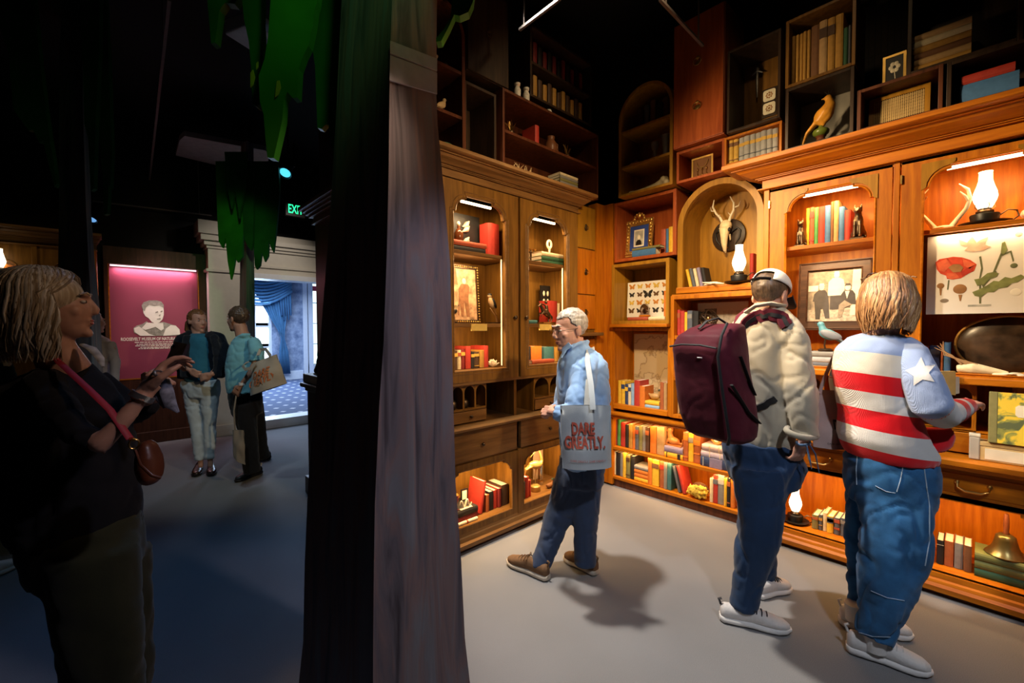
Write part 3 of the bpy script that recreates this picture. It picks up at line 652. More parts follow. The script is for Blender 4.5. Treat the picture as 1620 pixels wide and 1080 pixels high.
for a,c,o0,o1 in ((1.515,2.216,1.585,2.149),(2.238,2.897,2.268,2.80)):
    fr = MB().prism(rect(a,c,0.11,0.59),-0.016,0.012,[shoulder(o0,o1,0.165,0.545,0.06,0.018)]).build('lower_frame', WAL, l)
    md = MB(); path_tube(md, shoulder(o0,o1,0.165,0.545,0.06,0.018), 0.006, -0.015, True); md.build('frame_bead', WALx, fr)
    area('lower_strip_light', WL((o0+o1)/2,0.05,0.535), WL((o0+o1)/2,0.2,0.1), (1.0,0.62,0.27), 7.0, 0.4, 0.02)
MB().box(S0+0.03,S1-0.03,0.012,0.365,0.13,0.155).build('lower_shelf', WALx, l)
MB().box(2.206,2.246,-0.02,0.0,0.11,0.60,0.003).build('centre_stile', WAL, l)
bm_ = MB(); bm_.profile_x([(0.03,0.03),(-0.05,0.03),(-0.055,0.06),(-0.04,0.072),(-0.03,0.095),(-0.02,0.10),(-0.016,0.12),(0.03,0.125)], S0-0.01, S1+0.02); bm_.build('base_moulding', WALx, l)
MB().box(S0,S1,-0.02,0.37,0.0,0.03).build('plinth', MAH, l)
# drawer column between the bookcase and the corner
dc = wthing('L','drawer_column','narrow column of three wooden drawers with ring pulls beside the corner','cabinet',3.14,0.10,0)
MB().box(-0.20,0.19,0.012,0.29,0.0,2.61).build('case', WAL, dc)
for z0,z1,mt in ((2.225,2.60,OLV),(1.81,2.215,CH),(1.49,1.80,CH)):
    d_ = MB().box(-0.10,0.185,0.0,0.012,z0,z1,0.003).build('drawer', mt, dc); ringpull(d_, 0.04, 0, (z0+z1)/2, BRONZE)
MB().box(-0.14,0.20,-0.09,0.012,1.43,1.46,0.006).build('ledge', WALx, dc)
MB().box(-0.10,0.185,0.0,0.012,0.13,1.40,0.003).build('lower_panel', CH, dc)
# boxes above the left bookcase
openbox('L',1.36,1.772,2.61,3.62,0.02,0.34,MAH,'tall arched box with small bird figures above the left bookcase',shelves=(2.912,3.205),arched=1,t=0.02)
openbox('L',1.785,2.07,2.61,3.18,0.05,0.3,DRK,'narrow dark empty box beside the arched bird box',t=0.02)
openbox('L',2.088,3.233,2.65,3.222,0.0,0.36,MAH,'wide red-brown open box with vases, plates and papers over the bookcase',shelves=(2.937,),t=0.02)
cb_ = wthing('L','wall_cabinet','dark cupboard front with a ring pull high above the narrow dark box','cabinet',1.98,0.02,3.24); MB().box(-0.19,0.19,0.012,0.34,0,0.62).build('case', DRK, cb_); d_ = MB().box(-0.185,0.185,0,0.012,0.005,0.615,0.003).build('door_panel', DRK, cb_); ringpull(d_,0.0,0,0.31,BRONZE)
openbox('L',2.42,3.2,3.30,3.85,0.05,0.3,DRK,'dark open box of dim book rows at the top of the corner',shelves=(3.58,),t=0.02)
spot('upper_left_spot', (2.4,0.9,3.9), (2.5,2.6,2.95), WARM, 34, 50, 0.8)
spot('upper_right_spot', (1.9,0.6,3.95), (3.6,0.9,2.85), WARM, 9, 60, 0.8)
# side of the block towards the dark room: second bookcase and its counter
sd = thing('side_bookcase','dark bookcase end with a heavy cornice behind the big tree','bookcase',(1.40,2.74,0))
MB().box(0,0.06,0.0,1.44,0.0,2.50).build('side_panel', DRK, sd)
m = MB()
for f0,f1,gx in ((2.46,2.485,0.03),(2.485,2.52,0.015),(2.52,2.54,0.05),(2.54,2.56,0.075),(2.56,2.575,0.10),(2.575,2.61,0.13)): m.box(-gx,0.06,-0.0,1.44+gx*0.5,f0,f1,0.003)
m.build('cornice', WALx, sd)
MB().box(-0.012,0.0,0.55,0.62,1.75,2.15).build('framed_card', PAPER, sd)
m = MB(); m.box(-0.10,0.0,1.02,1.42,0.0,0.98); m.build('counter_body', DRK, sd); m = MB(); m.box(-0.16,0.0,0.98,1.44,0.98,1.02,0.01); m.box(-0.135,0.0,1.0,1.43,1.02,1.10,0.01); m.box(-0.12,0.0,1.0,1.43,0.94,0.98,0.01); m.build('counter_top', DRK, sd); MB().box(-0.13,0.0,1.0,1.44,0.0,0.16,0.01).build('counter_base', DRK, sd)

# ---- bookcase far left against the far wall ------------------------------------------
fl = thing('far_bookcase','dim brown bookcase with cornice and amber lit arches behind the woman in black','bookcase',(-0.11,7.0,0))
fy = 0.0
b = MB(); b.prism(rect(-2.2,0,0.0,2.44), 0.0, 0.03, [shoulder(-0.365,-0.075,1.2,2.25,0.07,0.03), shoulder(-0.89,-0.605,1.2,2.25,0.07,0.03)]); b.build('front_frame', WAL, fl)
MB().box(-2.2,0,0.03,0.45,0.0,2.44).build('case', wood('amber_back',(0.35,0.12,0.02),(0.5,0.2,0.04)), fl)
for xa,xb in ((-0.365,-0.075),(-0.89,-0.605)):
    q = MB(); path_tube(q, shoulder(xa-0.02,xb+0.02,1.2,2.28,0.08,0.03), 0.008, -0.004); q.build('arch_bead', WALx, fl)
MB().box(-0.51,-0.465,-0.012,0.0,0.1,2.42,0.004).build('post', WAL, fl); MB().box(-0.055,0.0,-0.02,0.0,0.1,2.42,0.004).build('post', CH, fl)
cornice(fl, -2.2, 0.0, 2.42, 2.60, 0.0, WALx, 0.4, 0, 0.3, proj=0.17)
spot('far_bookcase_spot', (-0.5,5.6,3.7), (-0.6,7.0,2.2), WARM, 12, 50, 0.8)
for xa in (-0.22,-0.7475): area('far_arch_light', (xa-0.11,7.012,2.243), (xa-0.11,7.05,2.0), AMBER, 1.6, 0.2, 0.012)
# ---------------------------------------------------------------- books
BC = {'red':(0.42,0.035,0.022),'brick red':(0.36,0.07,0.03),'maroon':(0.20,0.02,0.02),'orange':(0.62,0.17,0.02),'rust':(0.36,0.10,0.03),'yellow':(0.72,0.43,0.03),'ochre':(0.42,0.22,0.04),
      'cream':(0.66,0.55,0.34),'tan':(0.45,0.28,0.12),'brown':(0.17,0.075,0.03),'dark brown':(0.07,0.035,0.018),'black':(0.016,0.015,0.015),'grey':(0.22,0.21,0.19),'slate':(0.09,0.10,0.12),
      'navy':(0.03,0.05,0.12),'blue':(0.055,0.16,0.36),'light blue':(0.25,0.40,0.55),'green':(0.06,0.26,0.07),'dark green':(0.03,0.10,0.05),'olive':(0.20,0.18,0.06),'teal':(0.05,0.16,0.17),
      'violet grey':(0.24,0.20,0.30),'pale violet':(0.50,0.42,0.50),'gold':(0.60,0.36,0.06),'silver grey':(0.36,0.36,0.36),'moss green':(0.13,0.15,0.045)}
def bookmat(c): return plain('cloth_'+c.replace(' ','_'), BC[c], 0.62, var=0.1, scale=40, bump=0.1)
ORD = ['leftmost','second','third','fourth','fifth','sixth','seventh','eighth','ninth','tenth','eleventh','twelfth','thirteenth','fourteenth','fifteenth','sixteenth','seventeenth','eighteenth']
def book(wall, s, d, z, t, h, dep, col, label, lean=0.0, bands=(), group=None, turn=0.0):
    P, W, rz = WALLS[wall]
    o = thing('book', label, 'book', W(s,d,z), rz+turn, group); o.rotation_euler[1] = lean
    c = min(0.003, t*0.2)
    U = [(-t/2,dep),(-t/2,0.003),(-t/4,-0.002),(0,-0.003),(t/4,-0.002),(t/2,0.003),(t/2,dep),(t/2-c,dep),(t/2-c,0.005),(-t/2+c,0.005),(-t/2+c,dep)]
    m = MB(); a = [m.bm.verts.new((x,y,0)) for x,y in U]; b_ = [m.bm.verts.new((x,y,h)) for x,y in U]; n = len(U)
    for i in range(n): m.bm.faces.new((a[i],a[(i+1)%n],b_[(i+1)%n],b_[i]))
    m.bm.faces.new(a[::-1]); m.bm.faces.new(b_); m.build('cover', bookmat(col), o)
    MB().box(-t/2+c,t/2-c,0.005,dep-0.004,0.003,h-0.004).build('pages', PAPER, o)
    for z0,z1,bc in bands: MB().box(-t/2*0.96,t/2*0.96,-0.0042,0.004,h*z0,h*z1).build('spine_band', bookmat(bc), o)
    return o
def row(wall, z, d, where, specs, dep=0.15, group=None, zmax=9.0):
    P, W, rz = WALLS[wall]
    for i, sp in enumerate(specs):
        a, b_, top, col = sp[:4]; bands = sp[4] if len(sp) > 4 else (); lean = sp[5] if len(sp) > 5 else 0.0
        s0 = P(a,top,d)[0]; s1 = P(b_,top,d)[0]; h = min(max(0.08, P((a+b_)/2,top,d)[1]-z), zmax-z-0.006); t = max(0.012,(s1-s0)*0.97)
        name = ORD[i] + (' from left' if i else '')
        book(wall, (s0+s1)/2, d+0.004*((i*7)%3), z+0.002+abs(math.sin(lean))*t/2, t, h, dep, col, f'{col} book, {name}, {where}', lean, bands, group)
def lying(wall, a, b_, py, z, d, t, col, label, dep=0.15, group=None, bands=(), turn=0.0):
    P, W, rz = WALLS[wall]; s0 = P(a,py,d)[0]; s1 = P(b_,py,d)[0]
    o = book(wall, s0, d, z+t/2+0.0005, t, s1-s0, dep, col, label, PI/2, bands, group, turn); return z+t+0.001
B2 = lambda c: ((0.12,0.16,c),(0.72,0.88,c)); B3 = lambda c: ((0.3,0.34,c),(0.62,0.80,c)); B1 = lambda c: ((0.68,0.86,c),)
# right wall, box beside the corner
row('R',2.134,0.22,'beside the gilt portrait',[(1045,1053,362.6,'brick red'),(1053,1057,362,'blue'),(1057,1064,358.6,'yellow'),(1064,1069.5,352,'olive')],0.16)
z = lying('R',1000,1037,398,2.134,0.085,0.055,'blue','thick blue book lying in front of the gilt portrait frame',0.09)
lying('R',1000,1044,390,z,0.085,0.02,'olive','thin olive book lying on the thick blue book by the portrait',0.085)
z = lying('R',993,1025,500,1.566,0.10,0.03,'brick red','brick red book lying under the butterfly board')
lying('R',1026,1052,500,1.566,0.10,0.03,'cream','cream book lying under the butterfly board')
row('R',1.566,0.13,'at the right of the butterfly board',[(1050,1055,460,'orange')],0.15)
# map niche
row('R',0.775,0.15,'below the old map',[(977.5,982.2,602,'yellow'),(982.5,988,603,'yellow',B1('navy')),(988,993.5,608,'navy',B1('yellow')),(993.5,998,608,'cream',B1('navy')),(998,1002.5,607,'light blue'),(1002.5,1011.5,602,'red'),(1011.5,1020,611,'orange')],0.16)
z = lying('R',1020.5,1043,640,0.775,0.15,0.035,'light blue','light blue book lying under the duck in the map niche')
ZDUCK = lying('R',1020.5,1043,632,z,0.15,0.035,'yellow','yellow book lying on the light blue one under the duck')
row('R',0.775,0.15,'right of the duck in the map niche',[(1044,1049.5,605,'rust'),(1049.5,1054.5,606,'tan')],0.16)
# three tier unit behind the backpack
row('R',1.437,0.13,'beside the bronze armillary sphere',[(1071,1076,490,'red',B1('rust')),(1075.5,1082,492,'red'),(1082,1087,494,'yellow'),(1087,1095,491.5,'slate',B1('grey')),(1095,1104,493,'black')],0.16)
row('R',0.776,0.13,'on the bottom shelf behind the backpack',[(1072,1075,615,'tan'),(1075.3,1083,612,'green',B1('dark green')),(1083.3,1094,619,'blue',B1('navy')),(1095,1103,620,'brown'),(1103,1112,617,'maroon')],0.16)
# low two tier shelf, upper tier
row('R',0.381,0.15,'left end of the low shelf upper tier',[(972.5,976,664,'maroon'),(976.2,981,664,'green'),(981,988.8,669,'red'),(989,994,672,'black'),(994,1000,671,'ochre'),(1000,1004.6,674,'orange'),(1004.6,1010,675,'slate',B1('brick red')),(1010,1015.5,674,'olive'),(1015.5,1021,675,'grey'),(1021,1026.5,676,'dark brown',B1('rust')),(1028,1037.6,675,'orange'),(1038,1050,676,'tan')],0.17)
z = lying('R',1051,1080,717,0.381,0.14,0.045,'yellow','yellow book lying under the small animal figure',bands=B2('black'))
ZFIG = lying('R',1051,1080,705,z,0.14,0.05,'violet grey','thick violet grey book lying under the small animal figure')
row('R',0.381,0.15,'middle of the low shelf upper tier',[(1081,1088.5,684,'rust',B2('orange')),(1088.7,1096.5,686,'yellow',B1('grey')),(1096.8,1107,688,'rust',B3('orange'))],0.17)
z = lying('R',1108,1158,735,0.381,0.13,0.075,'navy','thick ornate navy book lying at the bottom of the violet stack',bands=((0.08,0.11,'silver grey'),(0.89,0.92,'silver grey'),(0.3,0.7,'violet grey')))
z = lying('R',1109,1155,715,z,0.14,0.05,'pale violet','pale violet book lying in the middle of the violet stack',bands=((0.3,0.32,'cream'),(0.66,0.68,'cream')))
ZPL = lying('R',1110,1152,705,z,0.14,0.045,'pale violet','pale violet book lying on top of the violet stack',bands=((0.3,0.32,'cream'),(0.66,0.68,'cream')))
# lower tier
row('R',0.101,0.13,'left end of the low shelf bottom tier',[(969,974,713,'cream'),(974,980,716,'black'),(980,985,717,'grey'),(985,990,717,'yellow'),(990,996,720,'olive',B2('dark brown')),(997,1003,722,'black')],0.16)
z = 0.101
for i,(c,lab) in enumerate((('yellow','yellow book lying at the bottom of the orange stack'),('orange','orange book lying second from bottom of the orange stack'),('orange','orange book lying third from bottom of the orange stack'),('grey','grey book lying on top of the orange stack'))): z = lying('R',1003.5,1025,745,z,0.13,0.035,c,lab)
row('R',0.101,0.13,'middle of the low shelf bottom tier',[(1025,1031,725,'orange'),(1031,1042,728,'yellow',B1('brown')),(1043,1050,730,'rust',B1('red')),(1050,1055,732,'grey'),(1055,1061.5,733,'teal')],0.16)
book('R',PR(1075,740,0.13)[0],0.13,0.107,0.022,0.22,0.15,'slate','slate book leaning left beside the teal book on the bottom tier',R(-15))
book('R',PR(1082.5,740,0.13)[0],0.13,0.107,0.025,0.23,0.15,'red','red book leaning left against the slate book on the bottom tier',R(-15))
row('R',0.101,0.13,'right of the yellow sponge',[(1122.7,1128,757,'cream'),(1128,1135,752,'red',B1('slate')),(1135,1145,752,'grey',B1('silver grey')),(1145.5,1150,757,'yellow'),(1150,1155,757,'black',B2('rust')),(1155,1162,759,'orange')],0.16)
# tall cabinet
row('R',2.046,0.12,'between the two cat statues',[(1275.5,1280.5,330,'yellow'),(1280.5,1288,328,'brick red',B2('red')),(1288,1295,328,'green'),(1295,1305,327,'red'),(1305,1314,325,'blue'),(1314,1319.5,319,'brown'),(1319.5,1327,318,'tan'),(1327,1336,327,'blue'),(1336,1345.5,332,'red')],0.14)
row('R',0.139,0.09,'beside the low oil lamp',[(1284.4,1294.5,815,'olive',B1('rust')),(1295,1301,815,'slate',B3('ochre')),(1301.4,1308,812,'cream'),(1308.3,1318.5,817,'yellow',((0.6,0.95,'slate'),(0.66,0.86,'red'))),(1319,1328.6,820,'slate',((0.7,0.9,'brick red'),(0.3,0.42,'brick red'))),(1329,1339,821,'slate',B1('grey')),(1340,1350,824,'maroon'),(1351,1362,824,'tan')],0.15)
row('R',1.231,0.10,'beside the large dark shell',[(1461,1470,548,'maroon'),(1471,1487.5,547,'navy',B1('slate')),(1488,1493,545,'rust'),(1493.8,1504,542,'blue')],0.15)
row('R',0.139,0.09,'left of the bronze bell',[(1482,1493.5,855,'black',((0.8,0.82,'grey'),)),(1494,1509,857,'rust'),(1510,1524,861,'grey'),(1524.6,1538,864,'brown')],0.15)
z = 0.139
for c,lab in (('dark green','dark green book lying at the bottom under the bronze bell'),('moss green','moss green book lying in the middle under the bronze bell'),('moss green','moss green book lying on top, right under the bronze bell')): z = lying('R',1541,1632,915,z,0.07,0.042,c,lab,0.17)
ZBELL = z
z = 1.231
for c,lab in (('slate','slate book lying at the bottom under the blue bird'),('silver grey','silver grey book lying in the middle under the blue bird'),('grey','grey book lying on top, right under the blue bird')): z = lying('R',1280,1318,575,z,0.07,0.035,c,lab,0.14)
ZBIRD = z
row('R',1.231,0.16,'left of the blue bird',[(1268,1275,541,'red')],0.12)
# arched niche
for i,(px_,c,ln) in enumerate(((1085,'yellow',-14),(1090.5,'slate',-13),(1096,'cream',-12),(1102,'violet grey',-12),(1108,'black',-11))):
    book('R',PR(px_,445,0.16)[0]+0.04,0.16,1.838,0.024,0.15+0.004*(i%2),0.11,c,f'{c} book leaning left, {ORD[i]+(" from left" if i else "")} in the niche under the skull',R(ln))
row('R',1.832,0.27,'at the right of the niche lamp',[(1186,1192,401,'red')],0.12)
# upper boxes
enc = [(1152,1160,217,'gold',B2('brown')),(1160.3,1168,216,'gold',B2('brown'))]+[(1168.6+8.8*i,1177.2+8.8*i,214-1.9*i,'silver grey',((0.62,0.76,'gold'),(0.2,0.24,'slate'))) for i in range(7)]
row('R',2.69,-0.02,'in the low orange box above the niche',enc,0.15,zmax=2.864)
row('R',3.04,-0.13,'in the high box of ochre volumes',[(1253+6.0*i,1258.4+6.0*i,58-2.6*i,'ochre') for i in range(5)]+[(1283.2,1296,40,'brown'),(1296.5,1309,33,'tan',B1('dark brown')),(1309.5,1321,28,'ochre',B1('dark brown')),(1321.5,1334,22,'ochre'),(1335,1342,44,'dark green'),(1342.5,1346,40,'slate')],0.16,zmax=3.42)
z = lying('R',1519,1612,145,2.642,-0.11,0.10,'blue','thick blue book lying at the upper right edge above the cornice',0.2)
lying('R',1521,1606,120,z,-0.11,0.045,'red','red book lying on the thick blue book at the upper right edge',0.2)
z = 2.889
for i,c in enumerate(('ochre','tan','brown','ochre','cream','tan')): z = lying('R',1444,1537,60,z,-0.10,0.032,c,f'dim {c} book lying {["lowest","second from bottom","third from bottom","fourth from bottom","fifth from bottom","topmost"][i]} of the high stack at top right',0.17)
for i in range(5): book('R',-2.06+0.06*i,0.1,3.248,0.045,0.17+0.02*(i%3),0.15,['dark brown','slate','brown','black','dark brown'][i],f'dim {["dark brown","slate","brown","black","dark brown"][i]} book, {ORD[i]+(" from left" if i else "")} on the arched vase box top shelf')
# left bookcase books
row('L',1.215,0.10,'bottom shelf behind the left door',[(717.5,724,555,'dark brown',B1('gold')),(724.3,730,554,'cream',B1('brick red')),(730.3,736.5,553,'maroon',B1('gold')),(736.8,745,548,'red'),(745.5,751,557,'black',B1('gold')),(751.3,759,557,'dark brown',B2('gold')),(759.3,766,554,'ochre'),(766.3,773.5,547,'red')],0.16)
row('L',2.03,0.12,'top shelf behind the left door',[(772,790,354,'red')],0.10)
z = lying('L',718,768,388,2.03,0.08,0.04,'black','black book lying top shelf behind the left door'); ZBOT = lying('L',718,770,375,z,0.08,0.035,'brick red','brick red book lying on the black one behind the left door')
z = 2.03
for i,(c,lab) in enumerate((('dark green','dark green book lying lowest under the shell figure'),('dark green','dark green book lying in the middle under the shell figure'),('cream','cream book lying on top under the shell figure'))): z = lying('L',857,891,405,z,0.10,0.033,c,lab)
ZHORN = z
row('L',1.537,0.16,'behind the bronze figure group',[(866,882,476,'red'),(883,887,480,'cream')],0.10)
z = lying('L',837,850,505,1.538,0.10,0.028,'teal','teal book lying beside the bronze group behind the right door')
row('L',1.215,0.12,'bottom shelf behind the right door',[(834,840,548,'black'),(841,858,548,'orange'),(862,878,549,'teal'),(879,885,549,'ochre')],0.15)
lying('L',842,877,572,1.215,0.06,0.03,'brick red','brick red book lying in front of the orange book behind the right door',0.05)
# lower cupboards
row('L',0.156,0.08,'in the lower left cupboard',[(769,774.3,783,'rust'),(774.6,781.5,778,'black'),(781.8,788,776,'red'),(788.2,793.5,773,'maroon'),(794,805,767,'dark brown')],0.17)
book('L',PL(761,800,0.08)[0],0.08,0.161,0.028,0.23,0.16,'red','red book leaning right in the lower left cupboard',R(10))
row('L',0.156,0.06,'beside the brass crane',[(826.5,831.5,763,'black'),(832,837.5,755,'red'),(838,841.5,760,'red')],0.15)
for k,(z,lab) in enumerate(((0.156,'bottom'),(0.20,'top'))): lying('L',719,756,830-20*k,z,0.055,0.042,['maroon','black'][k],f'{["maroon","black"][k]} book lying at the {lab} under the red goblet',0.2)
# dim books high above the left bookcase
for zz,nm in ((3.323,'lower'),(3.583,'upper')):
    for i in range(12): book('L',2.47+0.058*i,0.1,zz,0.044,0.16+0.03*((i*5)%3)/2,0.15,['dark brown','brown','black','ochre','dark brown','maroon'][(i*3+(zz>3.4)*2)%6],f'dim {["dark brown","brown","black","ochre","dark brown","maroon"][(i*3+(zz>3.4)*2)%6]} book, {ORD[i]+(" from left" if i else "")} on the {nm} shelf of the high corner box')
# ---------------------------------------------------------------- decorations
def lamp(s, d, z, label, k=1.0, watt=2.0, wall='R'):
    P, W, rz = WALLS[wall]; o = wthing(wall,'oil_lamp',label,'lamp',s,d,z)
    def L(prof): return MB().lathe([(r*k,h*k) for r,h in prof],24)
    L([(0.02,0),(0.085,0.004),(0.10,0.014),(0.102,0.018),(0.095,0.016),(0.03,0.008)]).build('saucer', BLACK, o, 40)
    L([(0.045,0.008),(0.052,0.012),(0.058,0.055),(0.056,0.062),(0.03,0.068)]).build('font', BLACK, o, 40)
    L([(0.03,0.066),(0.036,0.072),(0.034,0.080),(0.026,0.086),(0.026,0.098)]).build('burner', BRONZE, o, 40)
    h = MB(); h.tube([(0.055*k,0.01,0.05*k),(0.085*k,0.012,0.075*k),(0.115*k,0.014,0.065*k),(0.122*k,0.012,0.035*k),(0.10*k,0.01,0.014*k)],0.004*k,6); h.build('handle', BRONZE, o, 60)
    for a in range(4):
        c_, s_2 = math.cos(a*PI/2+0.4), math.sin(a*PI/2+0.4); MB().tube([(0.03*k*c_,0.03*k*s_2,0.09*k),(0.042*k*c_,0.042*k*s_2,0.10*k),(0.037*k*c_,0.037*k*s_2,0.118*k)],0.0018*k,5).build('prong', BRASS, o)
    ch = L([(0.026,0.092),(0.032,0.105),(0.044,0.135),(0.048,0.155),(0.045,0.18),(0.034,0.215),(0.027,0.245),(0.026,0.285),(0.028,0.29),(0.024,0.288)]); ch.build('chimney', CHIM, o, 60)
    return o
def ps(wall, px, py, d): return WALLS[wall][0](px,py,d)[0]
lamp(ps('R',1169,435,0.13),0.13,1.832,'glowing white oil lamp in the arched niche under the deer skull',1.0)
lamp(ps('R',1558,330,0.13),0.13,2.046,'glowing oil lamp on the top shelf beside the antlers',1.0)
lamp(ps('R',1258,820,0.12),0.12,0.140,'glowing oil lamp in the lowest compartment between the two visitors',0.82)
fo = thing('oil_lamp','glowing oil lamp in the far amber arch at the left edge','lamp',(-0.99,6.9,2.0)); fo.location = ony(0,437,6.86)
for pr_,mt_,nm in (([(0.026,0.092),(0.044,0.135),(0.048,0.155),(0.034,0.215),(0.027,0.245),(0.026,0.285)],CHIM,'chimney'),([(0.03,0),(0.10,0.01),(0.10,0.02),(0.058,0.03),(0.056,0.062),(0.03,0.09)],BLACK,'font')): MB().lathe(pr_,18).build(nm,mt_,fo,50)
MB().tube([(0,0,0.02),(0,0.135,-0.02)],0.012,6).build('bracket',BLACK,fo)

def cat(wall, px, d, z, h, label, mat=BRONZE, world=None):
    o = wthing(wall,'cat_statue',label,'statue',ps(wall,px,540,d),d,z) if world is None else thing('cat_statue',label,'statue',world)
    k = h/0.2; m = MB()
    m.box(-0.03*k,0.03*k,-0.035*k,0.045*k,0,0.012*k,0.002)
    m.build('base', mat, o); m = MB()
    m.ball((0,0.012*k,0.05*k),(0.028*k,0.036*k,0.045*k)); m.ball((0,-0.002*k,0.095*k),(0.023*k,0.024*k,0.045*k)); m.ball((0,-0.012*k,0.155*k),(0.019*k,0.022*k,0.019*k)); m.ball((0,-0.032*k,0.15*k),(0.009*k,0.010*k,0.008*k),10); m.tube([(0,-0.002*k,0.12*k),(0,-0.010*k,0.15*k)],[0.018*k,0.014*k],10)
    for sx in (-1,1):
        m.tube([(sx*0.012*k,-0.018*k,0.10*k),(sx*0.012*k,-0.024*k,0.014*k)],[0.009*k,0.007*k],8); m.ball((sx*0.012*k,-0.03*k,0.016*k),(0.008*k,0.012*k,0.006*k),8)
        m.tube([(sx*0.012*k,-0.010*k,0.165*k),(sx*0.015*k,-0.009*k,0.198*k)],[0.008*k,0.001*k],6); m.ball((sx*0.022*k,0.018*k,0.032*k),(0.013*k,0.026*k,0.024*k),8)
    m.tube([(0.015*k,0.045*k,0.02*k),(0.03*k,0.02*k,0.016*k),(0.034*k,-0.01*k,0.016*k)],0.006*k,6)
    link(remeshed(m,0.004*k,3),'figure',mat,o); return o
cat('R',1264,0.10,2.046,0.20,'smaller bronze cat statue left of the coloured books')
cat('R',1354,0.10,2.046,0.235,'taller bronze cat statue right of the coloured books')
q = onz(497,560,1.1); cat('L',0,0,0,0.22,'black cat statue silhouetted on the dark counter by the doorway',BLACK,(1.33,3.93,1.102))

# deer skull on a wooden plaque
sp = wthing('R','skull_plaque','pale antlered deer skull on a round wooden plaque in the arched niche','skull',ps('R',1152,370,0.42),0.44,PR(1152,372,0.42)[1])
sp.scale = (0.82,0.82,0.82)
MB().lathe([(0.155,0.0),(0.165,0.008),(0.16,0.02),(0.15,0.024)],28).xf(Matrix.Rotation(R(90),4,'X')).build('plaque', DRK, sp, 40)
m = MB(); BON = plain('bone', (0.74,0.62,0.38), 0.55, var=0.15, scale=25, bump=0.4)
m.ball((0,-0.09,0.085),(0.058,0.05,0.06)); m.ball((0,-0.115,0.045),(0.062,0.035,0.04)); m.tube([(0,-0.11,0.05),(0,-0.125,-0.03),(0,-0.12,-0.11),(0,-0.10,-0.17)],[0.052,0.036,0.026,0.014],12)
m.tube([(0,-0.10,-0.16),(0,-0.08,-0.185)],[0.016,0.008],8)
for sx in (-1,1): m.tube([(sx*0.03,-0.07,0.0),(sx*0.035,-0.06,-0.06)],[0.012,0.006],6)
link(remeshed(m,0.005,3),'skull',BON,sp)
for sx in (-1,1):
    MB().ball((sx*0.048,-0.125,0.035),(0.018,0.02,0.022),10).build('eye_socket', BLACK, sp, 60)
    a = MB(); a.tube([(sx*0.035,-0.09,0.13),(sx*0.05,-0.10,0.17),(sx*0.085,-0.12,0.22),(sx*0.10,-0.16,0.28),(sx*0.075,-0.19,0.34)],[0.015,0.012,0.011,0.009,0.003],8); a.tube([(sx*0.09,-0.13,0.24),(sx*0.13,-0.12,0.25),(sx*0.145,-0.11,0.30)],[0.009,0.006,0.002],6); a.tube([(sx*0.052,-0.10,0.175),(sx*0.04,-0.14,0.20)],[0.008,0.002],6); a.build('antler', IVORY, sp, 60)
    MB().tube([(sx*0.03,-0.05,0.02),(sx*0.09,-0.04,0.06),(sx*0.12,-0.035,0.03),(sx*0.11,-0.03,-0.04),(sx*0.07,-0.03,-0.10)],[0.008,0.009,0.010,0.008,0.003],8).build('tusk', BLACK, sp, 60)
o = MB().lathe([(0,0),(0.006,0.0),(0.006,0.01)],10).build('nail', BRASS, sp, loc=(0,-0.03,-0.13))
MB().box(-0.02,0.02,-0.028,0.0,-0.02,0.03).build('hanger', DRK, sp)

# starfish and small dish in the niche
sf = wthing('R','starfish','white dried starfish lying in front of the niche books','starfish',ps('R',1127,440,0.1),0.10,1.832)
m = MB()
for k in range(5): a = 2*PI*k/5+0.3; m.tube([(0,0,0.014),(0.03*math.cos(a),0.03*math.sin(a),0.014),(0.085*math.cos(a),0.085*math.sin(a),0.008+0.012*(k%2))],[0.014,0.012,0.004],8)
link(remeshed(m,0.004,2),'arms',IVORY,sf)

# gilt portrait frame
gp = wthing('R','portrait_frame','ornate gilt frame with a small grey portrait on blue mat','picture frame',ps('R',1005,370,0.20)+0.03,0.20,2.142); gp.rotation_euler[0] = R(-4)
MB().prism(rect(-0.135,0.135,0.02,0.355),0.0,0.02,[rect(-0.095,0.095,0.07,0.30)]).build('frame', GOLD, gp)
m = MB(); random.seed(3)
for side in range(4):
    n = 9
    for k in range(n+1):
        t = k/n; x,z_ = {0:(-0.12+0.24*t,0.045),1:(0.115,0.045+0.285*t),2:(0.12-0.24*t,0.33),3:(-0.115,0.33-0.285*t)}[side]
        m.ball((x+random.uniform(-.006,.006),-0.006,z_),(random.uniform(.010,.018),0.012,random.uniform(.010,.018)),8)
        m.tube([(x-0.012,-0.008,z_),(x,-0.014,z_+0.014),(x+0.012,-0.008,z_)],0.004,5)
for k in range(7): a = PI*k/6; m.ball((0.05*math.cos(a),-0.008,0.36+0.045*math.sin(a)),(0.013,0.01,0.013),8)
m.ball((0,-0.01,0.39),(0.02,0.012,0.03),8); m.build('carving', GOLD, gp, 60)
MB().box(-0.097,0.097,0.004,0.016,0.068,0.302).build('mat_board', plain('blue_mat',(0.02,0.05,0.25),0.7), gp)
GREYP = plain('photo_grey',(0.42,0.40,0.34),0.5,var=0.25,scale=30,bump=0)
MB().box(-0.052,0.052,0.001,0.004,0.105,0.262).build('card', plain('cream_card',(0.75,0.70,0.58),0.6,bump=0), gp); MB().box(-0.042,0.042,-0.0005,0.001,0.118,0.25).build('photo', GREYP, gp)
m = MB(); m.prism([(-0.03,0.118),(0.03,0.118),(0.026,0.15),(0.012,0.165),(-0.012,0.165),(-0.026,0.15)],-0.002,-0.0006); m.build('portrait_bust', BLACK, gp); MB().ball((0,-0.001,0.19),(0.015,0.001,0.022),12).build('portrait_face', PAPER, gp)

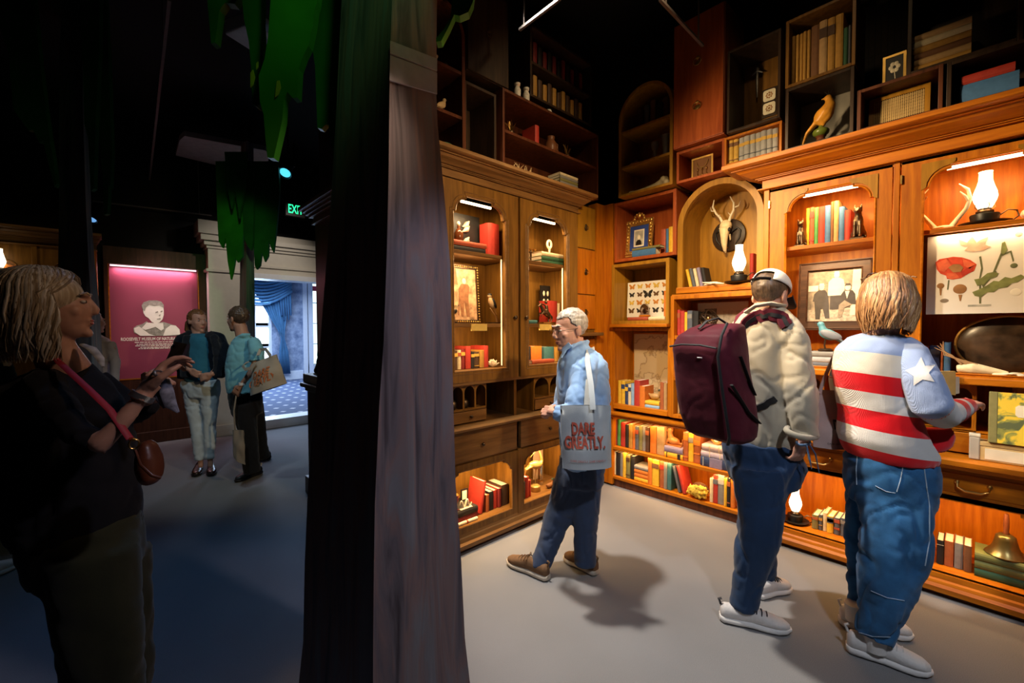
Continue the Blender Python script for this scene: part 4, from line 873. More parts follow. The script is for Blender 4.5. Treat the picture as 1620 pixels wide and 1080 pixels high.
# butterfly board
bb = wthing('R','butterfly_board','white display board of pinned orange and black butterflies','display board',ps('R',1024,470,0.25),0.25,1.6); bb.rotation_euler[0] = R(-3)
wd, hh = 0.215, 0.33
MB().box(-wd,wd,0,0.03,0,hh,0.003).build('board', plain('white_card',(0.80,0.78,0.72),0.6,var=0.03,bump=0), bb)
BUT = [plain('butterfly_'+n,c,0.6,var=0.3,scale=60) for n,c in (('orange',(0.55,0.22,0.03)),('brown',(0.12,0.06,0.02)),('yellow',(0.65,0.45,0.08)),('black',(0.02,0.018,0.015)))]
def wing(k):
    m = MB()
    for sx in (-1,1):
        m.prism([(sx*p[0]*k,p[1]*k) for p in ((0.05,0),(0.3,0.55),(0.85,0.8),(1.0,0.6),(0.75,0.15),(0.25,-0.05))],-0.003,-0.001); m.prism([(sx*p[0]*k,p[1]*k) for p in ((0.05,-0.05),(0.6,0.05),(0.75,-0.3),(0.5,-0.7),(0.25,-0.55),(0.05,-0.3))],-0.0032,-0.001)
    m.tube([(0,-0.004,0.35*k),(0,-0.004,-0.5*k)],[0.0025,0.0018],5); return m
wm = {}
for r_ in range(4):
    for c_ in range(5):
        big = (r_ == 1 and c_ == 2); kk = 0.05 if big else (0.03 if (r_+c_)%3 else 0.034); mi = 3 if big else (r_*3+c_*2)%4
        if (kk,mi) not in wm: wm[(kk,mi)] = wing(kk).mesh('butterfly'); wm[(kk,mi)].materials.append(BUT[mi])
        link(wm[(kk,mi)],'butterfly',None,bb,(-0.165+0.0825*c_,0,0.285-0.075*r_))
bj = wthing('R','bell_jar','small glass bell jar on a wooden base before the butterfly board','bell jar',ps('R',1020,485,0.17),0.17,1.597)
bj.location.z = 1.568+0.032
MB().lathe([(0.0,0),(0.05,0),(0.052,0.008),(0.045,0.016),(0,0.018)],18,cap=False).build('base', CHx, bj, 40)
MB().lathe([(0.04,0.017),(0.042,0.06),(0.04,0.085),(0.026,0.108),(0.006,0.118),(0.005,0.125),(0.008,0.13),(0.0,0.136)],18,cap=False).build('dome', glass('dome_glass'), bj, 60)
MB().ball((0,0,0.05),(0.018,0.012,0.025),10).build('specimen', BUT[1], bj, 60)

# map, sign, grey print
mp_ = wthing('R','old_map','old tan map sheet standing at the back of the niche','map',-2.045,0.38,0.785)
def mapmat():
    m, nt, b = _nt('map_paper'); mp2 = _coords(nt, rnd=False); n = nt.nodes.new('ShaderNodeTexNoise'); n.inputs['Scale'].default_value = 4; n.inputs['Detail'].default_value = 9; nt.links.new(mp2.outputs[0], n.inputs['Vector'])
    r = _ramp(nt, [(0.0,(0.62,0.46,0.24,1)),(0.485,(0.60,0.44,0.23,1)),(0.5,(0.35,0.22,0.10,1)),(0.515,(0.64,0.49,0.28,1)),(1.0,(0.62,0.48,0.28,1))]); nt.links.new(n.outputs[0], r.inputs[0]); nt.links.new(r.outputs[0], b.inputs['Base Color']); b.inputs['Roughness'].default_value = 0.8; return m
MB().box(-0.235,0.245,0,0.006,0,0.655).build('sheet', mapmat(), mp_); MB().box(-0.24,0.248,-0.002,0.008,0.655,0.67).build('batten', CHx, mp_)
sg = wthing('R','info_sign','white printed text sign on the middle shelf behind the backpack','sign',ps('R',1082,570,0.12)+0.035,0.12,1.094)
CARD = plain('sign_card',(0.78,0.76,0.74),0.6,var=0.02,bump=0)
MB().box(-0.09,0.09,0,0.008,0,0.29).build('card', CARD, sg); m = MB()
for k in range(14):
    if k in (3,): continue
    m.box(-0.075,0.075-0.03*((k*7)%3),-0.001,0,0.265-0.018*k,0.272-0.018*k+(0.006 if k < 2 else 0))
m.build('text_lines', plain('ink_grey',(0.30,0.24,0.25),0.6,bump=0), sg)
MB().box(-0.09,0.09,0.008,0.05,0,0.004).build('stand_foot', CARD, sg)
gpz = wthing('R','grey_print','grey unframed print leaning at the back of the shelf behind the armillary','print',ps('R',1140,500,0.33),0.33,1.438)
MB().box(-0.19,0.21,0,0.01,0,0.27).build('board', plain('grey_board',(0.42,0.39,0.36),0.6,var=0.03,bump=0), gpz); MB().box(-0.13,-0.03,-0.001,0,0.05,0.22).build('image', plain('dark_print',(0.12,0.11,0.10),0.6,var=0.5,scale=40,bump=0), gpz); MB().box(0.02,0.16,-0.001,0,0.06,0.2).build('image', plain('pale_print',(0.34,0.31,0.28),0.6,var=0.25,scale=30,bump=0), gpz)
am = wthing('R','armillary_sphere','small bronze armillary sphere on a stand behind the backpack','sculpture',ps('R',1121,505,0.16),0.16,1.437)
m = MB(); m.lathe([(0.04,0),(0.04,0.006),(0.015,0.014),(0.009,0.03),(0.012,0.05),(0.006,0.07)],14); m.build('stand', BRONZE, am, 40)
for ax,a in (('X',90),('X',25),('Y',90),('Y',40),('X',-30)):
    m = MB(); m.tube([(0.068*math.cos(t),0.068*math.sin(t),0) for t in [2*PI*i/20 for i in range(21)]],0.004,5); m.xf(Matrix.Translation((0,0,0.135))@Matrix.Rotation(R(a),4,ax)); m.build('ring', BRONZE, am, 60)
MB().ball((0,0,0.135),0.018,10).build('globe', BRASS, am, 60)

# duck decoys, animal figure, plate, sponge
def duck(wall, s, d, z, k, label, mat=None, turn=0):
    o = wthing(wall,'duck_decoy',label,'decoy',s,d,z); o.rotation_euler[2] += turn; m = MB()
    m.ball((0,0,0.035*k),(0.065*k,0.035*k,0.035*k)); m.tube([(0.045*k,0,0.045*k),(0.058*k,0,0.075*k),(0.06*k,0,0.095*k)],[0.02*k,0.016*k,0.015*k],10); m.ball((0.062*k,0,0.10*k),(0.022*k,0.018*k,0.019*k)); m.tube([(-0.05*k,0,0.045*k),(-0.085*k,0,0.062*k)],[0.02*k,0.006*k],8)
    link(remeshed(m,0.005*k,2),'body',mat or plain('duck_tan',(0.42,0.24,0.08),0.5),o); MB().tube([(0.08*k,0,0.098*k),(0.108*k,0,0.092*k)],[0.009*k,0.006*k],8,0.6).build('bill', BLACK, o, 60)
    MB().ball((0.062*k,0,0.108*k),(0.0232*k,0.0192*k,0.0165*k),12).build('head_cap', plain('duck_head',(0.03,0.05,0.03),0.4), o, 60); return o
duck('R',ps('R',1032,620,0.2)+0.012,0.225,ZDUCK+0.006,0.8,'tan and dark wooden duck decoy on books below the map')
fg = wthing('R','animal_figure','small orange seated animal figure on lying books in the low shelf','statue',ps('R',1065,690,0.2),0.21,ZFIG); m = MB(); OR = plain('glazed_orange',(0.50,0.20,0.06),0.35)
m.ball((0,0,0.035),(0.055,0.035,0.035)); m.tube([(-0.02,0,0.05),(-0.035,0,0.09),(-0.03,0,0.12)],[0.03,0.022,0.018],10); m.ball((-0.033,0,0.125),(0.026,0.02,0.02)); m.tube([(-0.045,0,0.12),(-0.07,0,0.112)],[0.013,0.008],8)
for sy in (-1,1): m.tube([(-0.02,sy*0.012,0.135),(-0.012,sy*0.016,0.158)],[0.008,0.002],6); m.tube([(-0.035,sy*0.018,0.05),(-0.06,sy*0.018,0.008)],[0.013,0.010],8)
m.tube([(0.04,0,0.02),(0.075,0.01,0.02),(0.08,0.0,0.06)],[0.014,0.010,0.006],8); link(remeshed(m,0.005,2),'body',OR,fg)
MB().box(-0.06,0.08,-0.035,0.035,0,0.008).build('base', OR, fg)
pt = wthing('R','round_plaque','round orange medallion standing on the violet book stack','plaque',ps('R',1138,690,0.25),0.20,ZPL+0.003); pt.scale = (0.62,0.62,0.62); MB().lathe([(0,-0.012),(0.05,-0.012),(0.066,-0.004),(0.068,0.008),(0,0.012)],24,cap=False).xf(Matrix.Translation((0,0,0.069))@Matrix.Rotation(R(90),4,'X')).build('disc', OR, pt, 40); MB().lathe([(0,0.0),(0.038,0.0),(0.034,0.006),(0,0.010)],18,cap=False).xf(Matrix.Translation((0,-0.012,0.069))@Matrix.Rotation(R(90),4,'X')).build('relief', IVORY, pt, 40); MB().box(-0.03,0.03,-0.004,0.05,0,0.006).build('stand', BRASS, pt)
spg = wthing('R','natural_sponge','shaggy yellow natural sponge lying on the bottom shelf tier','sponge',ps('R',1103,775,0.12),0.12,0.111); spg.scale = (0.88,0.88,0.95)
m = MB(); random.seed(5)
for k in range(60):
    a = random.uniform(0,2*PI); x = random.uniform(-0.085,0.085); r_ = 0.052*(1-(x/0.11)**2)**0.5; m.ball((x,r_*math.cos(a)*0.9,0.055+r_*math.sin(a)),random.uniform(0.007,0.016),6)
m.ball((0,0,0.055),(0.095,0.045,0.048),12)
me = remeshed(m,0.006,1)
ns = [v.normal.copy() for v in me.vertices]
for v, nv in zip(me.vertices, ns): v.co += nv*(0.006*noise.noise(v.co*120))
link(me,'body',plain('sponge_yellow',(0.62,0.40,0.05),0.95,var=0.4,scale=80,bump=0.6),spg)
MB().ball((0,0.07,0.06),(0.08,0.02,0.058),14).build('husk', plain('husk',(0.12,0.05,0.02),0.8), spg, 60)

# tall cabinet: framed group photograph
fp = wthing('R','framed_photograph','dark framed sepia photograph of three men above the blue bird','picture frame',ps('R',1317,465,0.2),0.22,1.48); fp.rotation_euler[0] = R(-5)
FRM = wood('frame_brown',(0.035,0.015,0.008),(0.09,0.04,0.02),'x')
fw, fh = 0.205, 0.47
MB().prism(rect(-fw,fw,0,fh),-0.015,0.015,[rect(-fw+0.055,fw-0.055,0.055,fh-0.055)]).build('frame', FRM, fp)
m = MB(); path_tube(m, rect(-fw+0.055,fw-0.055,0.055,fh-0.055), 0.006, -0.012, True); path_tube(m, rect(-fw+0.01,fw-0.01,0.01,fh-0.01), 0.008, -0.012, True); m.build('frame_bead', FRM, fp)
def photo(par, x0, x1, z0, z1, y, tone): 
    return MB().box(x0,x1,y,y+0.003,z0,z1).build('print', plain('photo_'+tone, {'sepia':(0.22,0.17,0.12),'warm':(0.62,0.36,0.20)}[tone],0.5,var=0.55,scale=22,bump=0), par)
photo(fp,-fw+0.055,fw-0.055,0.055,fh-0.055,0.004,'sepia')
LT = plain('print_light',(0.66,0.58,0.46),0.55,var=0.1,bump=0); DK = plain('print_dark',(0.045,0.035,0.03),0.55,var=0.3,bump=0); MD = plain('print_mid',(0.26,0.20,0.14),0.55,var=0.3,scale=40,bump=0)
flat('print_trees',[(-0.15,0.31),(0.15,0.30),(0.15,0.414),(-0.15,0.414)],MD,0.0027,fp,0.001)
flat('print_ground',[(-0.15,0.056),(0.15,0.056),(0.15,0.15),(-0.15,0.14)],plain('print_grass',(0.40,0.33,0.25),0.55,var=0.4,scale=60,bump=0),0.0025,fp,0.001)
flat('print_sky',[(-0.15,0.27),(-0.09,0.27),(-0.09,0.31),(-0.15,0.31)],LT,0.0025,fp,0.001)
flat('print_post',[(0.09,0.1),(0.145,0.1),(0.14,0.41),(0.10,0.41)],LT,0.0022,fp,0.001)
flat('print_shirt',[(-0.035,0.235),(0.055,0.235),(0.058,0.30),(0.05,0.34),(0.03,0.355),(-0.01,0.355),(-0.032,0.33)],LT,0.0012,fp,0.001); flat('print_legs',[(-0.02,0.14),(0.05,0.14),(0.052,0.236),(-0.02,0.236)],DK,0.0013,fp,0.001)
for x,zz2,sc in ((0.012,0.372,1),(-0.07,0.295,1),(0.075,0.285,1)):
    MB().ball((x,0.001,zz2),(0.016,0.001,0.020),12).build('print_face', LT, fp); flat('print_hat',[(x-0.022,zz2+0.012),(x+0.022,zz2+0.012),(x+0.014,zz2+0.016),(x+0.012,zz2+0.028),(x-0.012,zz2+0.028),(x-0.014,zz2+0.016)],DK if x > 0.05 else LT,-0.0005,fp,0.001)
flat('print_coat',[(-0.12,0.20),(-0.03,0.20),(-0.035,0.25),(-0.05,0.275),(-0.09,0.275),(-0.112,0.25)],DK,0.0006,fp,0.001); flat('print_trousers',[(-0.10,0.075),(-0.075,0.075),(-0.07,0.15),(-0.06,0.15),(-0.045,0.08),(-0.02,0.08),(-0.03,0.205),(-0.11,0.205)],DK,0.0004,fp,0.001)
flat('print_coat',[(0.03,0.18),(0.12,0.17),(0.115,0.24),(0.10,0.265),(0.055,0.265),(0.04,0.24)],DK,0.0006,fp,0.001); flat('print_lapel',[(0.06,0.262),(0.085,0.262),(0.072,0.21)],LT,0.0,fp,0.0006); flat('print_trousers',[(0.025,0.085),(0.045,0.085),(0.06,0.15),(0.10,0.17),(0.06,0.2),(0.03,0.17)],MD,-0.0002,fp,0.0006)
# blue bird on the grey books
def bird(wall, s, d, z, k, label, cols, turn=0, stand=True, tilt=0, name='bird_figure', base=True):
    o = wthing(wall,name,label,'bird',s,d,z); o.rotation_euler[2] += turn; c1, c2 = cols; zb = 0.07*k if stand else 0.03*k
    m = MB(); T = Matrix.Translation((0,0,zb))@Matrix.Rotation(R(-tilt),4,'Y')
    m.ball((0,0,0.03*k),(0.05*k,0.028*k,0.03*k)); m.tube([(0.03*k,0,0.04*k),(0.05*k,0,0.062*k)],[0.022*k,0.016*k],10); m.ball((0.056*k,0,0.068*k),(0.02*k,0.017*k,0.018*k)); m.tube([(-0.035*k,0,0.028*k),(-0.08*k,0,0.018*k),(-0.115*k,0,0.012*k)],[0.02*k,0.012*k,0.008*k],8,0.6); m.xf(T)
    link(remeshed(m,0.0045*k,2),'body',c1,o)
    w_ = MB()
    for sy in (-1,1): w_.ball((-0.012*k,sy*0.024*k,0.034*k),(0.052*k,0.009*k,0.022*k),12); w_.tube([(-0.05*k,sy*0.02*k,0.03*k),(-0.09*k,sy*0.012*k,0.018*k)],[0.011*k,0.003*k],6,0.5)
    w_.xf(T); w_.build('wings', c2, o, 60)
    m = MB().tube([(0.072*k,0,0.068*k),(0.094*k,0,0.064*k)],[0.006*k,0.0012*k],8); m.xf(T); m.build('beak', BLACK, o, 60)
    if stand:
        m = MB()
        for sy in (-1,1): m.tube([(0.0,sy*0.012*k,zb+0.012*k),(0.005*k,sy*0.012*k,0.03*k),(0.0,sy*0.012*k,0.014*k)],0.0025*k,5)
        m.build('legs', BRONZE, o)
        if base: MB().lathe([(0.035*k,0),(0.036*k,0.01*k),(0.026*k,0.016*k)],14).build('base', DRK, o, 40)
    return o
TEALB = plain('bird_teal',(0.10,0.30,0.36),0.4); GRB = plain('bird_grey',(0.20,0.22,0.25),0.5)
bird('R',ps('R',1306,540,0.12),0.12,ZBIRD,1.15,'teal and grey bird figure perched on three grey books',(TEALB,GRB),turn=PI,tilt=24)
MB().box(-0.055,0.055,0,0.003,0.0,0.05).build('caption_card', plain('caption_yellow',(0.70,0.48,0.12),0.6,bump=0), wthing('R','caption_card','yellow caption card behind the teal bird','card',ps('R',1310,548,0.3),0.30,1.232))
bpy.data.objects['caption_card'].name = 'caption_card'
# right bay: antlers, shell, botanical poster
an = wthing('R','antler_pair','small pale pair of antlers on the top shelf beside the lamp','antlers',ps('R',1492,345,0.12),0.13,2.050)
m = MB(); m.ball((0,0,0.012),(0.05,0.028,0.014)); m.build('skull_plate', IVORY, an, 60)
for sx in (-1,1):
    a = MB(); a.tube([(sx*0.035,0,0.015),(sx*0.055,0,0.05),(sx*0.09,-0.02,0.10),(sx*0.105,-0.03,0.15),(sx*0.095,-0.04,0.20),(sx*0.06,-0.05,0.235)],[0.014,0.011,0.010,0.009,0.007,0.002],8); a.tube([(sx*0.10,-0.025,0.135),(sx*0.085,-0.05,0.165),(sx*0.065,-0.06,0.19)],[0.008,0.006,0.002],6); a.build('antler', IVORY, an, 60)
def wshell(wall, px, d, z, k, label, name='seashell'):
    o = wthing(wall,name,label,'shell',ps(wall,px,400,d),d,z); m = MB(); pts = []; rr = []
    for i in range(40): t = i/39; a = t*4.5*PI; r_ = 0.035*k*(1-t)**0.8; pts.append((r_*math.cos(a)*0.9+0.045*k*t*1.6,r_*math.sin(a),0.035*k+0.01*k*math.sin(a)*(1-t))); rr.append(0.030*k*(1-t)**1.1+0.002*k)
    m.tube(pts,rr,9); m.build('whorl', plain('shell_pink',(0.72,0.55,0.42),0.4,var=0.3,scale=40), o, 60); return o
wshell('R',1630,0.18,2.050,1.1,'pale spiral shell right of the upper oil lamp')
bp_ = wthing('R','botanical_poster','pale botanical print of a red poppy with seed heads','poster',0.02,0.07,1.57)
PW0, PW1, PH = -0.225, 0.235, 0.44
MB().box(PW0,PW1,0,0.004,0,PH).build('sheet', plain('poster_paper',(0.80,0.74,0.66),0.7,var=0.02,bump=0), bp_)
def PB(px,py): a = PR(px,py,0.07); return (a[0]-0.02, a[1]-1.57)
POP = plain('poppy_red',(0.62,0.06,0.02),0.6,var=0.25,scale=25,bump=0); POP2 = plain('poppy_pale',(0.70,0.42,0.30),0.6,var=0.25,scale=25,bump=0); LEAF = plain('leaf_green',(0.20,0.22,0.07),0.6,var=0.3,scale=30,bump=0); STEM = plain('stem_green',(0.13,0.14,0.06),0.6,bump=0); POD = plain('pod_brown',(0.32,0.15,0.05),0.6,var=0.3,bump=0)
def pp_(pts, mat, y, name): return MB().prism([PB(*p) for p in pts], y, y+0.0012).build(name, mat, bp_)
pp_([(1480,415),(1486,410),(1497,408),(1508,406),(1522,407),(1535,411),(1545,418),(1541,428),(1530,434),(1520,440),(1508,442),(1498,441),(1497,436),(1488,433),(1482,426)],POP,-0.0015,'poppy_petals')
POP3 = plain('poppy_light',(0.74,0.13,0.05),0.6,var=0.2,scale=30,bump=0); POP4 = plain('poppy_deep',(0.45,0.03,0.012),0.6,var=0.2,scale=30,bump=0)
for q_,mt_ in (([(1482,416),(1497,409),(1505,420),(1494,430),(1486,428)],POP3),([(1499,408),(1520,407),(1524,417),(1508,418)],POP),([(1522,408),(1543,418),(1534,425),(1525,420)],POP3),([(1540,420),(1538,429),(1522,437),(1520,430),(1530,424)],POP4),([(1498,432),(1512,432),(1518,439),(1504,442),(1497,438)],POP3)): pp_(q_,mt_,-0.0026,'poppy_petal')
pp_([(1500,423),(1508,418),(1518,418),(1524,423),(1520,430),(1508,431)],POD,-0.0036,'poppy_centre')
pp_([(1516,378),(1530,384),(1538,373),(1545,384),(1552,379),(1564,374),(1558,387),(1568,390),(1556,396),(1540,398),(1526,396),(1532,390),(1520,388)],POP2,-0.0015,'poppy_side_view')
for a in ([(1500,443),(1502,443),(1500,458),(1498,458)],[(1549,406),(1552,405),(1555,425),(1551,440),(1549,440),(1552,424)],[(1549,448),(1552,448),(1552,480),(1549,480)],[(1570,432),(1583,400),(1586,401),(1573,433)],[(1584,402),(1600,396),(1604,412),(1602,414),(1598,399),(1585,405)],[(1552,448),(1575,428),(1577,430),(1555,455)]): pp_(a,STEM,-0.0015,'stem')
pp_([(1541,442),(1552,440),(1562,432),(1572,430),(1580,432),(1576,438),(1564,442),(1556,450),(1546,452)],LEAF,-0.0026,'leaf')
pp_([(1538,462),(1548,458),(1560,452),(1572,444),(1580,445),(1590,438),(1600,440),(1615,434),(1622,438),(1610,446),(1600,448),(1594,454),(1580,456),(1572,462),(1562,462),(1552,470),(1542,468)],LEAF,-0.0026,'leaf')
pp_([(1585,384),(1590,382),(1594,396),(1588,402),(1583,400)],LEAF,-0.0026,'bud')
for cx_,cy_,r_,mt in ((1604,420,6,STEM),(1488,452,6,POD),(1518.5,457,11,POD),(1494,475.5,7,MD),(1612,370,6,POP2),(1607,462,9,PINKW)):
    c_ = PB(cx_,cy_); e_x = PB(cx_+r_,cy_)[0]-c_[0]; MB().ball((c_[0],-0.001,c_[1]),(e_x,0.0012,e_x*(0.65 if cy_ > 470 else 1.0)),16).build('seed_head', mt, bp_)
for a in ([(1486,456),(1490,456),(1489,467),(1487,467)],[(1516,466),(1522,466),(1520,476),(1518,476)]): pp_(a,POD,-0.0015,'stalk')
MB().box(PB(1531,484)[0],PB(1568,483)[0],-0.001,0,PB(1531,485)[1],PB(1531,482)[1]).build('caption_line', GREYP, bp_)
# dark shell / carapace with bone and branch
ts = wthing('R','carapace','large dark oval turtle carapace standing on the ledge','shell',ps('R',1596,545,0.18),0.20,1.244)
m = MB().ball((0,0,0.155),(0.20,0.045,0.155),28); m.build('shell', plain('carapace',(0.06,0.035,0.02),0.3,var=0.7,scale=12,bump=0.4), ts, 60)
m = MB(); m.tube([(0.202*math.cos(t),-0.01,0.155+0.157*math.sin(t)) for t in [2*PI*i/40 for i in range(41)]],0.008,6); m.build('rim', plain('rim_gold',(0.5,0.26,0.05),0.5), ts, 60)
bn = wthing('R','animal_skull','pale long animal skull lying before the carapace','skull',ps('R',1560,575,0.07),0.07,1.232)
m = MB(); m.tube([(-0.11,0,0.035),(-0.05,0,0.04),(0.0,0,0.032),(0.08,0,0.02)],[0.02,0.034,0.026,0.012],10); m.tube([(-0.10,0.01,0.012),(0.06,0.01,0.010)],[0.012,0.006],8); link(remeshed(m,0.005,2),'skull',BON,bn)
m = MB(); [m.tube([(-0.09+0.02*k,-0.01,0.06),(-0.13-0.01*k,-0.015,0.11),(-0.20+0.012*k,-0.02,0.15+0.012*k)],[0.006,0.004,0.002],5) for k in range(4)]; m.build('whiskers', plain('twig',(0.35,0.2,0.09),0.7), bn, 60)
sc_ = wthing('R','shell_fragments','white shell fragments lying at the right edge of the ledge','shell',ps('R',1605,580,0.05),0.05,1.238); m = MB()
for k in range(5): m.ball((-0.05+0.026*k,0.006*(k%2),0.009+0.004*(k%3)),(0.03,0.016,0.008),10,Matrix.Rotation(R(20*k),3,'Z').to_quaternion())
link(remeshed(m,0.004,1),'fragments',IVORY,sc_)
# marbled book and box on the desk
mb_ = wthing('R','marbled_book','large yellow and green marbled book propped open-faced on the desk','book',ps('R',1564,660,-0.06),-0.06,0.905); mb_.rotation_euler[0] = R(-8)
def marbled():
    m, nt, b = _nt('marbled'); mp2 = _coords(nt, rnd=False); n = nt.nodes.new('ShaderNodeTexNoise'); n.inputs['Scale'].default_value = 14; n.inputs['Detail'].default_value = 6; n.inputs['Distortion'].default_value = 1.5; nt.links.new(mp2.outputs[0], n.inputs['Vector'])
    r = _ramp(nt, [(0.40,(0.10,0.12,0.05,1)),(0.47,(0.30,0.30,0.06,1)),(0.53,(0.75,0.52,0.04,1)),(1.0,(0.80,0.58,0.06,1))]); nt.links.new(n.outputs[0], r.inputs[0]); nt.links.new(r.outputs[0], b.inputs['Base Color']); b.inputs['Roughness'].default_value = 0.45; return m
MB().box(0.03,0.255,0,0.03,0,0.26,0.002).build('cover', marbled(), mb_); MB().box(0,0.032,-0.002,0.032,-0.001,0.261,0.004).build('spine', bookmat('olive'), mb_)
MB().prism([(0.09,0.15),(0.10,0.14),(0.21,0.14),(0.22,0.15),(0.22,0.19),(0.21,0.20),(0.10,0.20),(0.09,0.19)],-0.002,0).build('title_label', PAPER, mb_)
wb = wthing('R','specimen_box','pale lidded wooden box under the marbled book','box',ps('R',1600,710,-0.04)+0.02,-0.045,0.802)
MB().box(-0.14,0.13,0,0.08,0,0.075,0.003).build('box', plain('pale_wood',(0.55,0.38,0.16),0.5), wb); MB().box(-0.142,0.132,-0.002,0.082,0.076,0.10,0.003).build('lid', plain('pale_wood',(0.55,0.38,0.16),0.5), wb); MB().box(-0.11,0.12,-0.003,0,0.01,0.066).build('card', PAPER, wb)
jr = wthing('R','glass_jar','small square glass block standing in the pigeonhole by her hand','jar',ps('R',1543,660,-0.03),-0.03,0.802); MB().box(-0.02,0.02,-0.02,0.02,0,0.12,0.006).build('jar', plain('frosted_glass',(0.5,0.45,0.36),0.2,var=0.05,bump=0), jr); MB().box(-0.021,0.021,-0.021,0.021,0.12,0.135,0.003).build('lid', IVORY, jr)
# bell
be = wthing('R','bronze_bell','bronze hand bell with tall wooden handle on green books','bell',ps('R',1590,900,0.13),0.14,ZBELL)
MB().lathe([(0.0,0.0),(0.078,0.0),(0.08,0.006),(0.066,0.022),(0.05,0.05),(0.042,0.085),(0.038,0.105),(0.026,0.115),(0.0,0.117)],26,cap=False).build('bell', plain('bell_bronze',(0.16,0.13,0.05),0.3,0.8), be, 40)
MB().lathe([(0.012,0.115),(0.014,0.122),(0.010,0.13),(0.012,0.16),(0.011,0.20),(0.008,0.225)],14).build('handle', MAH, be, 60)

# ---- upper right boxes
def vase(wall, px, d, z, prof, mat, label, k=1.0, seg=18):
    o = wthing(wall,'vase',label,'vase',ps(wall,px,200,d),d,z); MB().lathe([(r*k,h*k) for r,h in prof],seg).build('body', mat, o, 50)
    MB().lathe([(prof[-1][0]*k*1.05,prof[-1][1]*k-0.004*k),(prof[-1][0]*k*1.12,prof[-1][1]*k),(prof[-1][0]*k*0.8,prof[-1][1]*k+0.002*k)],seg).build('rim', mat, o, 50); return o
SIL = plain('pewter',(0.30,0.29,0.27),0.35,0.6)
vase('R',1036,0.12,2.924,[(0.03,0),(0.032,0.01),(0.012,0.02),(0.012,0.05),(0.02,0.075),(0.012,0.095),(0.028,0.125),(0.034,0.15),(0.026,0.175)],SIL,'turned pewter candlestick vase on the arched box middle shelf')
vase('R',1054,0.12,2.924,[(0.026,0),(0.024,0.02),(0.028,0.1),(0.036,0.18),(0.04,0.20)],SIL,'tall flared pewter vase on the arched box middle shelf')
wshell('R',1001,0.12,2.926,1.0,'dim spiral shell, left of two in the arched box'); wshell('R',1016,0.12,2.926,0.8,'dim spiral shell, right of two in the arched box')
lb = wthing('R','long_bone','long pale leg bone lying in the arched box bottom','bone',ps('R',1028,295,0.10),0.10,2.684); lb.scale = (0.9,0.9,0.9)
m = MB(); m.tube([(-0.19,0,0.03),(-0.16,0,0.028),(-0.05,0,0.035),(0.06,0,0.045),(0.13,0,0.06)],[0.024,0.017,0.016,0.022,0.034],12)
for p in ((-0.20,0.012,0.032),(-0.20,-0.014,0.026),(0.15,0.02,0.085),(0.15,-0.02,0.075),(0.17,0,0.05)): m.ball(p,0.030 if p[0] > 0 else 0.022,10)
link(remeshed(m,0.006,3),'bone',BON,lb)
er = wthing('R','earring_frame','gold framed display of dangling earrings in the small red box','display frame',ps('R',1109,262,0.1),0.12,2.677)
MB().prism(rect(-0.085,0.085,0,0.185),0,0.015,[rect(-0.072,0.072,0.013,0.172)]).build('frame', GOLD, er); MB().box(-0.073,0.073,0.006,0.012,0.012,0.173).build('backing', plain('brown_felt',(0.22,0.10,0.04),0.9), er)
m = MB(); m.tube([(0.045*math.cos(t),0,0.15-0.05*math.sin(t)) for t in [PI*i/12 for i in range(13)]],0.003,5)
for x in (-0.035,0.0,0.035): m.tube([(x,0,0.10),(x,0,0.04)],0.002,5); m.ball((x,0,0.085),0.008,8); m.ball((x,0,0.04),(0.006,0.006,0.010),8)
m.build('jewellery', BRASS, er, 60)
hc = wthing('R','hanging_carving','thin dark carved figure hanging in the tall dark box','carving',ps('R',1194,130,0.1),0.15,PR(1194,160,0.1)[1]); m = MB(); m.tube([(0,0,0),(0,0,0.10),(0.0,0,0.19)],[0.004,0.010,0.008],8); m.ball((0,0,0.20),(0.014,0.012,0.018),10); m.tube([(-0.035,0,0.17),(0,0,0.19),(0.035,0,0.165)],[0.004,0.008,0.004],6); m.build('figure', SIL, hc, 60); MB().tube([(0,0,0.21),(0,0,0.255)],0.0015,5).build('cord', BLACK, hc); hc.location.z = 3.44-0.255
tf = wthing('R','tile_frame','dark frame with two cream patterned tiles in the tall dark box','picture frame',ps('R',1217,162,0.17),0.172,3.03)
MB().box(-0.05,0.05,0,0.015,0,0.20,0.002).build('frame', DRK, tf)
for zz in (0.055,0.148):
    t_ = MB().prism([(-0.036,zz-0.036),(-0.026,zz-0.04),(0.026,zz-0.04),(0.036,zz-0.036),(0.040,zz-0.026),(0.04,zz+0.026),(0.036,zz+0.036),(0.026,zz+0.04),(-0.026,zz+0.04),(-0.036,zz+0.036),(-0.04,zz+0.026),(-0.04,zz-0.026)],-0.005,0).build('tile', IVORY, tf)
    m = MB()
    for k in range(8): a = 2*PI*k/8; m.ball((0.018*math.cos(a),-0.006,zz+0.018*math.sin(a)),(0.006,0.003,0.006),8)
    m.ball((0,-0.006,zz),(0.008,0.003,0.008),8); m.build('rosette', POD, t_)
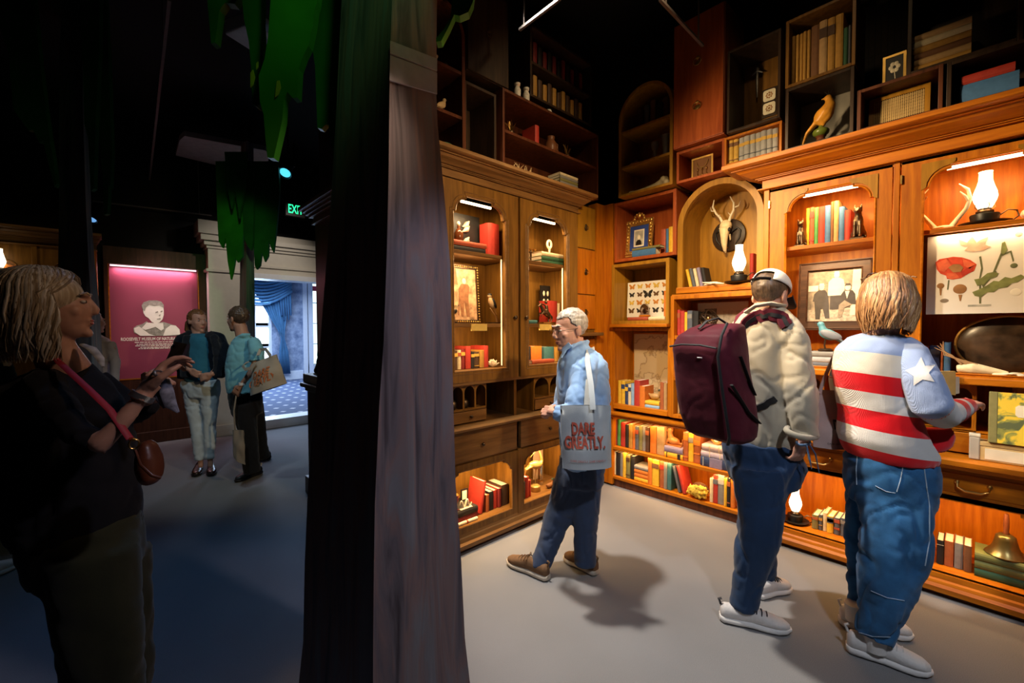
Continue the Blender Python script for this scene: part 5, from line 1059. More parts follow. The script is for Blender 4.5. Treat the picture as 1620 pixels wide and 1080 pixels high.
# golden bird carving on a turned pedestal
gb = wthing('R','bird_carving','golden long-tailed bird carving on a green and brown turned pedestal','carving',ps('R',1299,190,-0.05),-0.05,2.642)
MB().lathe([(0.05,0),(0.055,0.008),(0.05,0.02),(0.025,0.035),(0.022,0.05),(0.03,0.06)],20).build('pedestal', MAH, gb, 40); MB().lathe([(0.022,0.058),(0.042,0.075),(0.045,0.088),(0.040,0.10),(0.016,0.112),(0.012,0.125)],20).build('knop', plain('glazed_green',(0.10,0.13,0.02),0.3), gb, 60)
m = MB(); m.tube([(0.02,0,0.125),(-0.01,0,0.15),(0.025,0,0.20),(0.045,0,0.245),(0.04,0,0.275)],[0.012,0.036,0.045,0.030,0.018],12); m.ball((0.012,0,0.185),(0.05,0.036,0.058),14,Matrix.Rotation(R(35),3,'Y').to_quaternion()); m.ball((0.035,0,0.285),(0.022,0.018,0.02),12); m.tube([(-0.02,0,0.16),(-0.075,0,0.10),(-0.095,0,0.04),(-0.085,0,0.0)],[0.026,0.018,0.012,0.005],10,0.6); m.tube([(0.02,0,0.29),(-0.005,0,0.287)],[0.009,0.002],6)
link(remeshed(m,0.005,3),'body',plain('golden_wood',(0.62,0.27,0.03),0.35,var=0.2),gb); m = MB(); [m.tube([(0.038,0,0.30),(0.03+0.02*k-0.015,0,0.33)],[0.003,0.0015],5) for k in range(3)]; m.build('crest', BLACK, gb)
wf = wthing('R','woven_panel','framed panel of woven cane in the mahogany box','panel',ps('R',1421,165,-0.06),-0.06,2.643); wf.scale = (0.9,0.9,0.9); wf.rotation_euler[0] = R(-4)
MB().prism(rect(-0.145,0.145,0,0.215),0,0.02,[rect(-0.12,0.12,0.025,0.19)]).build('frame', OLV, wf); MB().box(-0.121,0.121,0.008,0.014,0.024,0.191).build('backing', DRK, wf)
m = MB()
for i in range(24): m.box(-0.119+0.01*i,-0.114+0.01*i,0.004+0.002*(i%2),0.006+0.002*(i%2),0.026,0.189)
for i in range(16): m.box(-0.119,0.119,0.003+0.002*(i%2),0.005+0.002*(i%2),0.028+0.01*i,0.032+0.01*i)
m.build('weave', plain('cane',(0.50,0.34,0.13),0.6), wf)
sp2 = wthing('R','small_picture','small gold framed flower picture standing on the mahogany box','picture frame',ps('R',1415,100,-0.1),-0.10,2.865); MB().prism(rect(-0.05,0.05,0,0.165),0,0.012,[rect(-0.038,0.038,0.012,0.153)]).build('frame', GOLD, sp2); MB().box(-0.039,0.039,0.004,0.01,0.011,0.154).build('print', BLACK, sp2); m = MB(); [m.ball((0.016*math.cos(a),0.003,0.095+0.02*math.sin(a)),(0.010,0.002,0.012),8) for a in [2*PI*k/6 for k in range(6)]]; m.tube([(0,0.003,0.08),(0.004,0.003,0.03)],0.002,5); m.build('flowers', IVORY, sp2, 60)

# ---- left bookcase contents
sh = wthing('L','shell_display','black display board of pale shells behind the left door','display board',ps('L',743,350,0.2),0.25,2.03); MB().box(-0.16,0.13,0,0.02,0,0.31).build('board', BLACK, sh)
for x,z_,k in ((-0.02,0.235,1),(0.075,0.20,1),(-0.03,0.12,0.9),(0.06,0.10,0.9)):
    m = MB(); m.tube([(-0.035*k,-0.006,z_-0.02*k),(0,-0.012,z_),(0.03*k,-0.006,z_+0.03*k)],[0.003,0.022*k,0.004],10); m.build('shell', plain('shell_pink',(0.72,0.55,0.42),0.4), sh, 60)
bo = wthing('L','glass_bottle','brown glass bottle with white stopper standing on the brick red book','bottle',ps('L',728,345,0.12),0.14,ZBOT); MB().lathe([(0.028,0),(0.032,0.006),(0.032,0.06),(0.02,0.08),(0.011,0.09),(0.011,0.11)],16).build('bottle', plain('amber_glass',(0.10,0.03,0.01),0.15,bump=0), bo, 40); MB().ball((0,0,0.125),(0.013,0.013,0.018),10).build('stopper', IVORY, bo, 60)
fr1 = wthing('L','framed_print','large gilt framed warm-toned photograph of a standing man','picture frame',ps('L',738,455,0.2),0.22,1.538); fr1.rotation_euler[0] = R(-4)
MB().prism(rect(-0.15,0.14,0,0.43),-0.012,0.012,[rect(-0.125,0.115,0.025,0.405)]).build('frame', BRONZE, fr1); m = MB()
for k in range(22): m.ball((-0.138,-0.012,0.012+0.0194*k),0.007,6); m.ball((0.128,-0.012,0.012+0.0194*k),0.007,6)
for k in range(14): m.ball((-0.13+0.02*k,-0.012,0.012),0.007,6); m.ball((-0.13+0.02*k,-0.012,0.418),0.007,6)
m.build('beading', GOLD, fr1, 60)
photo(fr1,-0.125,0.115,0.025,0.405,0.0,'warm'); SEP = plain('print_sepia_dark',(0.30,0.13,0.06),0.55,var=0.3,scale=40,bump=0)
flat('print_figure',[(-0.03,0.05),(-0.01,0.05),(0.0,0.16),(0.02,0.05),(0.045,0.05),(0.04,0.19),(0.055,0.27),(0.04,0.29),(-0.02,0.29),(-0.045,0.25),(-0.04,0.19)],SEP,-0.002,fr1,0.001); MB().ball((0.008,-0.001,0.312),(0.018,0.001,0.022),12).build('print_face', LT, fr1)
flat('print_gun',[(-0.06,0.06),(-0.052,0.06),(-0.03,0.25),(-0.036,0.25)],SEP,-0.003,fr1,0.001); flat('print_trees',[(-0.12,0.3),(-0.05,0.28),(-0.06,0.4),(-0.12,0.4)],SEP,-0.0015,fr1,0.001)
BW = plain('bird_black',(0.02,0.02,0.022),0.5); BT = plain('bird_tan',(0.55,0.38,0.2),0.5)
br1 = wthing('L','bird_on_branch','black and white bird perched on a bent branch behind the left door','bird',ps('L',780,490,0.14),0.14,1.538)
m = MB(); m.tube([(0.04,0,0),(0.03,0,0.05),(-0.01,0,0.09),(-0.03,0,0.115)],[0.008,0.006,0.005,0.003],6); m.build('branch', plain('twig',(0.35,0.2,0.09),0.7), br1, 60); MB().box(-0.05,0.06,-0.03,0.03,0,0.008).build('base', DRK, br1)
m = MB(); m.ball((-0.015,0,0.155),(0.024,0.022,0.045),12,Matrix.Rotation(R(-28),3,'Y').to_quaternion()); m.ball((-0.032,0,0.205),(0.018,0.016,0.017),10); m.tube([(0.005,0,0.125),(0.035,0,0.065)],[0.012,0.006],8,0.5); m.tube([(-0.045,0,0.205),(-0.062,0,0.202)],[0.006,0.001],6); link(remeshed(m,0.004,2),'body',BT,br1)
MB().ball((0.0,-0.016,0.15),(0.014,0.010,0.042),10,Matrix.Rotation(R(-28),3,'Y').to_quaternion()).build('wing', BW, br1, 60); MB().ball((-0.032,0,0.213),(0.0185,0.0165,0.012),10).build('head_cap', BW, br1, 60)
bird('L',ps('L',719,500,0.08),0.09,1.538,0.75,'small black and white bird low at the tree side of the shelf',(BT,BW),tilt=20)
for px_,lab in ((757,'yellow caption strip on the middle shelf edge behind the left door'),(862,'yellow caption strip on the middle shelf edge behind the right door')):
    o = wthing('L','caption_card',lab,'card',ps('L',px_,515,0.03),0.024,1.512); MB().box(-0.07,0.07,-0.004,0.004,-0.028,0.02,0.001).build('card', plain('caption_yellow',(0.70,0.48,0.12),0.6,bump=0), o)
    link(text_mesh('. . . . . . . .',0.012,0.9),'lettering',BLACK,o,(0,-0.0048,0.0)) if False else None
wc = wthing('L','coral','white branching coral at the end of the red books','coral',ps('L',780,575,0.1),0.10,1.2165); m = MB(); random.seed(9)
for k in range(16): a = random.uniform(0,2*PI); e_ = random.uniform(0.3,1.2); v_ = Vector((math.cos(a)*math.cos(e_),math.sin(a)*math.cos(e_),math.sin(e_))); m.tube([Vector((0,0,0.008)),v_*0.025+Vector((0,0,0.008)),v_*0.05+Vector((0.004,0,0.012))],[0.012,0.009,0.005],6)
link(remeshed(m,0.004,1),'branches',IVORY,wc)
cs = wthing('L','candlestick','dark three-armed candlestick at the left of the right door','candlestick',ps('L',841,395,0.12),0.13,2.03); m = MB(); m.lathe([(0.03,0),(0.028,0.008),(0.008,0.02),(0.007,0.08),(0.011,0.085),(0.006,0.10)],12); m.tube([(-0.04,0,0.10),(-0.03,0,0.085),(0,0,0.08),(0.03,0,0.085),(0.04,0,0.10)],0.004,6); m.build('stem', BRONZE, cs, 50)
for x in (-0.04,0,0.04): MB().lathe([(0.006,0.10),(0.016,0.108),(0.017,0.112),(0.008,0.112)],12,(x,0,0)).build('drip_pan', BRASS, cs, 50)
hs = wthing('L','shell_figure','pale ring-headed shell figure standing on stacked green books','figure',ps('L',873,370,0.14),0.17,ZHORN); m = MB(); m.lathe([(0.02,0),(0.018,0.006),(0.006,0.012),(0.008,0.05)],12); m.tube([(0.025*math.cos(t),0,0.085+0.032*math.sin(t)) for t in [2*PI*i/16 for i in range(17)]],[0.011]*17,8); m.tube([(0,0,0.012),(0.004,0,0.06)],[0.008,0.012],8); link(remeshed(m,0.004,2),'figure',IVORY,hs)
bg = wthing('L','bronze_group','bronze sculpture of a rearing horse with rider behind the right door','sculpture',ps('L',852,490,0.12),0.13,1.567)
bg.location.z = 1.538; bg.location.x += 0.09; m = MB(); m.box(-0.05,0.10,-0.03,0.03,0,0.014); m.build('base', BRASS, bg); m = MB(); m.ball((0.02,0,0.085),(0.05,0.025,0.026),12,Matrix.Rotation(R(30),3,'Y').to_quaternion()); m.tube([(-0.02,0,0.10),(-0.045,0,0.14),(-0.055,0,0.155)],[0.018,0.013,0.012],8); m.tube([(-0.05,0,0.157),(-0.085,0,0.142)],[0.013,0.007],8)
for sy in (-1,1): m.tube([(0.05,sy*0.012,0.07),(0.065,sy*0.014,0.04),(0.055,sy*0.014,0.012)],[0.014,0.008,0.006],6); m.tube([(-0.01,sy*0.012,0.09),(-0.05,sy*0.014,0.085),(-0.06,sy*0.014,0.06)],[0.011,0.007,0.005],6)
m.tube([(0.06,0,0.07),(0.09,0,0.06),(0.095,0,0.025)],[0.007,0.006,0.003],6); m.tube([(0.02,0,0.10),(0.015,0,0.155)],[0.018,0.014],8); m.ball((0.012,0,0.18),0.014,10); m.tube([(0.015,0,0.15),(-0.03,0.01,0.165),(-0.07,0.015,0.175)],[0.007,0.005,0.004],6); link(remeshed(m,0.004,1),'figures',BRONZE,bg)
dc2 = wthing('L','shell_card','dark upright card of small shells behind the bronze group','display card',ps('L',867,450,0.25),0.28,1.538); MB().box(-0.06,0.06,0,0.015,0,0.34).build('card', BLACK, dc2); m = MB()
for x in (-0.025,0.025):
    for z_ in (0.27,0.20): m.ball((x,-0.004,z_),(0.014,0.006,0.024),8)
m.build('shells', IVORY, dc2, 60); MB().box(-0.03,0.03,-0.002,0,0.125,0.15).build('caption', BRASS, dc2)
# recess silhouettes
for px_,lab in ((727,'dark small jar in the left pigeonhole'),(752,'dark small jar in the second pigeonhole')): vase('L',px_,0.09,0.946,[(0.02,0),(0.03,0.02),(0.028,0.05),(0.014,0.065)],BRONZE,lab).location.x = 1.695 if px_ < 740 else 1.795
# lower cupboards
gbt = wthing('L','goblet','dark red glass goblet with gold rim standing on the black book','goblet',ps('L',722,790,0.08),0.10,0.243); MB().lathe([(0.025,0),(0.025,0.004),(0.006,0.01),(0.006,0.03),(0.02,0.045),(0.028,0.07),(0.028,0.105),(0.025,0.105),(0.02,0.06)],18).build('bowl', plain('ruby_glass',(0.12,0.005,0.006),0.12,bump=0), gbt, 50); MB().lathe([(0.0275,0.104),(0.029,0.108),(0.025,0.108)],18).build('rim', GOLD, gbt, 50)
so = wthing('L','snake_ornament','white coiled snake ornament in the lower left cupboard','ornament',ps('L',738,780,0.06),0.07,0.243); m = MB(); m.tube([(-0.05+0.1*t,0,0.035+0.028*math.sin(t*4*PI)) for t in [i/28 for i in range(29)]],[0.008-0.004*abs(i/14-1) for i in range(29)],8); m.box(-0.05,0.05,-0.012,0.012,0,0.008); link(remeshed(m,0.0035,1),'coil',IVORY,so)
for k,(px_,py_,lab) in enumerate(((739,775,'small black picture behind the snake ornament'),)): o = wthing('L','desk_picture',lab,'picture frame',ps('L',739,775,0.16),0.19,0.243); MB().prism(rect(-0.03,0.03,0,0.085),0,0.01,[rect(-0.022,0.022,0.008,0.077)]).build('frame', BLACK, o); MB().box(-0.023,0.023,0.004,0.008,0.007,0.078).build('print', PAPER, o)
rp = wthing('L','rolled_paper','cream rolled paper lying at the front of the lower left cupboard','scroll',ps('L',742,825,0.02),0.018,0.17); rp.location.z = 0.158; rp.location.y += 0.008; MB().tube([(-0.10,0.0,0.013),(0.075,0.0,0.013)],0.0125,12).build('roll', PAPER, rp, 40); MB().tube([(-0.02,0,0.013),(-0.008,0,0.013)],0.0132,12).build('ribbon', bookmat('red'), rp, 40)
hr = wthing('L','crane_statue','brass crane statue standing on a round base in the lower right cupboard','statue',ps('L',848,765,0.12),0.13,0.156); GLD = plain('dull_gold',(0.46,0.31,0.10),0.4,0.5)
MB().lathe([(0.042,0),(0.045,0.006),(0.042,0.04),(0.036,0.045)],18).build('base', GLD, hr, 40); m = MB()
m.tube([(0.0,0,0.045),(0.004,0,0.13),(0.012,0,0.18)],[0.004,0.004,0.007],6); m.ball((0.0,0,0.215),(0.075,0.032,0.035),14,Matrix.Rotation(R(12),3,'Y').to_quaternion()); m.tube([(-0.055,0,0.215),(-0.11,0,0.20),(-0.125,0,0.16)],[0.026,0.018,0.006],8,0.6); m.tube([(0.06,0,0.21),(0.078,0,0.24),(0.06,0,0.29),(0.045,0,0.325),(0.05,0,0.345)],[0.022,0.014,0.010,0.009,0.010],10); m.ball((0.046,0,0.35),(0.018,0.012,0.012),10); m.tube([(0.035,0,0.348),(-0.06,0,0.285)],[0.007,0.002],6)
link(remeshed(m,0.004,2),'crane',GLD,hr)
cy = wthing('L','metal_cylinder','tall polished metal cylinder beside the brass crane','cylinder',ps('L',859,765,0.17),0.2,0.156); MB().lathe([(0.02,0),(0.022,0.004),(0.022,0.2),(0.02,0.204),(0.012,0.206)],16).build('tube', plain('polished_steel',(0.6,0.58,0.54),0.2,0.9), cy, 40); MB().lathe([(0.0225,0.03),(0.024,0.035),(0.0225,0.04)],16).build('band', BRASS, cy, 40)
duck('L',ps('L',871,775,0.08),0.09,0.156,0.6,'small brown duck figure at the right of the brass crane',plain('duck_brown',(0.2,0.09,0.04),0.5))
bd = wthing('L','tan_board','plain tan board standing behind the brass crane','board',2.86,0.31,0.157); MB().box(-0.15,-0.03,0,0.01,0,0.30).build('board', plain('tan_card',(0.45,0.30,0.19),0.7), bd); MB().box(-0.152,-0.028,-0.002,0.012,0.30,0.31).build('edge', WHITE, bd)
# ---- boxes over the left bookcase
GREYV = plain('white_ceramic',(0.70,0.67,0.60),0.5,var=0.2,scale=60)
for px_,lab in ((818.5,'white lattice vase, left of the pair high on the wide box'),(832.5,'white lattice vase, right of the pair high on the wide box')): vase('L',px_,0.06,3.223,[(0.022,0),(0.026,0.03),(0.027,0.075),(0.018,0.095),(0.016,0.10),(0.024,0.108),(0.022,0.122)],GREYV,lab)
vase('L',868,0.06,3.223,[(0.02,0),(0.03,0.02),(0.022,0.04),(0.016,0.045)],GREYV,'tiny white lidded pot on top of the wide box')
pl = wthing('L','brown_pitcher','round brown pottery pitcher on the wide box shelf','pitcher',ps('L',874,230,0.12),0.14,2.939); MB().lathe([(0.03,0),(0.05,0.03),(0.058,0.075),(0.045,0.12),(0.03,0.145),(0.036,0.17)],20).build('body', plain('brown_glaze',(0.16,0.06,0.025),0.35), pl, 50); MB().tube([(0.04,0,0.14),(0.085,0,0.13),(0.085,0,0.08),(0.052,0,0.05)],0.008,8).build('handle', plain('brown_glaze',(0.16,0.06,0.025),0.35), pl, 60)
book('L',ps('L',850,200,0.1),0.1,2.939,0.045,0.19,0.15,'red','bright red book standing alone on the wide box shelf')
for px_,d_,z_,lab,nm in ((808,0.1,2.939,'gilt feather ornament at the left of the wide box shelf','feather_ornament'),(897,0.1,2.939,'small gilt flower pot at the right of the wide box shelf','gilt_pot')):
    o = wthing('L',nm,lab,'ornament',ps('L',px_,210,d_),d_,z_); MB().lathe([(0.025,0),(0.028,0.006),(0.024,0.04),(0.03,0.05)],14).build('pot', BRONZE, o, 50); m = MB(); random.seed(int(px_))
    for k in range(9): a = random.uniform(-0.5,0.5); m.tube([(0,0,0.045),(0.02*a*2,random.uniform(-.01,.01),0.08),(0.05*a*2,random.uniform(-.02,.02),0.11+0.03*random.random())],[0.003,0.007,0.002],5)
    m.build('plumes', BRASS, o, 60)
for px_,lab in ((828,'dark wooden box of gilt shells, left of two in the wide box bottom'),(844,'dark wooden box of pale shells, right of two in the wide box bottom')):
    o = wthing('L','shell_box',lab,'box',ps('L',px_,262,0.1),0.10+0.0,2.672); MB().prism(rect(-0.058,0.058,0,0.06),0,0.10).build('box', DRK, o); m = MB(); random.seed(int(px_))
    for k in range(9): m.ball((random.uniform(-.045,.045),random.uniform(.02,.08),0.064),(0.013,0.01,0.012),6); 
    for k in range(5): x = random.uniform(-.04,.04); m.tube([(x,0.05,0.06),(x+random.uniform(-.02,.02),0.05,0.10),(x+random.uniform(-.03,.03),0.05,0.13)],[0.006,0.005,0.001],6)
    m.build('shells', BT, o, 60)
z = 2.671
for i in range(6): z = lying('L',886,914,285,z,0.06,0.022,['cream','dark brown','grey','olive','grey','cream'][i],f'dim {["cream","dark brown","grey","olive","grey","cream"][i]} bound paper, {["lowest","second","third","fourth","fifth","topmost"][i]} of the stack in the wide box bottom',0.14)
bird('L',1.655,0.12,2.916,0.72,'dim golden bird figure on the arched box middle shelf',(BT,BT),tilt=25)
vase('L',689,0.12,3.209,[(0.015,0),(0.022,0.03),(0.014,0.06),(0.02,0.08)],GREYV,'small pale figure vase on the arched box top shelf')
bird('L',1.66,0.12,3.210,0.6,'small dark bird figure on the arched box top shelf',(BW,BW),tilt=10,stand=False)
vase('L',700,0.12,2.632,[(0.03,0),(0.04,0.03),(0.03,0.06),(0.02,0.07)],GREYV,'round white pot low in the arched bird box'); book('L',1.70,0.12,2.636,0.06,0.12,0.12,'dark green','dark green box-like book low in the arched bird box')
# ---------------------------------------------------------------- painted trees
def bark():
    m, nt, b = _nt('painted_bark'); mp = _coords(nt, (9,9,0.9), rnd=False)
    n = nt.nodes.new('ShaderNodeTexNoise'); n.inputs['Scale'].default_value = 1.6; n.inputs['Detail'].default_value = 5; n.inputs['Distortion'].default_value = 0.8; nt.links.new(mp.outputs[0], n.inputs['Vector'])
    r = _ramp(nt, [(0.30,(0.07,0.06,0.07,1)),(0.43,(0.20,0.18,0.20,1)),(0.52,(0.30,0.215,0.205,1)),(0.64,(0.25,0.265,0.29,1)),(0.8,(0.38,0.345,0.37,1))]); nt.links.new(n.outputs[0], r.inputs[0]); nt.links.new(r.outputs[0], b.inputs['Base Color'])
    b.inputs['Roughness'].default_value = 0.7; _bump(nt, b, n.outputs[0], 0.5, 0.01); return m
BARK = bark()
GREEN = plain('leaf_paint',(0.035,0.22,0.015),0.45,var=0.25,scale=5,bump=0.1); GREEN2 = plain('leaf_paint_dark',(0.02,0.11,0.018),0.5,var=0.3,scale=5,bump=0.1); YEL = plain('leaf_fleck',(0.42,0.40,0.02),0.5)
def trunk(par, rows, dl, dm, drr, dback, base, name='trunk'):
    """rows of (py, left px, edge px, right px); faceted trunk through these outlines"""
    m = MB(); loops = []
    for py, a, e, c in rows:
        A = at(a,py,dl); E = at(e,py,dm); Cc = at(c,py,drr); bl = at(a+(e-a)*0.35,py,dback); br = at(c-(c-e)*0.3,py,dback)
        z = E.z; pts = []
        for P0,P1,n in ((A,E,9),(E,Cc,9),(Cc,br,3),(br,bl,3),(bl,A,3)):
            for k in range(n):
                p = P0.lerp(P1,k/n); p.z = z
                if 0 < k: p += (E-(A+Cc+br+bl)/4).normalized()*0.012*noise.noise(Vector((k*1.7+P0.x*9,P0.y*7,z*1.3)))
                pts.append(p-base)
        loops.append(pts)
    m.rings(loops); return m.build(name, BARK, par, 28)
T0 = [(-560,560,630,700),(-200,545,625,692),(0,536,620,690),(100,532,617,690),(150,530,616,692),(270,524,615,702),(400,516,612,712),(540,507,607,715),(640,499,600,717),(800,488,593,721),(940,483,591,730),(1080,481,590,736),(1180,472,588,746),(1253,462,586,756)]
Tb = at(600,540,1.5); Tb.z = 0
tr = thing('painted_tree','big painted tree trunk standing in the middle with green cut-out leaves','tree',Tb)
import bisect
def interp(rows):
    out = []
    for i in range(len(rows)-1):
        for k in range(4):
            t = k/4; out.append(tuple(a+(b_-a)*t for a,b_ in zip(rows[i],rows[i+1])))
    return out+[rows[-1]]
# the outline is extended down to the floor and up to the ceiling
rows_ = interp(T0)
to = trunk(tr, rows_, 1.55, 1.36, 1.56, 1.85, Tb)
zmin = min(v.co.z for v in to.data.vertices)
for v in to.data.vertices:
    if v.co.z < 0.0: v.co.z = 0.0
    if v.co.z > 4.2: v.co.z = 4.2
def strap(par, pts, dl, base, mat, name):  # thin flat slab laid just off a trunk face
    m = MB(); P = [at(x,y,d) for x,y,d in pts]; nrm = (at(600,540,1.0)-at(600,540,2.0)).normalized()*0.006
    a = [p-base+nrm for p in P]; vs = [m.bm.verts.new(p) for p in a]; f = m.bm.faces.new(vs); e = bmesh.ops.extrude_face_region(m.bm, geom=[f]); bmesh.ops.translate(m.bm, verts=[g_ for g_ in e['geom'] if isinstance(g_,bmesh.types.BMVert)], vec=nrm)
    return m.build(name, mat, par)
PALE = plain('pale_band_mat',(0.42,0.42,0.46),0.7,var=0.1,scale=20)
strap(tr,[(617,68,1.355),(691,96,1.555),(691,115,1.555),(617,88,1.355)],0,Tb,PALE,'pale_band'); strap(tr,[(617,91,1.355),(691,118,1.555),(691,151,1.555),(616,130,1.355)],0,Tb,PALE,'pale_band')  # two flat pale bands across the trunk's right face
def leafboard(par, base, pts, dep, mat, th=0.03, name='leaf_board'):
    P = [at(x,y,dep)-base for x,y in pts]; m = MB(); vs = [m.bm.verts.new(p) for p in P]; f = m.bm.faces.new(vs); e = bmesh.ops.extrude_face_region(m.bm, geom=[f])
    bmesh.ops.translate(m.bm, verts=[g_ for g_ in e['geom'] if isinstance(g_,bmesh.types.BMVert)], vec=FWD*th); bmesh.ops.triangulate(m.bm, faces=[q_ for q_ in m.bm.faces if len(q_.verts) > 4]); return m.build(name, mat, par)
leafboard(tr,Tb,[(378,-180),(383,0),(386,31),(393.5,65),(397,104),(398,140),(399.5,164),(406,169),(413,162),(415,90),(412,30),(420,-180)],1.42,GREEN2)
leafboard(tr,Tb,[(430,-180),(428,0),(424,60),(418,95),(409,120),(411,160),(417,181),(420,220),(423,249),(433,250),(441,215),(446.7,189),(449,156),(454.5,145),(463,155),(470,154),(472.6,109),(480,88),(488,72),(495,40),(498.5,13),(502,0),(520,-180)],1.36,GREEN)
for q_ in ([(396,115),(400,110),(403,122),(400,134),(396,138)],[(438,128),(442,127),(444,138),(440,150),(435,154),(436,142)],[(405,100),(408,97),(408,106),(405,110)]): leafboard(tr,Tb,q_,1.355,YEL,0.003,'paint_fleck')
leafboard(tr,Tb,[(490,-180),(492,60),(498.5,106),(500,150),(502,202),(509,204),(519,192),(523,225),(528,246),(540,240),(560,-180)],1.75,GREEN2)
leafboard(tr,Tb,[(318,-180),(328,0),(331,35),(334,69),(340,67),(344,40),(347,16),(356,4),(371,6),(380,-10),(385,-180)],1.5,GREEN2)
leafboard(tr,Tb,[(700,-180),(715,0),(713,27),(702,46),(690,60),(690,66),(698,65),(710,42),(718.5,23),(727,25),(741,19),(748,3),(775,-180)],1.30,GREEN)
cw = MB(); c_ = at(520,-180,1.6)-Tb
for k in range(5): cw.ball((c_.x+0.12*math.cos(k*1.3),c_.y+0.16*math.sin(k*1.3),c_.z+0.1),(0.30,0.26,0.12),10)
link(remeshed(cw,0.03,2),'crown',GREEN2,tr)
# second and third tree
def far_tree(label, rows, d, boards, base):
    o = thing('painted_tree',label,'tree',base); t_ = trunk(o, rows, d+0.1, d, d+0.1, d+0.32, base)
    for v in t_.data.vertices:
        if v.co.z < 0: v.co.z = 0
        if v.co.z > 4.2: v.co.z = 4.2
    for pts, dd, mt in boards: leafboard(o, base, pts, d+dd, mt, 0.03)
    zt = at(rows[0][1],rows[0][0],d).z
    return o
b2 = at(391,540,5.0); b2.z = 0
far_tree('thin dark tree with drooping green leaves behind the man in the cyan shirt',[(222,381,390,401),(260,381,390,401),(400,380,390,402),(560,378,389,404),(700,376,388,407),(728,372,388,410)],5.0,
 [([(341,255),(342,300),(344.5,360),(346,382),(352,392),(356.6,375),(360,413),(365,442),(368,430),(372,408),(376,415),(383,406),(384,377),(390,350),(392,255)],-0.15,GREEN),
  ([(384,255),(384,340),(386,377),(392,390),(397.5,396),(400,380),(401,340),(402,255)],-0.2,GREEN2),
  ([(398,255),(400,370),(403,420),(406,426),(411,420),(414,399),(419,414),(424,405),(425,380),(429,392),(432.4,399),(436,372),(440,330),(442,300),(440,255)],-0.12,GREEN2),
  ([(355,240),(360,300),(366,330),(372,300),(378,345),(386,300),(390,240)],-0.3,GREEN2)],b2)
b3 = at(118,540,3.6); b3.z = 0
far_tree('dark tree with hanging green leaves behind the woman in black',[(-60,94,128,142),(60,94,130,144),(210,93,132,142),(330,93,136,144),(415,92,140,150),(480,90,144,157),(600,86,146,164),(760,82,148,172),(812,78,150,178)],3.6,
 [([(-20,-20),(0,45),(14,86),(21,173),(31,187),(45,207),(52,205),(62,226),(68,222),(76,256),(86,296),(89,290),(84,250),(78,215),(72,170),(62,90),(52,-20)],-0.25,GREEN2),
  ([(124,-20),(126,0),(131,104),(133,194),(140,221),(143.5,302),(148.6,298),(150,240),(152,180),(156,90),(158,-20)],-0.3,GREEN2),
  ([(150,-20),(154,150),(158,240),(162,277),(164,340),(169.4,338),(172,290),(174.5,298),(177,242),(172,100),(166,-20)],-0.15,GREEN2)],b3)
# ---------------------------------------------------------------- people
def skin(name, col):
    m, nt, b = _nt(name); mp = _coords(nt, rnd=False); n = nt.nodes.new('ShaderNodeTexNoise'); n.inputs['Scale'].default_value = 30; n.inputs['Detail'].default_value = 4; nt.links.new(mp.outputs[0], n.inputs['Vector'])
    r = _ramp(nt, [(0.3,c3(col,0.88)),(0.7,c3((col[0]*1.05,col[1]*1.08,col[2]*1.1)))]); nt.links.new(n.outputs[0], r.inputs[0]); nt.links.new(r.outputs[0], b.inputs['Base Color'])
    b.inputs['Roughness'].default_value = 0.5; b.inputs['Subsurface Weight'].default_value = 0.12; b.inputs['Subsurface Radius'].default_value = (0.02,0.008,0.004); b.inputs['Subsurface Scale'].default_value = 0.4; return m
SK1 = skin('skin_light', (0.56,0.30,0.22)); SK2 = skin('skin_tan', (0.48,0.25,0.17))
def hairmat(name, c1, c2):
    m, nt, b = _nt(name); mp = _coords(nt, (60,60,3), rnd=False); n = nt.nodes.new('ShaderNodeTexNoise'); n.inputs['Scale'].default_value = 2.0; n.inputs['Detail'].default_value = 4; nt.links.new(mp.outputs[0], n.inputs['Vector'])
    r = _ramp(nt, [(0.35,c3(c1)),(0.65,c3(c2))]); nt.links.new(n.outputs[0], r.inputs[0]); nt.links.new(r.outputs[0], b.inputs['Base Color']); b.inputs['Roughness'].default_value = 0.45; _bump(nt, b, n.outputs[0], 0.4, 0.004); return m
def cosx(px): t = (px-810)/F_PX; return 1/math.sqrt(1+t*t)
def sring(l, r, py, dep, b, p=2.3, n=24, tilt=0.0):
    """horizontal body ring whose outline runs from pixel l to r at height py"""
    mid = (l+r)/2; c = at(mid,py,dep); hw = (r-l)/2/F_PX*dep; t = (mid-810)/F_PX; a = math.sqrt(max(hw*hw-b*b*t*t,(0.5*hw)**2))
    out = []
    for k in range(n):
        u = 2*PI*k/n; cx, sy = math.cos(u), math.sin(u)
        x = math.copysign(abs(cx)**(2/p),cx)*a; y = math.copysign(abs(sy)**(2/p),sy)*b
        q_ = c+RGT*x+FWD*y; q_.z += tilt*x; out.append(q_)
    return out
def T(pts):
    """limb path from (px,py,depth,half width px)"""
    return [at(x,y,d) for x,y,d,r in pts], [r*d/F_PX*cosx(x) for x,y,d,r in pts]
def rel(mb, base): return mb.xf(Matrix.Translation(-base))
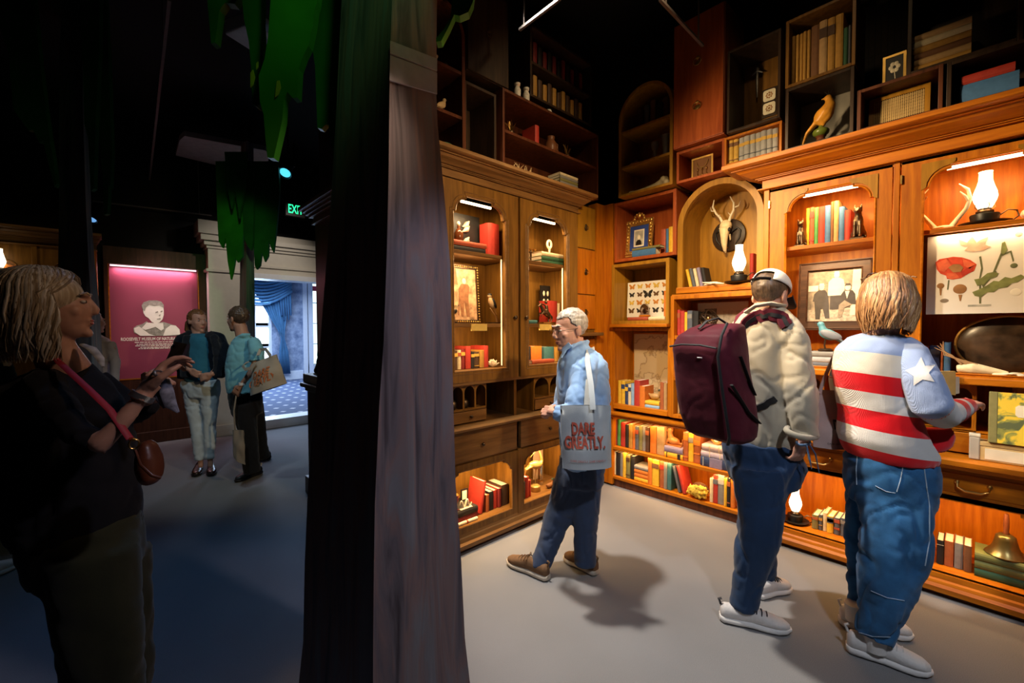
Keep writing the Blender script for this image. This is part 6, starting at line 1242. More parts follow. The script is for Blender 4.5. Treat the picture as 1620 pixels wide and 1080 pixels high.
def fold(me, amp, sc, seed=0.0, zlo=-9, zhi=9, stretch=(1,1,1), crease=1.0):
    """broad waves plus narrow creases, pushed along the surface normals"""
    ns = [v.normal.copy() for v in me.vertices]; sd = Vector((seed,seed*0.7,seed*1.3))
    for v, nv in zip(me.vertices, ns):
        if zlo < v.co.z < zhi:
            q_ = Vector((v.co.x*stretch[0],v.co.y*stretch[1],v.co.z*stretch[2]))*sc+sd
            w1 = noise.noise(q_); q2 = q_*0.8+Vector((w1*0.7+5,w1*0.5,v.co.z*2.0+v.co.x*2.2)); n2 = noise.noise(q2); n3 = noise.noise(q2*1.9+Vector((9,4,1)))
            msk = 0.5+0.5*noise.noise(q_*0.6+Vector((2,8,3)))
            cr_ = math.exp(-(n2/0.10)**2)*1.0+math.exp(-(n3/0.13)**2)*0.55
            v.co += nv*(amp*(w1*1.1-crease*msk*cr_*1.25))
def join(mes, name):
    bm = bmesh.new()
    for me in mes: bm.from_mesh(me); bpy.data.meshes.remove(me)
    out = bpy.data.meshes.new(name); bm.to_mesh(out); bm.free()
    for p in out.polygons: p.use_smooth = True
    return out
def HM(c, d, pitch=0.0, roll=0.0, k=1.0):
    """head frame: local +y is the way the face looks"""
    d = Vector(d); yaw = math.atan2(-d.x, d.y)
    return Matrix.Translation(c) @ Matrix.Rotation(yaw,4,'Z') @ Matrix.Rotation(pitch,4,'X') @ Matrix.Rotation(roll,4,'Y') @ Matrix.Scale(k,4)
def head_mesh(M, neck=None, female=False, vox=0.0045):
    m = MB()
    m.ball((0,-0.018,0.035),(0.073,0.092,0.082),20); m.ball((0,0.02,-0.02),(0.064,0.074,0.085),20); m.ball((0,0.035,-0.066),(0.048 if female else 0.053,0.050,0.046),16); m.ball((0,0.078,-0.093),(0.021,0.016,0.016),10)
    m.tube([(0,0.086,0.024),(0,0.099,-0.002),(0,0.106,-0.020)],[0.008,0.010,0.012],8); m.ball((0,0.100,-0.024),(0.016,0.012,0.010),10); m.ball((0,0.083,0.034),(0.046,0.012,0.010),12)
    for sx in (-1,1):
        m.ball((sx*0.040,0.056,-0.018),(0.022,0.021,0.022),10); m.ball((sx*0.074,-0.012,-0.006),(0.009,0.020,0.031),10,Matrix.Rotation(R(sx*12),3,'Z').to_quaternion()); m.ball((sx*0.078,-0.018,0.006),(0.006,0.014,0.020),8)
    m.ball((0,0.087,-0.052),(0.024,0.010,0.0065),10); m.ball((0,0.084,-0.063),(0.021,0.011,0.0075),10)
    m.xf(M)
    if neck is not None: m.tube([M@Vector((0,-0.02,-0.05)), (M@Vector((0,-0.02,-0.09))).lerp(Vector(neck),0.4), Vector(neck)],[0.054*M.to_scale().x,0.056*M.to_scale().x,0.066*M.to_scale().x],14)
    return remeshed(m, vox, 5, 'head')
from mathutils.bvhtree import BVHTree
def on_surface(me, base, px, py, off=0.003):
    """point of a garment mesh seen at a pixel, lifted a little off the cloth"""
    if me.name not in _bvh: _bvh[me.name] = BVHTree.FromPolygons([v.co.copy() for v in me.vertices],[list(p.vertices) for p in me.polygons])
    d = ray(px,py).normalized(); hit = _bvh[me.name].ray_cast(C0-base, d); return None if hit[0] is None else hit[0]+hit[1]*off
_bvh = {}
def face_parts(par, M, base, eye=(0.05,0.035,0.02), brow=None, lips=(0.42,0.14,0.12)):
    W_ = plain('eye_white',(0.50,0.46,0.43),0.25,bump=0); IR = plain('iris_%d' % int(eye[0]*1000),eye,0.2,bump=0); LP = plain('lips_%d' % int(lips[0]*100),lips,0.45,bump=0)
    Mb = Matrix.Translation(-base)@M
    for sx in (-1,1):
        eo = MB().ball((sx*0.031,0.0785,0.011),(0.0112,0.0085,0.0056),10).xf(Mb).build('eye', W_, par, 60)
        MB().ball((sx*0.031,0.0857,0.011),(0.0048,0.0025,0.0048),8).xf(Mb).build('iris', IR, eo, 60)
    l_ = MB(); l_.ball((0,0.0915,-0.0515),(0.021,0.006,0.0042),10); l_.ball((0,0.0905,-0.0605),(0.018,0.0065,0.0052),10); l_.xf(Mb).build('lips', LP, par, 60)
    if brow:
        for sx in (-1,1): MB().tube([(sx*0.014,0.0925,0.034),(sx*0.034,0.089,0.040),(sx*0.052,0.074,0.034)],[0.0035,0.0042,0.002],6).xf(Mb).build('eyebrow', brow, par, 60)
def short_hair(par, M, base, mat, low=-0.03, front=0.052, amp=0.005, seed=0, scale=1.0):
    m = MB(); m.ball((0,-0.022,0.036),(0.0785,0.096,0.0865),72); me = m.mesh('hair'); out = bmesh.new(); out.from_mesh(me); bpy.data.meshes.remove(me)
    def line(v): return v.z - (low if v.y < -0.03 else low+(v.y+0.03)*1.0+0.02) if v.y <= front else min(v.z-0.066-0.2*abs(v.x), 1)
    bmesh.ops.delete(out, geom=[v for v in out.verts if line(v.co)+0.006*noise.noise(Vector((v.co.x*60,v.co.y*60,seed))) < 0], context='VERTS')
    bnd = [v for v in out.verts if v.is_boundary]; bmesh.ops.smooth_vert(out, verts=bnd, factor=0.5, use_axis_x=True, use_axis_y=True, use_axis_z=True); bmesh.ops.smooth_vert(out, verts=bnd, factor=0.5, use_axis_x=True, use_axis_y=True, use_axis_z=True)
    me = bpy.data.meshes.new('hair')
    for v in out.verts: v.co += v.co.normalized()*amp*(noise.noise(Vector((v.co.x*70+seed,v.co.y*30,v.co.z*80)))+0.5*noise.noise(Vector((v.co.x*160+seed,v.co.y*60,v.co.z*160)))+0.3)
    bmesh.ops.transform(out, matrix=Matrix.Translation(-base)@M, verts=out.verts); out.to_mesh(me); out.free()
    for p in me.polygons: p.use_smooth = True
    o = link(me,'hair',mat,par); md = o.modifiers.new('s','SOLIDIFY'); md.thickness = 0.006; md.offset = -1; return o
def long_hair(par, M, base, mats, L=0.13, n=240, wave=0.007, seed=1, vol=1.0, bang=0.6, hollow=0.5):
    """bob of tapering strands running from the parting over the skull and down"""
    rnd = random.Random(seed); Mb = Matrix.Translation(-base)@M
    cap = MB(); cap.ball((0,-0.030,0.034),(0.080*vol,0.090*vol,0.086),20); cap.ball((0,-0.045,-0.05),(0.078*vol,0.058*vol,0.09),16); cap.xf(Mb); capo = remeshed(cap,0.008,2); 
    sets = [MB() for _ in mats]
    for i in range(n):
        az = rnd.uniform(-PI,PI)                              # 0 = face side
        start = rnd.uniform(0.9,1.45); ph = rnd.uniform(0,6.28); ln = L*rnd.uniform(0.75,1.05); ro = rnd.uniform(0.98,1.07)
        pts = []; az0 = az; az = math.copysign(max(abs(az), bang+0.3*rnd.random()), az)
        for k in range(5):
            el = start*(1-k/4); a_ = az0+(az-az0)*(k/4)**0.8; ce = math.cos(el)
            pts.append(Vector((0.082*vol*ro*math.sin(a_)*ce, -0.022+0.098*vol*ro*math.cos(a_)*ce, 0.034+0.091*ro*math.sin(el))))
        b0 = pts[-1]; m_ = 6
        for k in range(1,m_+1):
            t = k/m_; w_ = wave*math.sin(t*7+ph)*(0.4+t); tang = Vector((math.cos(az),-math.sin(az),0)); outw = Vector((math.sin(az),math.cos(az),0))
            pts.append(b0+Vector((0,0,-(0.034+ln)*t))+tang*w_+outw*(0.012*math.sin(t*PI)-0.016*t*t+0.3*wave*math.cos(t*6+ph)))
        r_ = rnd.uniform(0.0028,0.0058); nn = len(pts); rad = [r_*(0.5+0.5*min(1,k/2)) * (1 if k < nn-4 else (nn-k)/4.2) for k in range(nn)]
        sets[i % len(mats)].tube([Mb@p for p in pts], [q_*M.to_scale().x for q_ in rad], 5, 0.7)
    o = link(capo,'hair',mats[0],par)
    for s_3, mt in zip(sets, mats): s_3.build('hair_strands', mt, par, 60)
    return o
def hand(m, wrist, f, n, thumb, k=1.0, curl=(25,35,25), spread=1.0):
    """palm and five fingers; f points to the fingertips, n is the palm side, thumb = +1/-1"""
    f = Vector(f).normalized(); n = Vector(n); n = (n-f*n.dot(f)).normalized(); s = f.cross(n)*thumb; wr = Vector(wrist)
    def pt(a,b_,c_): return wr+(f*a+s*b_+n*c_)*k
    m.tube([pt(-0.03,0,0),pt(0.0,0,0),pt(0.03,0.0,0.002)],[0.026*k,0.024*k,0.026*k],10)
    for b_ in (-0.026,-0.009,0.009,0.026): m.tube([pt(0.005,b_*0.6,0),pt(0.05,b_,0.002),pt(0.088,b_*1.05,0.002)],[0.014*k,0.015*k,0.0115*k],8)
    for i,(b_,l_) in enumerate(((0.030,0.072),(0.010,0.082),(-0.010,0.077),(-0.029,0.060))):
        p = pt(0.086,b_,0.002); a_ = 0.0; pts = [p]; 
        for seg,fr in enumerate((0.42,0.32,0.26)):
            a_ += R(curl[seg]*(1+0.12*i)); dirv = (f*math.cos(a_)+n*math.sin(a_)+s*0.10*spread*(1.5-i)*0.6*math.cos(a_)).normalized(); p = p+dirv*l_*fr*k; pts.append(p)
        m.tube(pts,[0.0105*k,0.0095*k,0.0088*k,0.0062*k],8); m.ball(pts[-1],0.0064*k,8)
    p0 = pt(0.018,0.022,0.006); p1 = pt(0.048,0.046,0.018); p2 = pt(0.075,0.050,0.030); p3 = pt(0.098,0.044,0.040)
    m.tube([p0,p1,p2,p3],[0.016*k,0.0125*k,0.0105*k,0.007*k],8); m.ball(p3,0.0072*k,8)
def shoe(par, base, heel, toe, ln_h, mats, laces=True, w=0.048, h=0.075):
    """heel and toe are floor points; sole, upper, laces"""
    heel, toe = Vector(heel), Vector(toe); d = toe-heel; L_ = d.length; rz = math.atan2(d.y,d.x); up, so, lc = mats
    o = bpy.data.objects.new('shoe', None); 
    Mx = Matrix.Translation(heel-base)@Matrix.Rotation(rz,4,'Z')
    prof = [(0.0,0.020),(0.05,0.034),(0.25,0.036),(0.45,0.034),(0.65,0.044),(0.80,0.046),(0.92,0.036),(1.0,0.012)]
    def sect(x,hw_,z0,z1,p=2.6,n=14): return [(x*L_, hw_*w/0.046*math.copysign(abs(math.cos(u))**(2/p),math.cos(u)), (z0+z1)/2+(z1-z0)/2*math.copysign(abs(math.sin(u))**(2/p),math.sin(u))) for u in [2*PI*k/n for k in range(n)]]
    s_ = MB(); s_.rings([sect(x,hw_,0.002+0.012*max(0,(x-0.85)/0.15)+0.006*max(0,(0.05-x)/0.05),0.036-0.006*x,3.5) for x,hw_ in prof])
    u_ = MB(); hs = [0.060,0.078,0.082,0.085,0.066,0.052,0.042,0.026]
    u_.rings([sect(x*0.97+0.01,hw_*0.93,0.018,0.022+hz*h/0.085,2.2) for (x,hw_),hz in zip(prof,hs)])
    ob = s_.xf(Mx).build('sole', so, None, 50); 
    up_o = link(remeshed(u_.xf(Mx),0.006,2),'shoe',up,par); ob.parent = up_o
    if laces:
        l_ = MB()
        for k in range(4): x = (0.44+0.07*k)*L_; zt = 0.030+(0.084-0.0072*k*1.15)*h/0.085; l_.tube([(x,-0.030,zt-0.016),(x+0.004,-0.014,zt-0.003),(x+0.006,0.014,zt-0.003),(x+0.002,0.030,zt-0.016)],0.0034,5)
        for sy in (-1,1): l_.tube([(0.45*L_,0,0.030+0.088*h/0.085),(0.46*L_,sy*0.02,0.030+0.094*h/0.085),(0.49*L_,sy*0.036,0.028+0.070*h/0.085)],0.0027,5)
        l_.xf(Mx).build('laces', lc, up_o)
        t_ = MB(); t_.tube([(0.02*L_,0,0.07*h/0.085+0.02),(-0.004,0,0.10*h/0.085+0.02),(0.03*L_,0,0.105*h/0.085+0.02)],0.006,6); t_.xf(Mx).build('pull_tab', lc, up_o, 60)
    bpy.data.objects.remove(o); return up_o
def person(label, base): return thing('person', label, 'person', base)
def floorpt(px, py): p = onz(px,py,0.0); return p
NAVY = weave('navy_twill',(0.040,0.060,0.115),0.75,300,0.2); WHITESOLE = plain('white_rubber',(0.72,0.71,0.70),0.6,var=0.05); LACE_D = plain('dark_lace',(0.05,0.05,0.055),0.8); TOTE = weave('tote_canvas',(0.50,0.55,0.58),0.85,180,0.25)

# ============ man in the light blue shirt
D = 2.65; B0 = floorpt(890,905); p1 = person('grey-haired man in a light blue shirt walking by the left bookcase with a tote bag', B0)
SHB = weave('blue_oxford',(0.26,0.43,0.72),0.75,320,0.15)
Hm = HM(at(901,522,D-0.02), -RGT*0.88-FWD*0.38, R(-10), 0, 1.07)
m = MB(); m.tube(*T([(914,575,D,18),(920,650,D,20),(920,730,D,20)]),12); m.tube(*T([(910,740,D,13),(891,795,D+0.03,12),(872,850,D+0.02,9),(856,893,D-0.02,8)]),10); m.tube(*T([(926,740,D,13),(926,820,D-0.01,11),(926,892,D-0.02,8)]),10); m.tube(*T([(925,580,D-0.09,10),(914,640,D-0.20,9),(905,655,D-0.21,8),(876,652,D-0.19,7)]),10); m.tube(*T([(905,580,D+0.08,8),(892,640,D+0.14,8),(876,646,D+0.05,6)]),10)
hm = MB(); hand(hm, at(874,652,D-0.19), at(852,648,D-0.08)-at(874,652,D-0.19), Vector((0,0,-0.4))+FWD, -1, 0.92, (30,40,30)); h2 = MB(); hand(h2, at(876,645,D+0.05), at(852,647,D-0.06)-at(876,645,D+0.05), Vector((0,0,-1))-FWD*0.5, 1, 0.9, (35,45,30))
me = join([remeshed(rel(m,B0),0.012,2), head_mesh(Matrix.Translation(-B0)@Hm, at(910,560,D)-B0), remeshed(rel(hm,B0),0.0045,2), remeshed(rel(h2,B0),0.0045,2)],'body'); link(me,'body',SK1,p1)
face_parts(p1,Hm,B0,(0.06,0.08,0.1),plain('brow_grey',(0.3,0.27,0.24),0.8)); HG = hairmat('hair_grey',(0.22,0.20,0.18),(0.46,0.43,0.39)); short_hair(p1,Hm,B0,HG,-0.035,0.03,0.005)
g_ = MB(); Mb = Matrix.Translation(-B0)@Hm
for sx in (-1,1): g_.tube([(sx*0.032+0.021*math.cos(t),0.103,0.008+0.017*math.sin(t)) for t in [2*PI*i/14 for i in range(15)]],0.0014,5); g_.tube([(sx*0.053,0.10,0.012),(sx*0.076,0.05,0.012),(sx*0.08,-0.01,0.008)],0.0014,5)
g_.tube([(-0.011,0.104,0.012),(0.011,0.104,0.012)],0.0014,5); g_.xf(Mb).build('glasses', BRONZE, p1)
m = MB(); m.rings([sring(*a) for a in ((896,936,548,D,0.06),(888,950,558,D,0.09),(881,960,575,D,0.12),(879,965,605,D,0.135),(882,967,645,D,0.135),(885,966,690,D,0.14),(886,957,728,D,0.14),(888,954,738,D,0.13))])
m.tube(*T([(930,562,D-0.02,15),(924,590,D-0.10,23),(914,640,D-0.20,21),(909,656,D-0.22,20),(890,655,D-0.21,15),(877,652,D-0.19,11)]),12); m.tube(*T([(900,570,D+0.08,15),(893,640,D+0.15,19),(885,650,D+0.1,13),(876,646,D+0.05,10)]),10)
m.tube([at(897,556,D-0.05),at(905,548,D-0.09),at(920,541,D-0.06),at(930,540,D+0.02),at(918,545,D+0.08),at(900,552,D+0.06)],0.018,8)
me = remeshed(rel(m,B0),0.010,4); fold(me,0.011,9,1.0,stretch=(1,1,0.7)); link(me,'shirt',SHB,p1)
m = MB(); m.tube([at(889,566,D-0.10),at(893,552,D-0.08),at(902,544,D-0.09)],[0.004,0.02,0.024],6,0.4); m.xf(Matrix.Translation(-B0)).build('collar', SHB, p1, 60)
m = MB(); m.rings([sring(*a) for a in ((886,957,722,D,0.125),(884,957,745,D,0.13),(880,954,765,D,0.12))]); m.tube(*T([(908,745,D,27),(893,790,D+0.03,25),(880,825,D+0.04,22),(864,870,D-0.0,17),(854,897,D-0.02,15)]),14); m.tube(*T([(926,745,D,28),(926,800,D-0.01,22),(926,850,D-0.02,19),(926,893,D-0.02,18)]),14)
me = remeshed(rel(m,B0),0.010,4); fold(me,0.010,8,4.0,stretch=(1,1,0.6)); link(me,'trousers',NAVY,p1)
BRN = plain('brown_suede',(0.16,0.085,0.04),0.85,var=0.15,scale=30); SOL2 = plain('cream_sole',(0.50,0.44,0.36),0.7)
shoe(p1,B0,floorpt(868,919),floorpt(803,890),0,(BRN,SOL2,BRN),w=0.046,h=0.08); shoe(p1,B0,floorpt(945,911),floorpt(893,884),0,(BRN,SOL2,BRN),w=0.046,h=0.08)
m = MB(); a_ = at(880,652,D-0.19)-B0; m.tube([a_-RGT*0.012,a_+RGT*0.012],0.034,14); m.box(a_.x-0.015,a_.x+0.015,a_.y-0.04,a_.y-0.03,a_.z-0.015,a_.z+0.015,0.003); m.build('wristwatch', BLACK, p1, 60)
def ribbon(pts, w, th):
    """flat band that faces the room"""
    m = MB(); pts = [Vector(p) for p in pts]; n = len(pts); rows = []
    for i in range(n):
        t = (pts[min(i+1,n-1)]-pts[max(i-1,0)]).normalized(); s_ = t.cross(FWD); s_ = s_.normalized() if s_.length > 0.05 else RGT.copy(); nn = s_.cross(t).normalized()
        rows.append([pts[i]-s_*w-nn*th,pts[i]+s_*w-nn*th,pts[i]+s_*w+nn*th,pts[i]-s_*w+nn*th])
    return m.rings(rows)
def tote(label, wpts, dep, th, mat, strap_pts, texts, tmat, sw=0.014, small=None, lean=0.0, basept=None):
    """soft bag: outline pixels from top-left clockwise, hanging strap"""
    c = at(sum(p[0] for p in wpts)/len(wpts), sum(p[1] for p in wpts)/len(wpts), dep); o = thing('tote_bag',label,'bag',c)
    tl_,tr_,br_2,bl_ = [at(x,y,dep)-c for x,y in wpts]; m = MB(); N, K = 10, 12; vs = {}
    nrm = (tr_-tl_).cross(bl_-tl_).normalized(); nrm = nrm if nrm.dot(FWD) < 0 else -nrm
    for side in (0,1):
        for i in range(N+1):
            for j in range(K+1):
                u, v = i/N, j/K; p = (tl_.lerp(tr_,u)).lerp(bl_.lerp(br_2,u),v); bul = math.sin(PI*u)**0.6*(math.sin(PI*min(v,0.92)*0.52+0.25))
                p = p+nrm*((th/2)*bul*(1 if side == 0 else -1)+0.013*noise.noise(Vector((u*3+side*3+dep,v*3.2,dep)))) ; vs[side,i,j] = m.bm.verts.new(p)
        for i in range(N):
            for j in range(K): m.bm.faces.new((vs[side,i,j],vs[side,i+1,j],vs[side,i+1,j+1],vs[side,i,j+1]))
    bmesh.ops.remove_doubles(m.bm, verts=m.bm.verts, dist=0.0005)
    for j in range(K):
        for i in (0,N):
            try: m.bm.faces.new((vs[0,i,j],vs[1,i,j],vs[1,i,j+1],vs[0,i,j+1]))
            except Exception: pass
    for i in range(N):
        try: m.bm.faces.new((vs[0,i,K],vs[0,i+1,K],vs[1,i+1,K],vs[1,i,K]))
        except Exception: pass
    bo_ = m.build('bag_body', mat, o, 50)
    for sp_ in strap_pts: ribbon([at(x,y,d)-c for x,y,d in sp_], sw, 0.003).build('strap', mat, o, 40)
    X_ = (tr_-tl_).normalized(); Z_ = (tl_-bl_).normalized(); Wd = (tr_-tl_).length; Hh = (tl_-bl_).length
    for tx_, u, v, size, sxx in texts:
        me = text_mesh(tx_, size, sxx, 0.0005, bold=0.0028 if size > 0.02 else 0)
        ctr = (tl_.lerp(tr_,u)).lerp(bl_.lerp(br_2,u),v)
        for ve in me.vertices:
            x, y, z = ve.co; uu = u+x/Wd; vv = v-z/Hh; bul = math.sin(PI*max(0.001,min(0.999,uu)))**0.6*math.sin(PI*min(max(vv,0),0.92)*0.52+0.25)
            ve.co = ctr+X_*x+Z_*z+nrm*((th/2)*bul+0.0105-y*0.3+0.013*noise.noise(Vector((uu*3+dep,vv*3.2,dep))))
        link(me,'lettering',tmat,o)
    return o
CORAL = plain('print_coral',(0.55,0.10,0.06),0.7,bump=0)
tote('pale grey-blue canvas tote lettered in coral on the walking man\'s shoulder',[(886,641),(966,641),(967,738),(890,740)],D-0.33,0.10,TOTE,[[(938,648,D-0.37),(935,610,D-0.32),(929,570,D-0.17),(930,556,D-0.06),(940,552,D+0.04)],[(928,645,D-0.28),(930,610,D-0.22),(934,575,D-0.12)]],[('DARE',0.42,0.36,0.086,0.56),('GREATLY.',0.45,0.575,0.086,0.56),('DARE GREATLY  DARE GREATLY',0.5,0.86,0.016,0.8)],CORAL,0.015)

# ============ man with the maroon backpack
D = 2.28; B0 = floorpt(1200,955); p2 = person('man in a white cap and beige shirt wearing a maroon backpack', B0)
Hm = HM(at(1219,470,D), RGT*0.80+FWD*0.45, R(-24), 0, 1.04)
m = MB(); m.tube(*T([(1205,520,D,36),(1205,600,D,36),(1205,700,D,36)]),12); m.tube(*T([(1196,720,D-0.05,24),(1200,850,D-0.1,18),(1178,965,D-0.08,12)]),10); m.tube(*T([(1216,720,D+0.1,20),(1212,830,D+0.15,14),(1211,915,D+0.17,10)]),10); m.tube(*T([(1238,525,D-0.06,15),(1264,620,D-0.17,14),(1271,690,D-0.20,11)]),10); m.tube(*T([(1175,520,D+0.12,16),(1200,620,D+0.25,14),(1230,640,D+0.35,10)]),10)
hm = MB(); hand(hm, at(1271,696,D-0.20), at(1263,722,D-0.18)-at(1271,696,D-0.20), RGT*-0.3+FWD, 1, 0.95, (20,30,25))
me = join([remeshed(rel(m,B0),0.012,2), head_mesh(Matrix.Translation(-B0)@Hm, at(1208,505,D)-B0), remeshed(rel(hm,B0),0.0045,2)],'body'); link(me,'body',SK1,p2)
face_parts(p2,Hm,B0); HB = hairmat('hair_brown',(0.045,0.028,0.018),(0.12,0.075,0.045)); short_hair(p2,Hm,B0,HB,-0.05,0.0,0.003,5)
# cap
CAPW = weave('white_cap',(0.66,0.65,0.62),0.85,200,0.3); Mb = Matrix.Translation(-B0)@Hm
m = MB(); m.ball((0,-0.020,0.046),(0.084,0.103,0.088),28); me0 = m.mesh('c'); bm = bmesh.new(); bm.from_mesh(me0); bpy.data.meshes.remove(me0)
bmesh.ops.delete(bm, geom=[v for v in bm.verts if v.co.z < 0.036-0.06*(v.co.y+0.02) or (v.co.y < -0.085 and abs(v.co.x) < 0.036 and v.co.z < 0.078)], context='VERTS'); bmesh.ops.transform(bm, matrix=Mb, verts=bm.verts); me = bpy.data.meshes.new('cap'); bm.to_mesh(me); bm.free()
for p in me.polygons: p.use_smooth = True
cap = link(me,'cap',CAPW,p2); md = cap.modifiers.new('s','SOLIDIFY'); md.thickness = 0.004; md.offset = 1
m = MB(); prs = [(0.075*math.sin(a),0.055+0.03*math.cos(a),0.034) for a in [R(-85+17*i) for i in range(11)]]; out_ = [(0.072*math.sin(a),0.085+0.095*math.cos(a),0.020-0.012*abs(math.sin(a))) for a in [R(-85+17*i) for i in range(11)]]
for i in range(10): m.bm.faces.new([m.bm.verts.new(q_) for q_ in (prs[i],prs[i+1],out_[i+1],out_[i])])
bmesh.ops.remove_doubles(m.bm, verts=m.bm.verts, dist=0.0002); bl = m.xf(Mb).build('cap_bill', plain('black_bill',(0.02,0.02,0.022),0.7), cap, 60); md = bl.modifiers.new('s','SOLIDIFY'); md.thickness = 0.005
m = MB(); m.tube([(0.046*math.sin(a)*1.6,-0.020-0.106*math.cos(a*0.75),0.046) for a in [R(-42+12*i) for i in range(8)]],0.009,6,0.4); m.xf(Mb).build('cap_strap', LACE_D, cap, 60); MB().ball((0,-0.02,0.134),(0.008,0.008,0.004),8).xf(Mb).build('cap_button', CAPW, cap, 60)
SHK = weave('beige_shirt',(0.40,0.36,0.28),0.8,260,0.2)
m = MB(); m.rings([sring(*a) for a in ((1190,1240,486,D,0.07),(1172,1254,496,D,0.10),(1160,1262,512,D,0.13),(1155,1258,545,D,0.145),(1158,1250,600,D,0.15),(1162,1250,650,D,0.155),(1166,1256,690,D,0.16),(1170,1258,704,D,0.155))])
m.tube(*T([(1236,508,D-0.05,24),(1250,535,D-0.11,29),(1261,580,D-0.16,28),(1268,625,D-0.19,27),(1271,665,D-0.20,24),(1274,690,D-0.20,23)]),14); m.tube(*T([(1172,510,D+0.1,20),(1185,570,D+0.2,24),(1202,625,D+0.28,22),(1228,640,D+0.34,16)]),10)
me = remeshed(rel(m,B0),0.010,4); fold(me,0.014,7.5,2.0,stretch=(1,1,0.55)); link(me,'shirt',SHK,p2)
m = MB(); q_ = [at(1268+24*math.cos(t),684+7*math.sin(t)+0.2*24*math.cos(t),D-0.20-0.07*math.sin(t)) for t in [2*PI*i/16 for i in range(17)]]; m.tube(q_,0.014,8); m.xf(Matrix.Translation(-B0)).build('rolled_cuff', SHK, p2, 60)
m = MB(); m.tube([at(1180,494,D-0.02),at(1195,484,D-0.07),at(1217,480,D-0.09),at(1240,484,D-0.05)],0.017,8,0.6); m.xf(Matrix.Translation(-B0)).build('collar', SHK, p2, 60)
TRN = weave('navy_chino',(0.020,0.045,0.105),0.8,280,0.2)
m = MB(); m.rings([sring(*a) for a in ((1144,1256,694,D,0.15),(1142,1262,712,D,0.16),(1145,1274,735,D,0.165),(1154,1264,765,D,0.15))]); m.tube(*T([(1200,740,D-0.06,50),(1202,790,D-0.09,42),(1199,850,D-0.11,36),(1186,910,D-0.09,29),(1177,961,D-0.08,25)]),16); m.tube(*T([(1220,740,D+0.08,42),(1215,800,D+0.13,27),(1211,860,D+0.16,22),(1211,914,D+0.17,19)]),14)
me = remeshed(rel(m,B0),0.011,4); fold(me,0.013,7,7.0,stretch=(1,1,0.55)); link(me,'trousers',TRN,p2)
SNK = plain('white_mesh',(0.64,0.62,0.61),0.75,var=0.05,scale=90,bump=0.3)
shoe(p2,B0,floorpt(1138,979),floorpt(1252,1002),0,(SNK,WHITESOLE,LACE_D),w=0.05); shoe(p2,B0,floorpt(1196,946),floorpt(1248,931),0,(SNK,WHITESOLE,LACE_D),w=0.05)
m = MB(); m.tube([at(1271+11*math.cos(t),700+4*math.sin(t),D-0.20-0.04*math.sin(t)) for t in [2*PI*i/14 for i in range(15)]],0.006,6); m.tube([at(1280,702,D-0.23),at(1290,718,D-0.23),at(1296,748,D-0.23)],[0.006,0.006,0.004],6,0.4); m.tube([at(1276,704,D-0.24),at(1280,722,D-0.24),at(1284,742,D-0.24)],[0.006,0.008,0.004],6,0.4); m.xf(Matrix.Translation(-B0)).build('wrist_lanyard', plain('lanyard_blue',(0.16,0.30,0.55),0.7), p2, 60)
# backpack, a thing of its own
bpk = thing('backpack','maroon backpack with black zips and straps on the man in the cap','backpack',at(1135,690,D-0.15)); Bk = bpk.location.copy()
MAR = weave('maroon_nylon',(0.085,0.012,0.022),0.55,220,0.2,0.18,0.05); BKN = plain('black_webbing',(0.012,0.012,0.014),0.7)
nO = (-RGT*0.86-FWD*0.5).normalized(); sO = (RGT*0.5-FWD*0.86).normalized()
m = MB(); lv = []
for py, cx_, wn, ws in ((692,1150,0.075,0.12),(684,1145,0.105,0.150),(660,1142,0.12,0.160),(620,1136,0.12,0.162),(580,1130,0.12,0.162),(550,1127,0.115,0.16),(530,1130,0.095,0.15),(518,1140,0.065,0.13),(512,1146,0.035,0.10)):
    c = at(cx_,py,D-0.16)-Bk+nO*0.03
    lv.append([c+nO*(wn*math.copysign(abs(math.cos(u))**0.5,math.cos(u)))+sO*(ws*math.copysign(abs(math.sin(u))**0.5,math.sin(u))) for u in [2*PI*k/28 for k in range(28)]])
m.rings(lv); me = remeshed(m,0.010,3); fold(me,0.006,8,3.0,crease=0.5); link(me,'pack_body',MAR,bpk)
def bpt(py, cx_, a, b_): return at(cx_,py,D-0.16)-Bk+nO*(a+0.03)+sO*b_
z_ = MB(); z_.tube([bpt(512,1142,0.08,0.10),bpt(530,1133,0.118,0.128),bpt(560,1128,0.128,0.134),bpt(600,1133,0.130,0.136),bpt(640,1139,0.130,0.136),bpt(676,1144,0.122,0.132),bpt(690,1147,0.10,0.10)],0.007,6); z_.tube([bpt(548,1127,0.120,-0.13),bpt(544,1127,0.132,-0.05),bpt(544,1127,0.132,0.05),bpt(548,1127,0.125,0.128)],0.005,6); z_.build('zip', BKN, bpk, 60)
z_ = MB(); z_.tube([bpt(600,1133,0.10,0.165),bpt(640,1139,0.02,0.172),bpt(660,1142,-0.06,0.168)],0.011,8,0.4); z_.tube([bpt(560,1128,0.02,0.172),bpt(600,1133,-0.02,0.176),bpt(618,1136,-0.06,0.165)],0.011,8,0.4); z_.build('side_strap', BKN, bpk, 60)
z_ = MB(); z_.tube([bpt(514,1146,-0.02,0.03),bpt(503,1146,0.02,0.0),bpt(508,1142,0.06,-0.02),bpt(520,1138,0.085,-0.03)],0.011,8,0.5); z_.build('grab_handle', BKN, bpk, 60)
shm = [o_ for o_ in p2.children if o_.name.startswith('shirt')][0].data
def band(px_pts, w, off):
    P = []
    for (x0,y0),(x1,y1) in zip(px_pts,px_pts[1:]):
        for k in range(5): q_ = on_surface(shm,B0,x0+(x1-x0)*k/5,y0+(y1-y0)*k/5,off); P += [q_+B0-Bk] if q_ is not None else []
    return P
sp_ = band([(1170,530),(1182,512),(1198,503),(1218,500),(1236,505),(1248,518)],0.03,0.014)
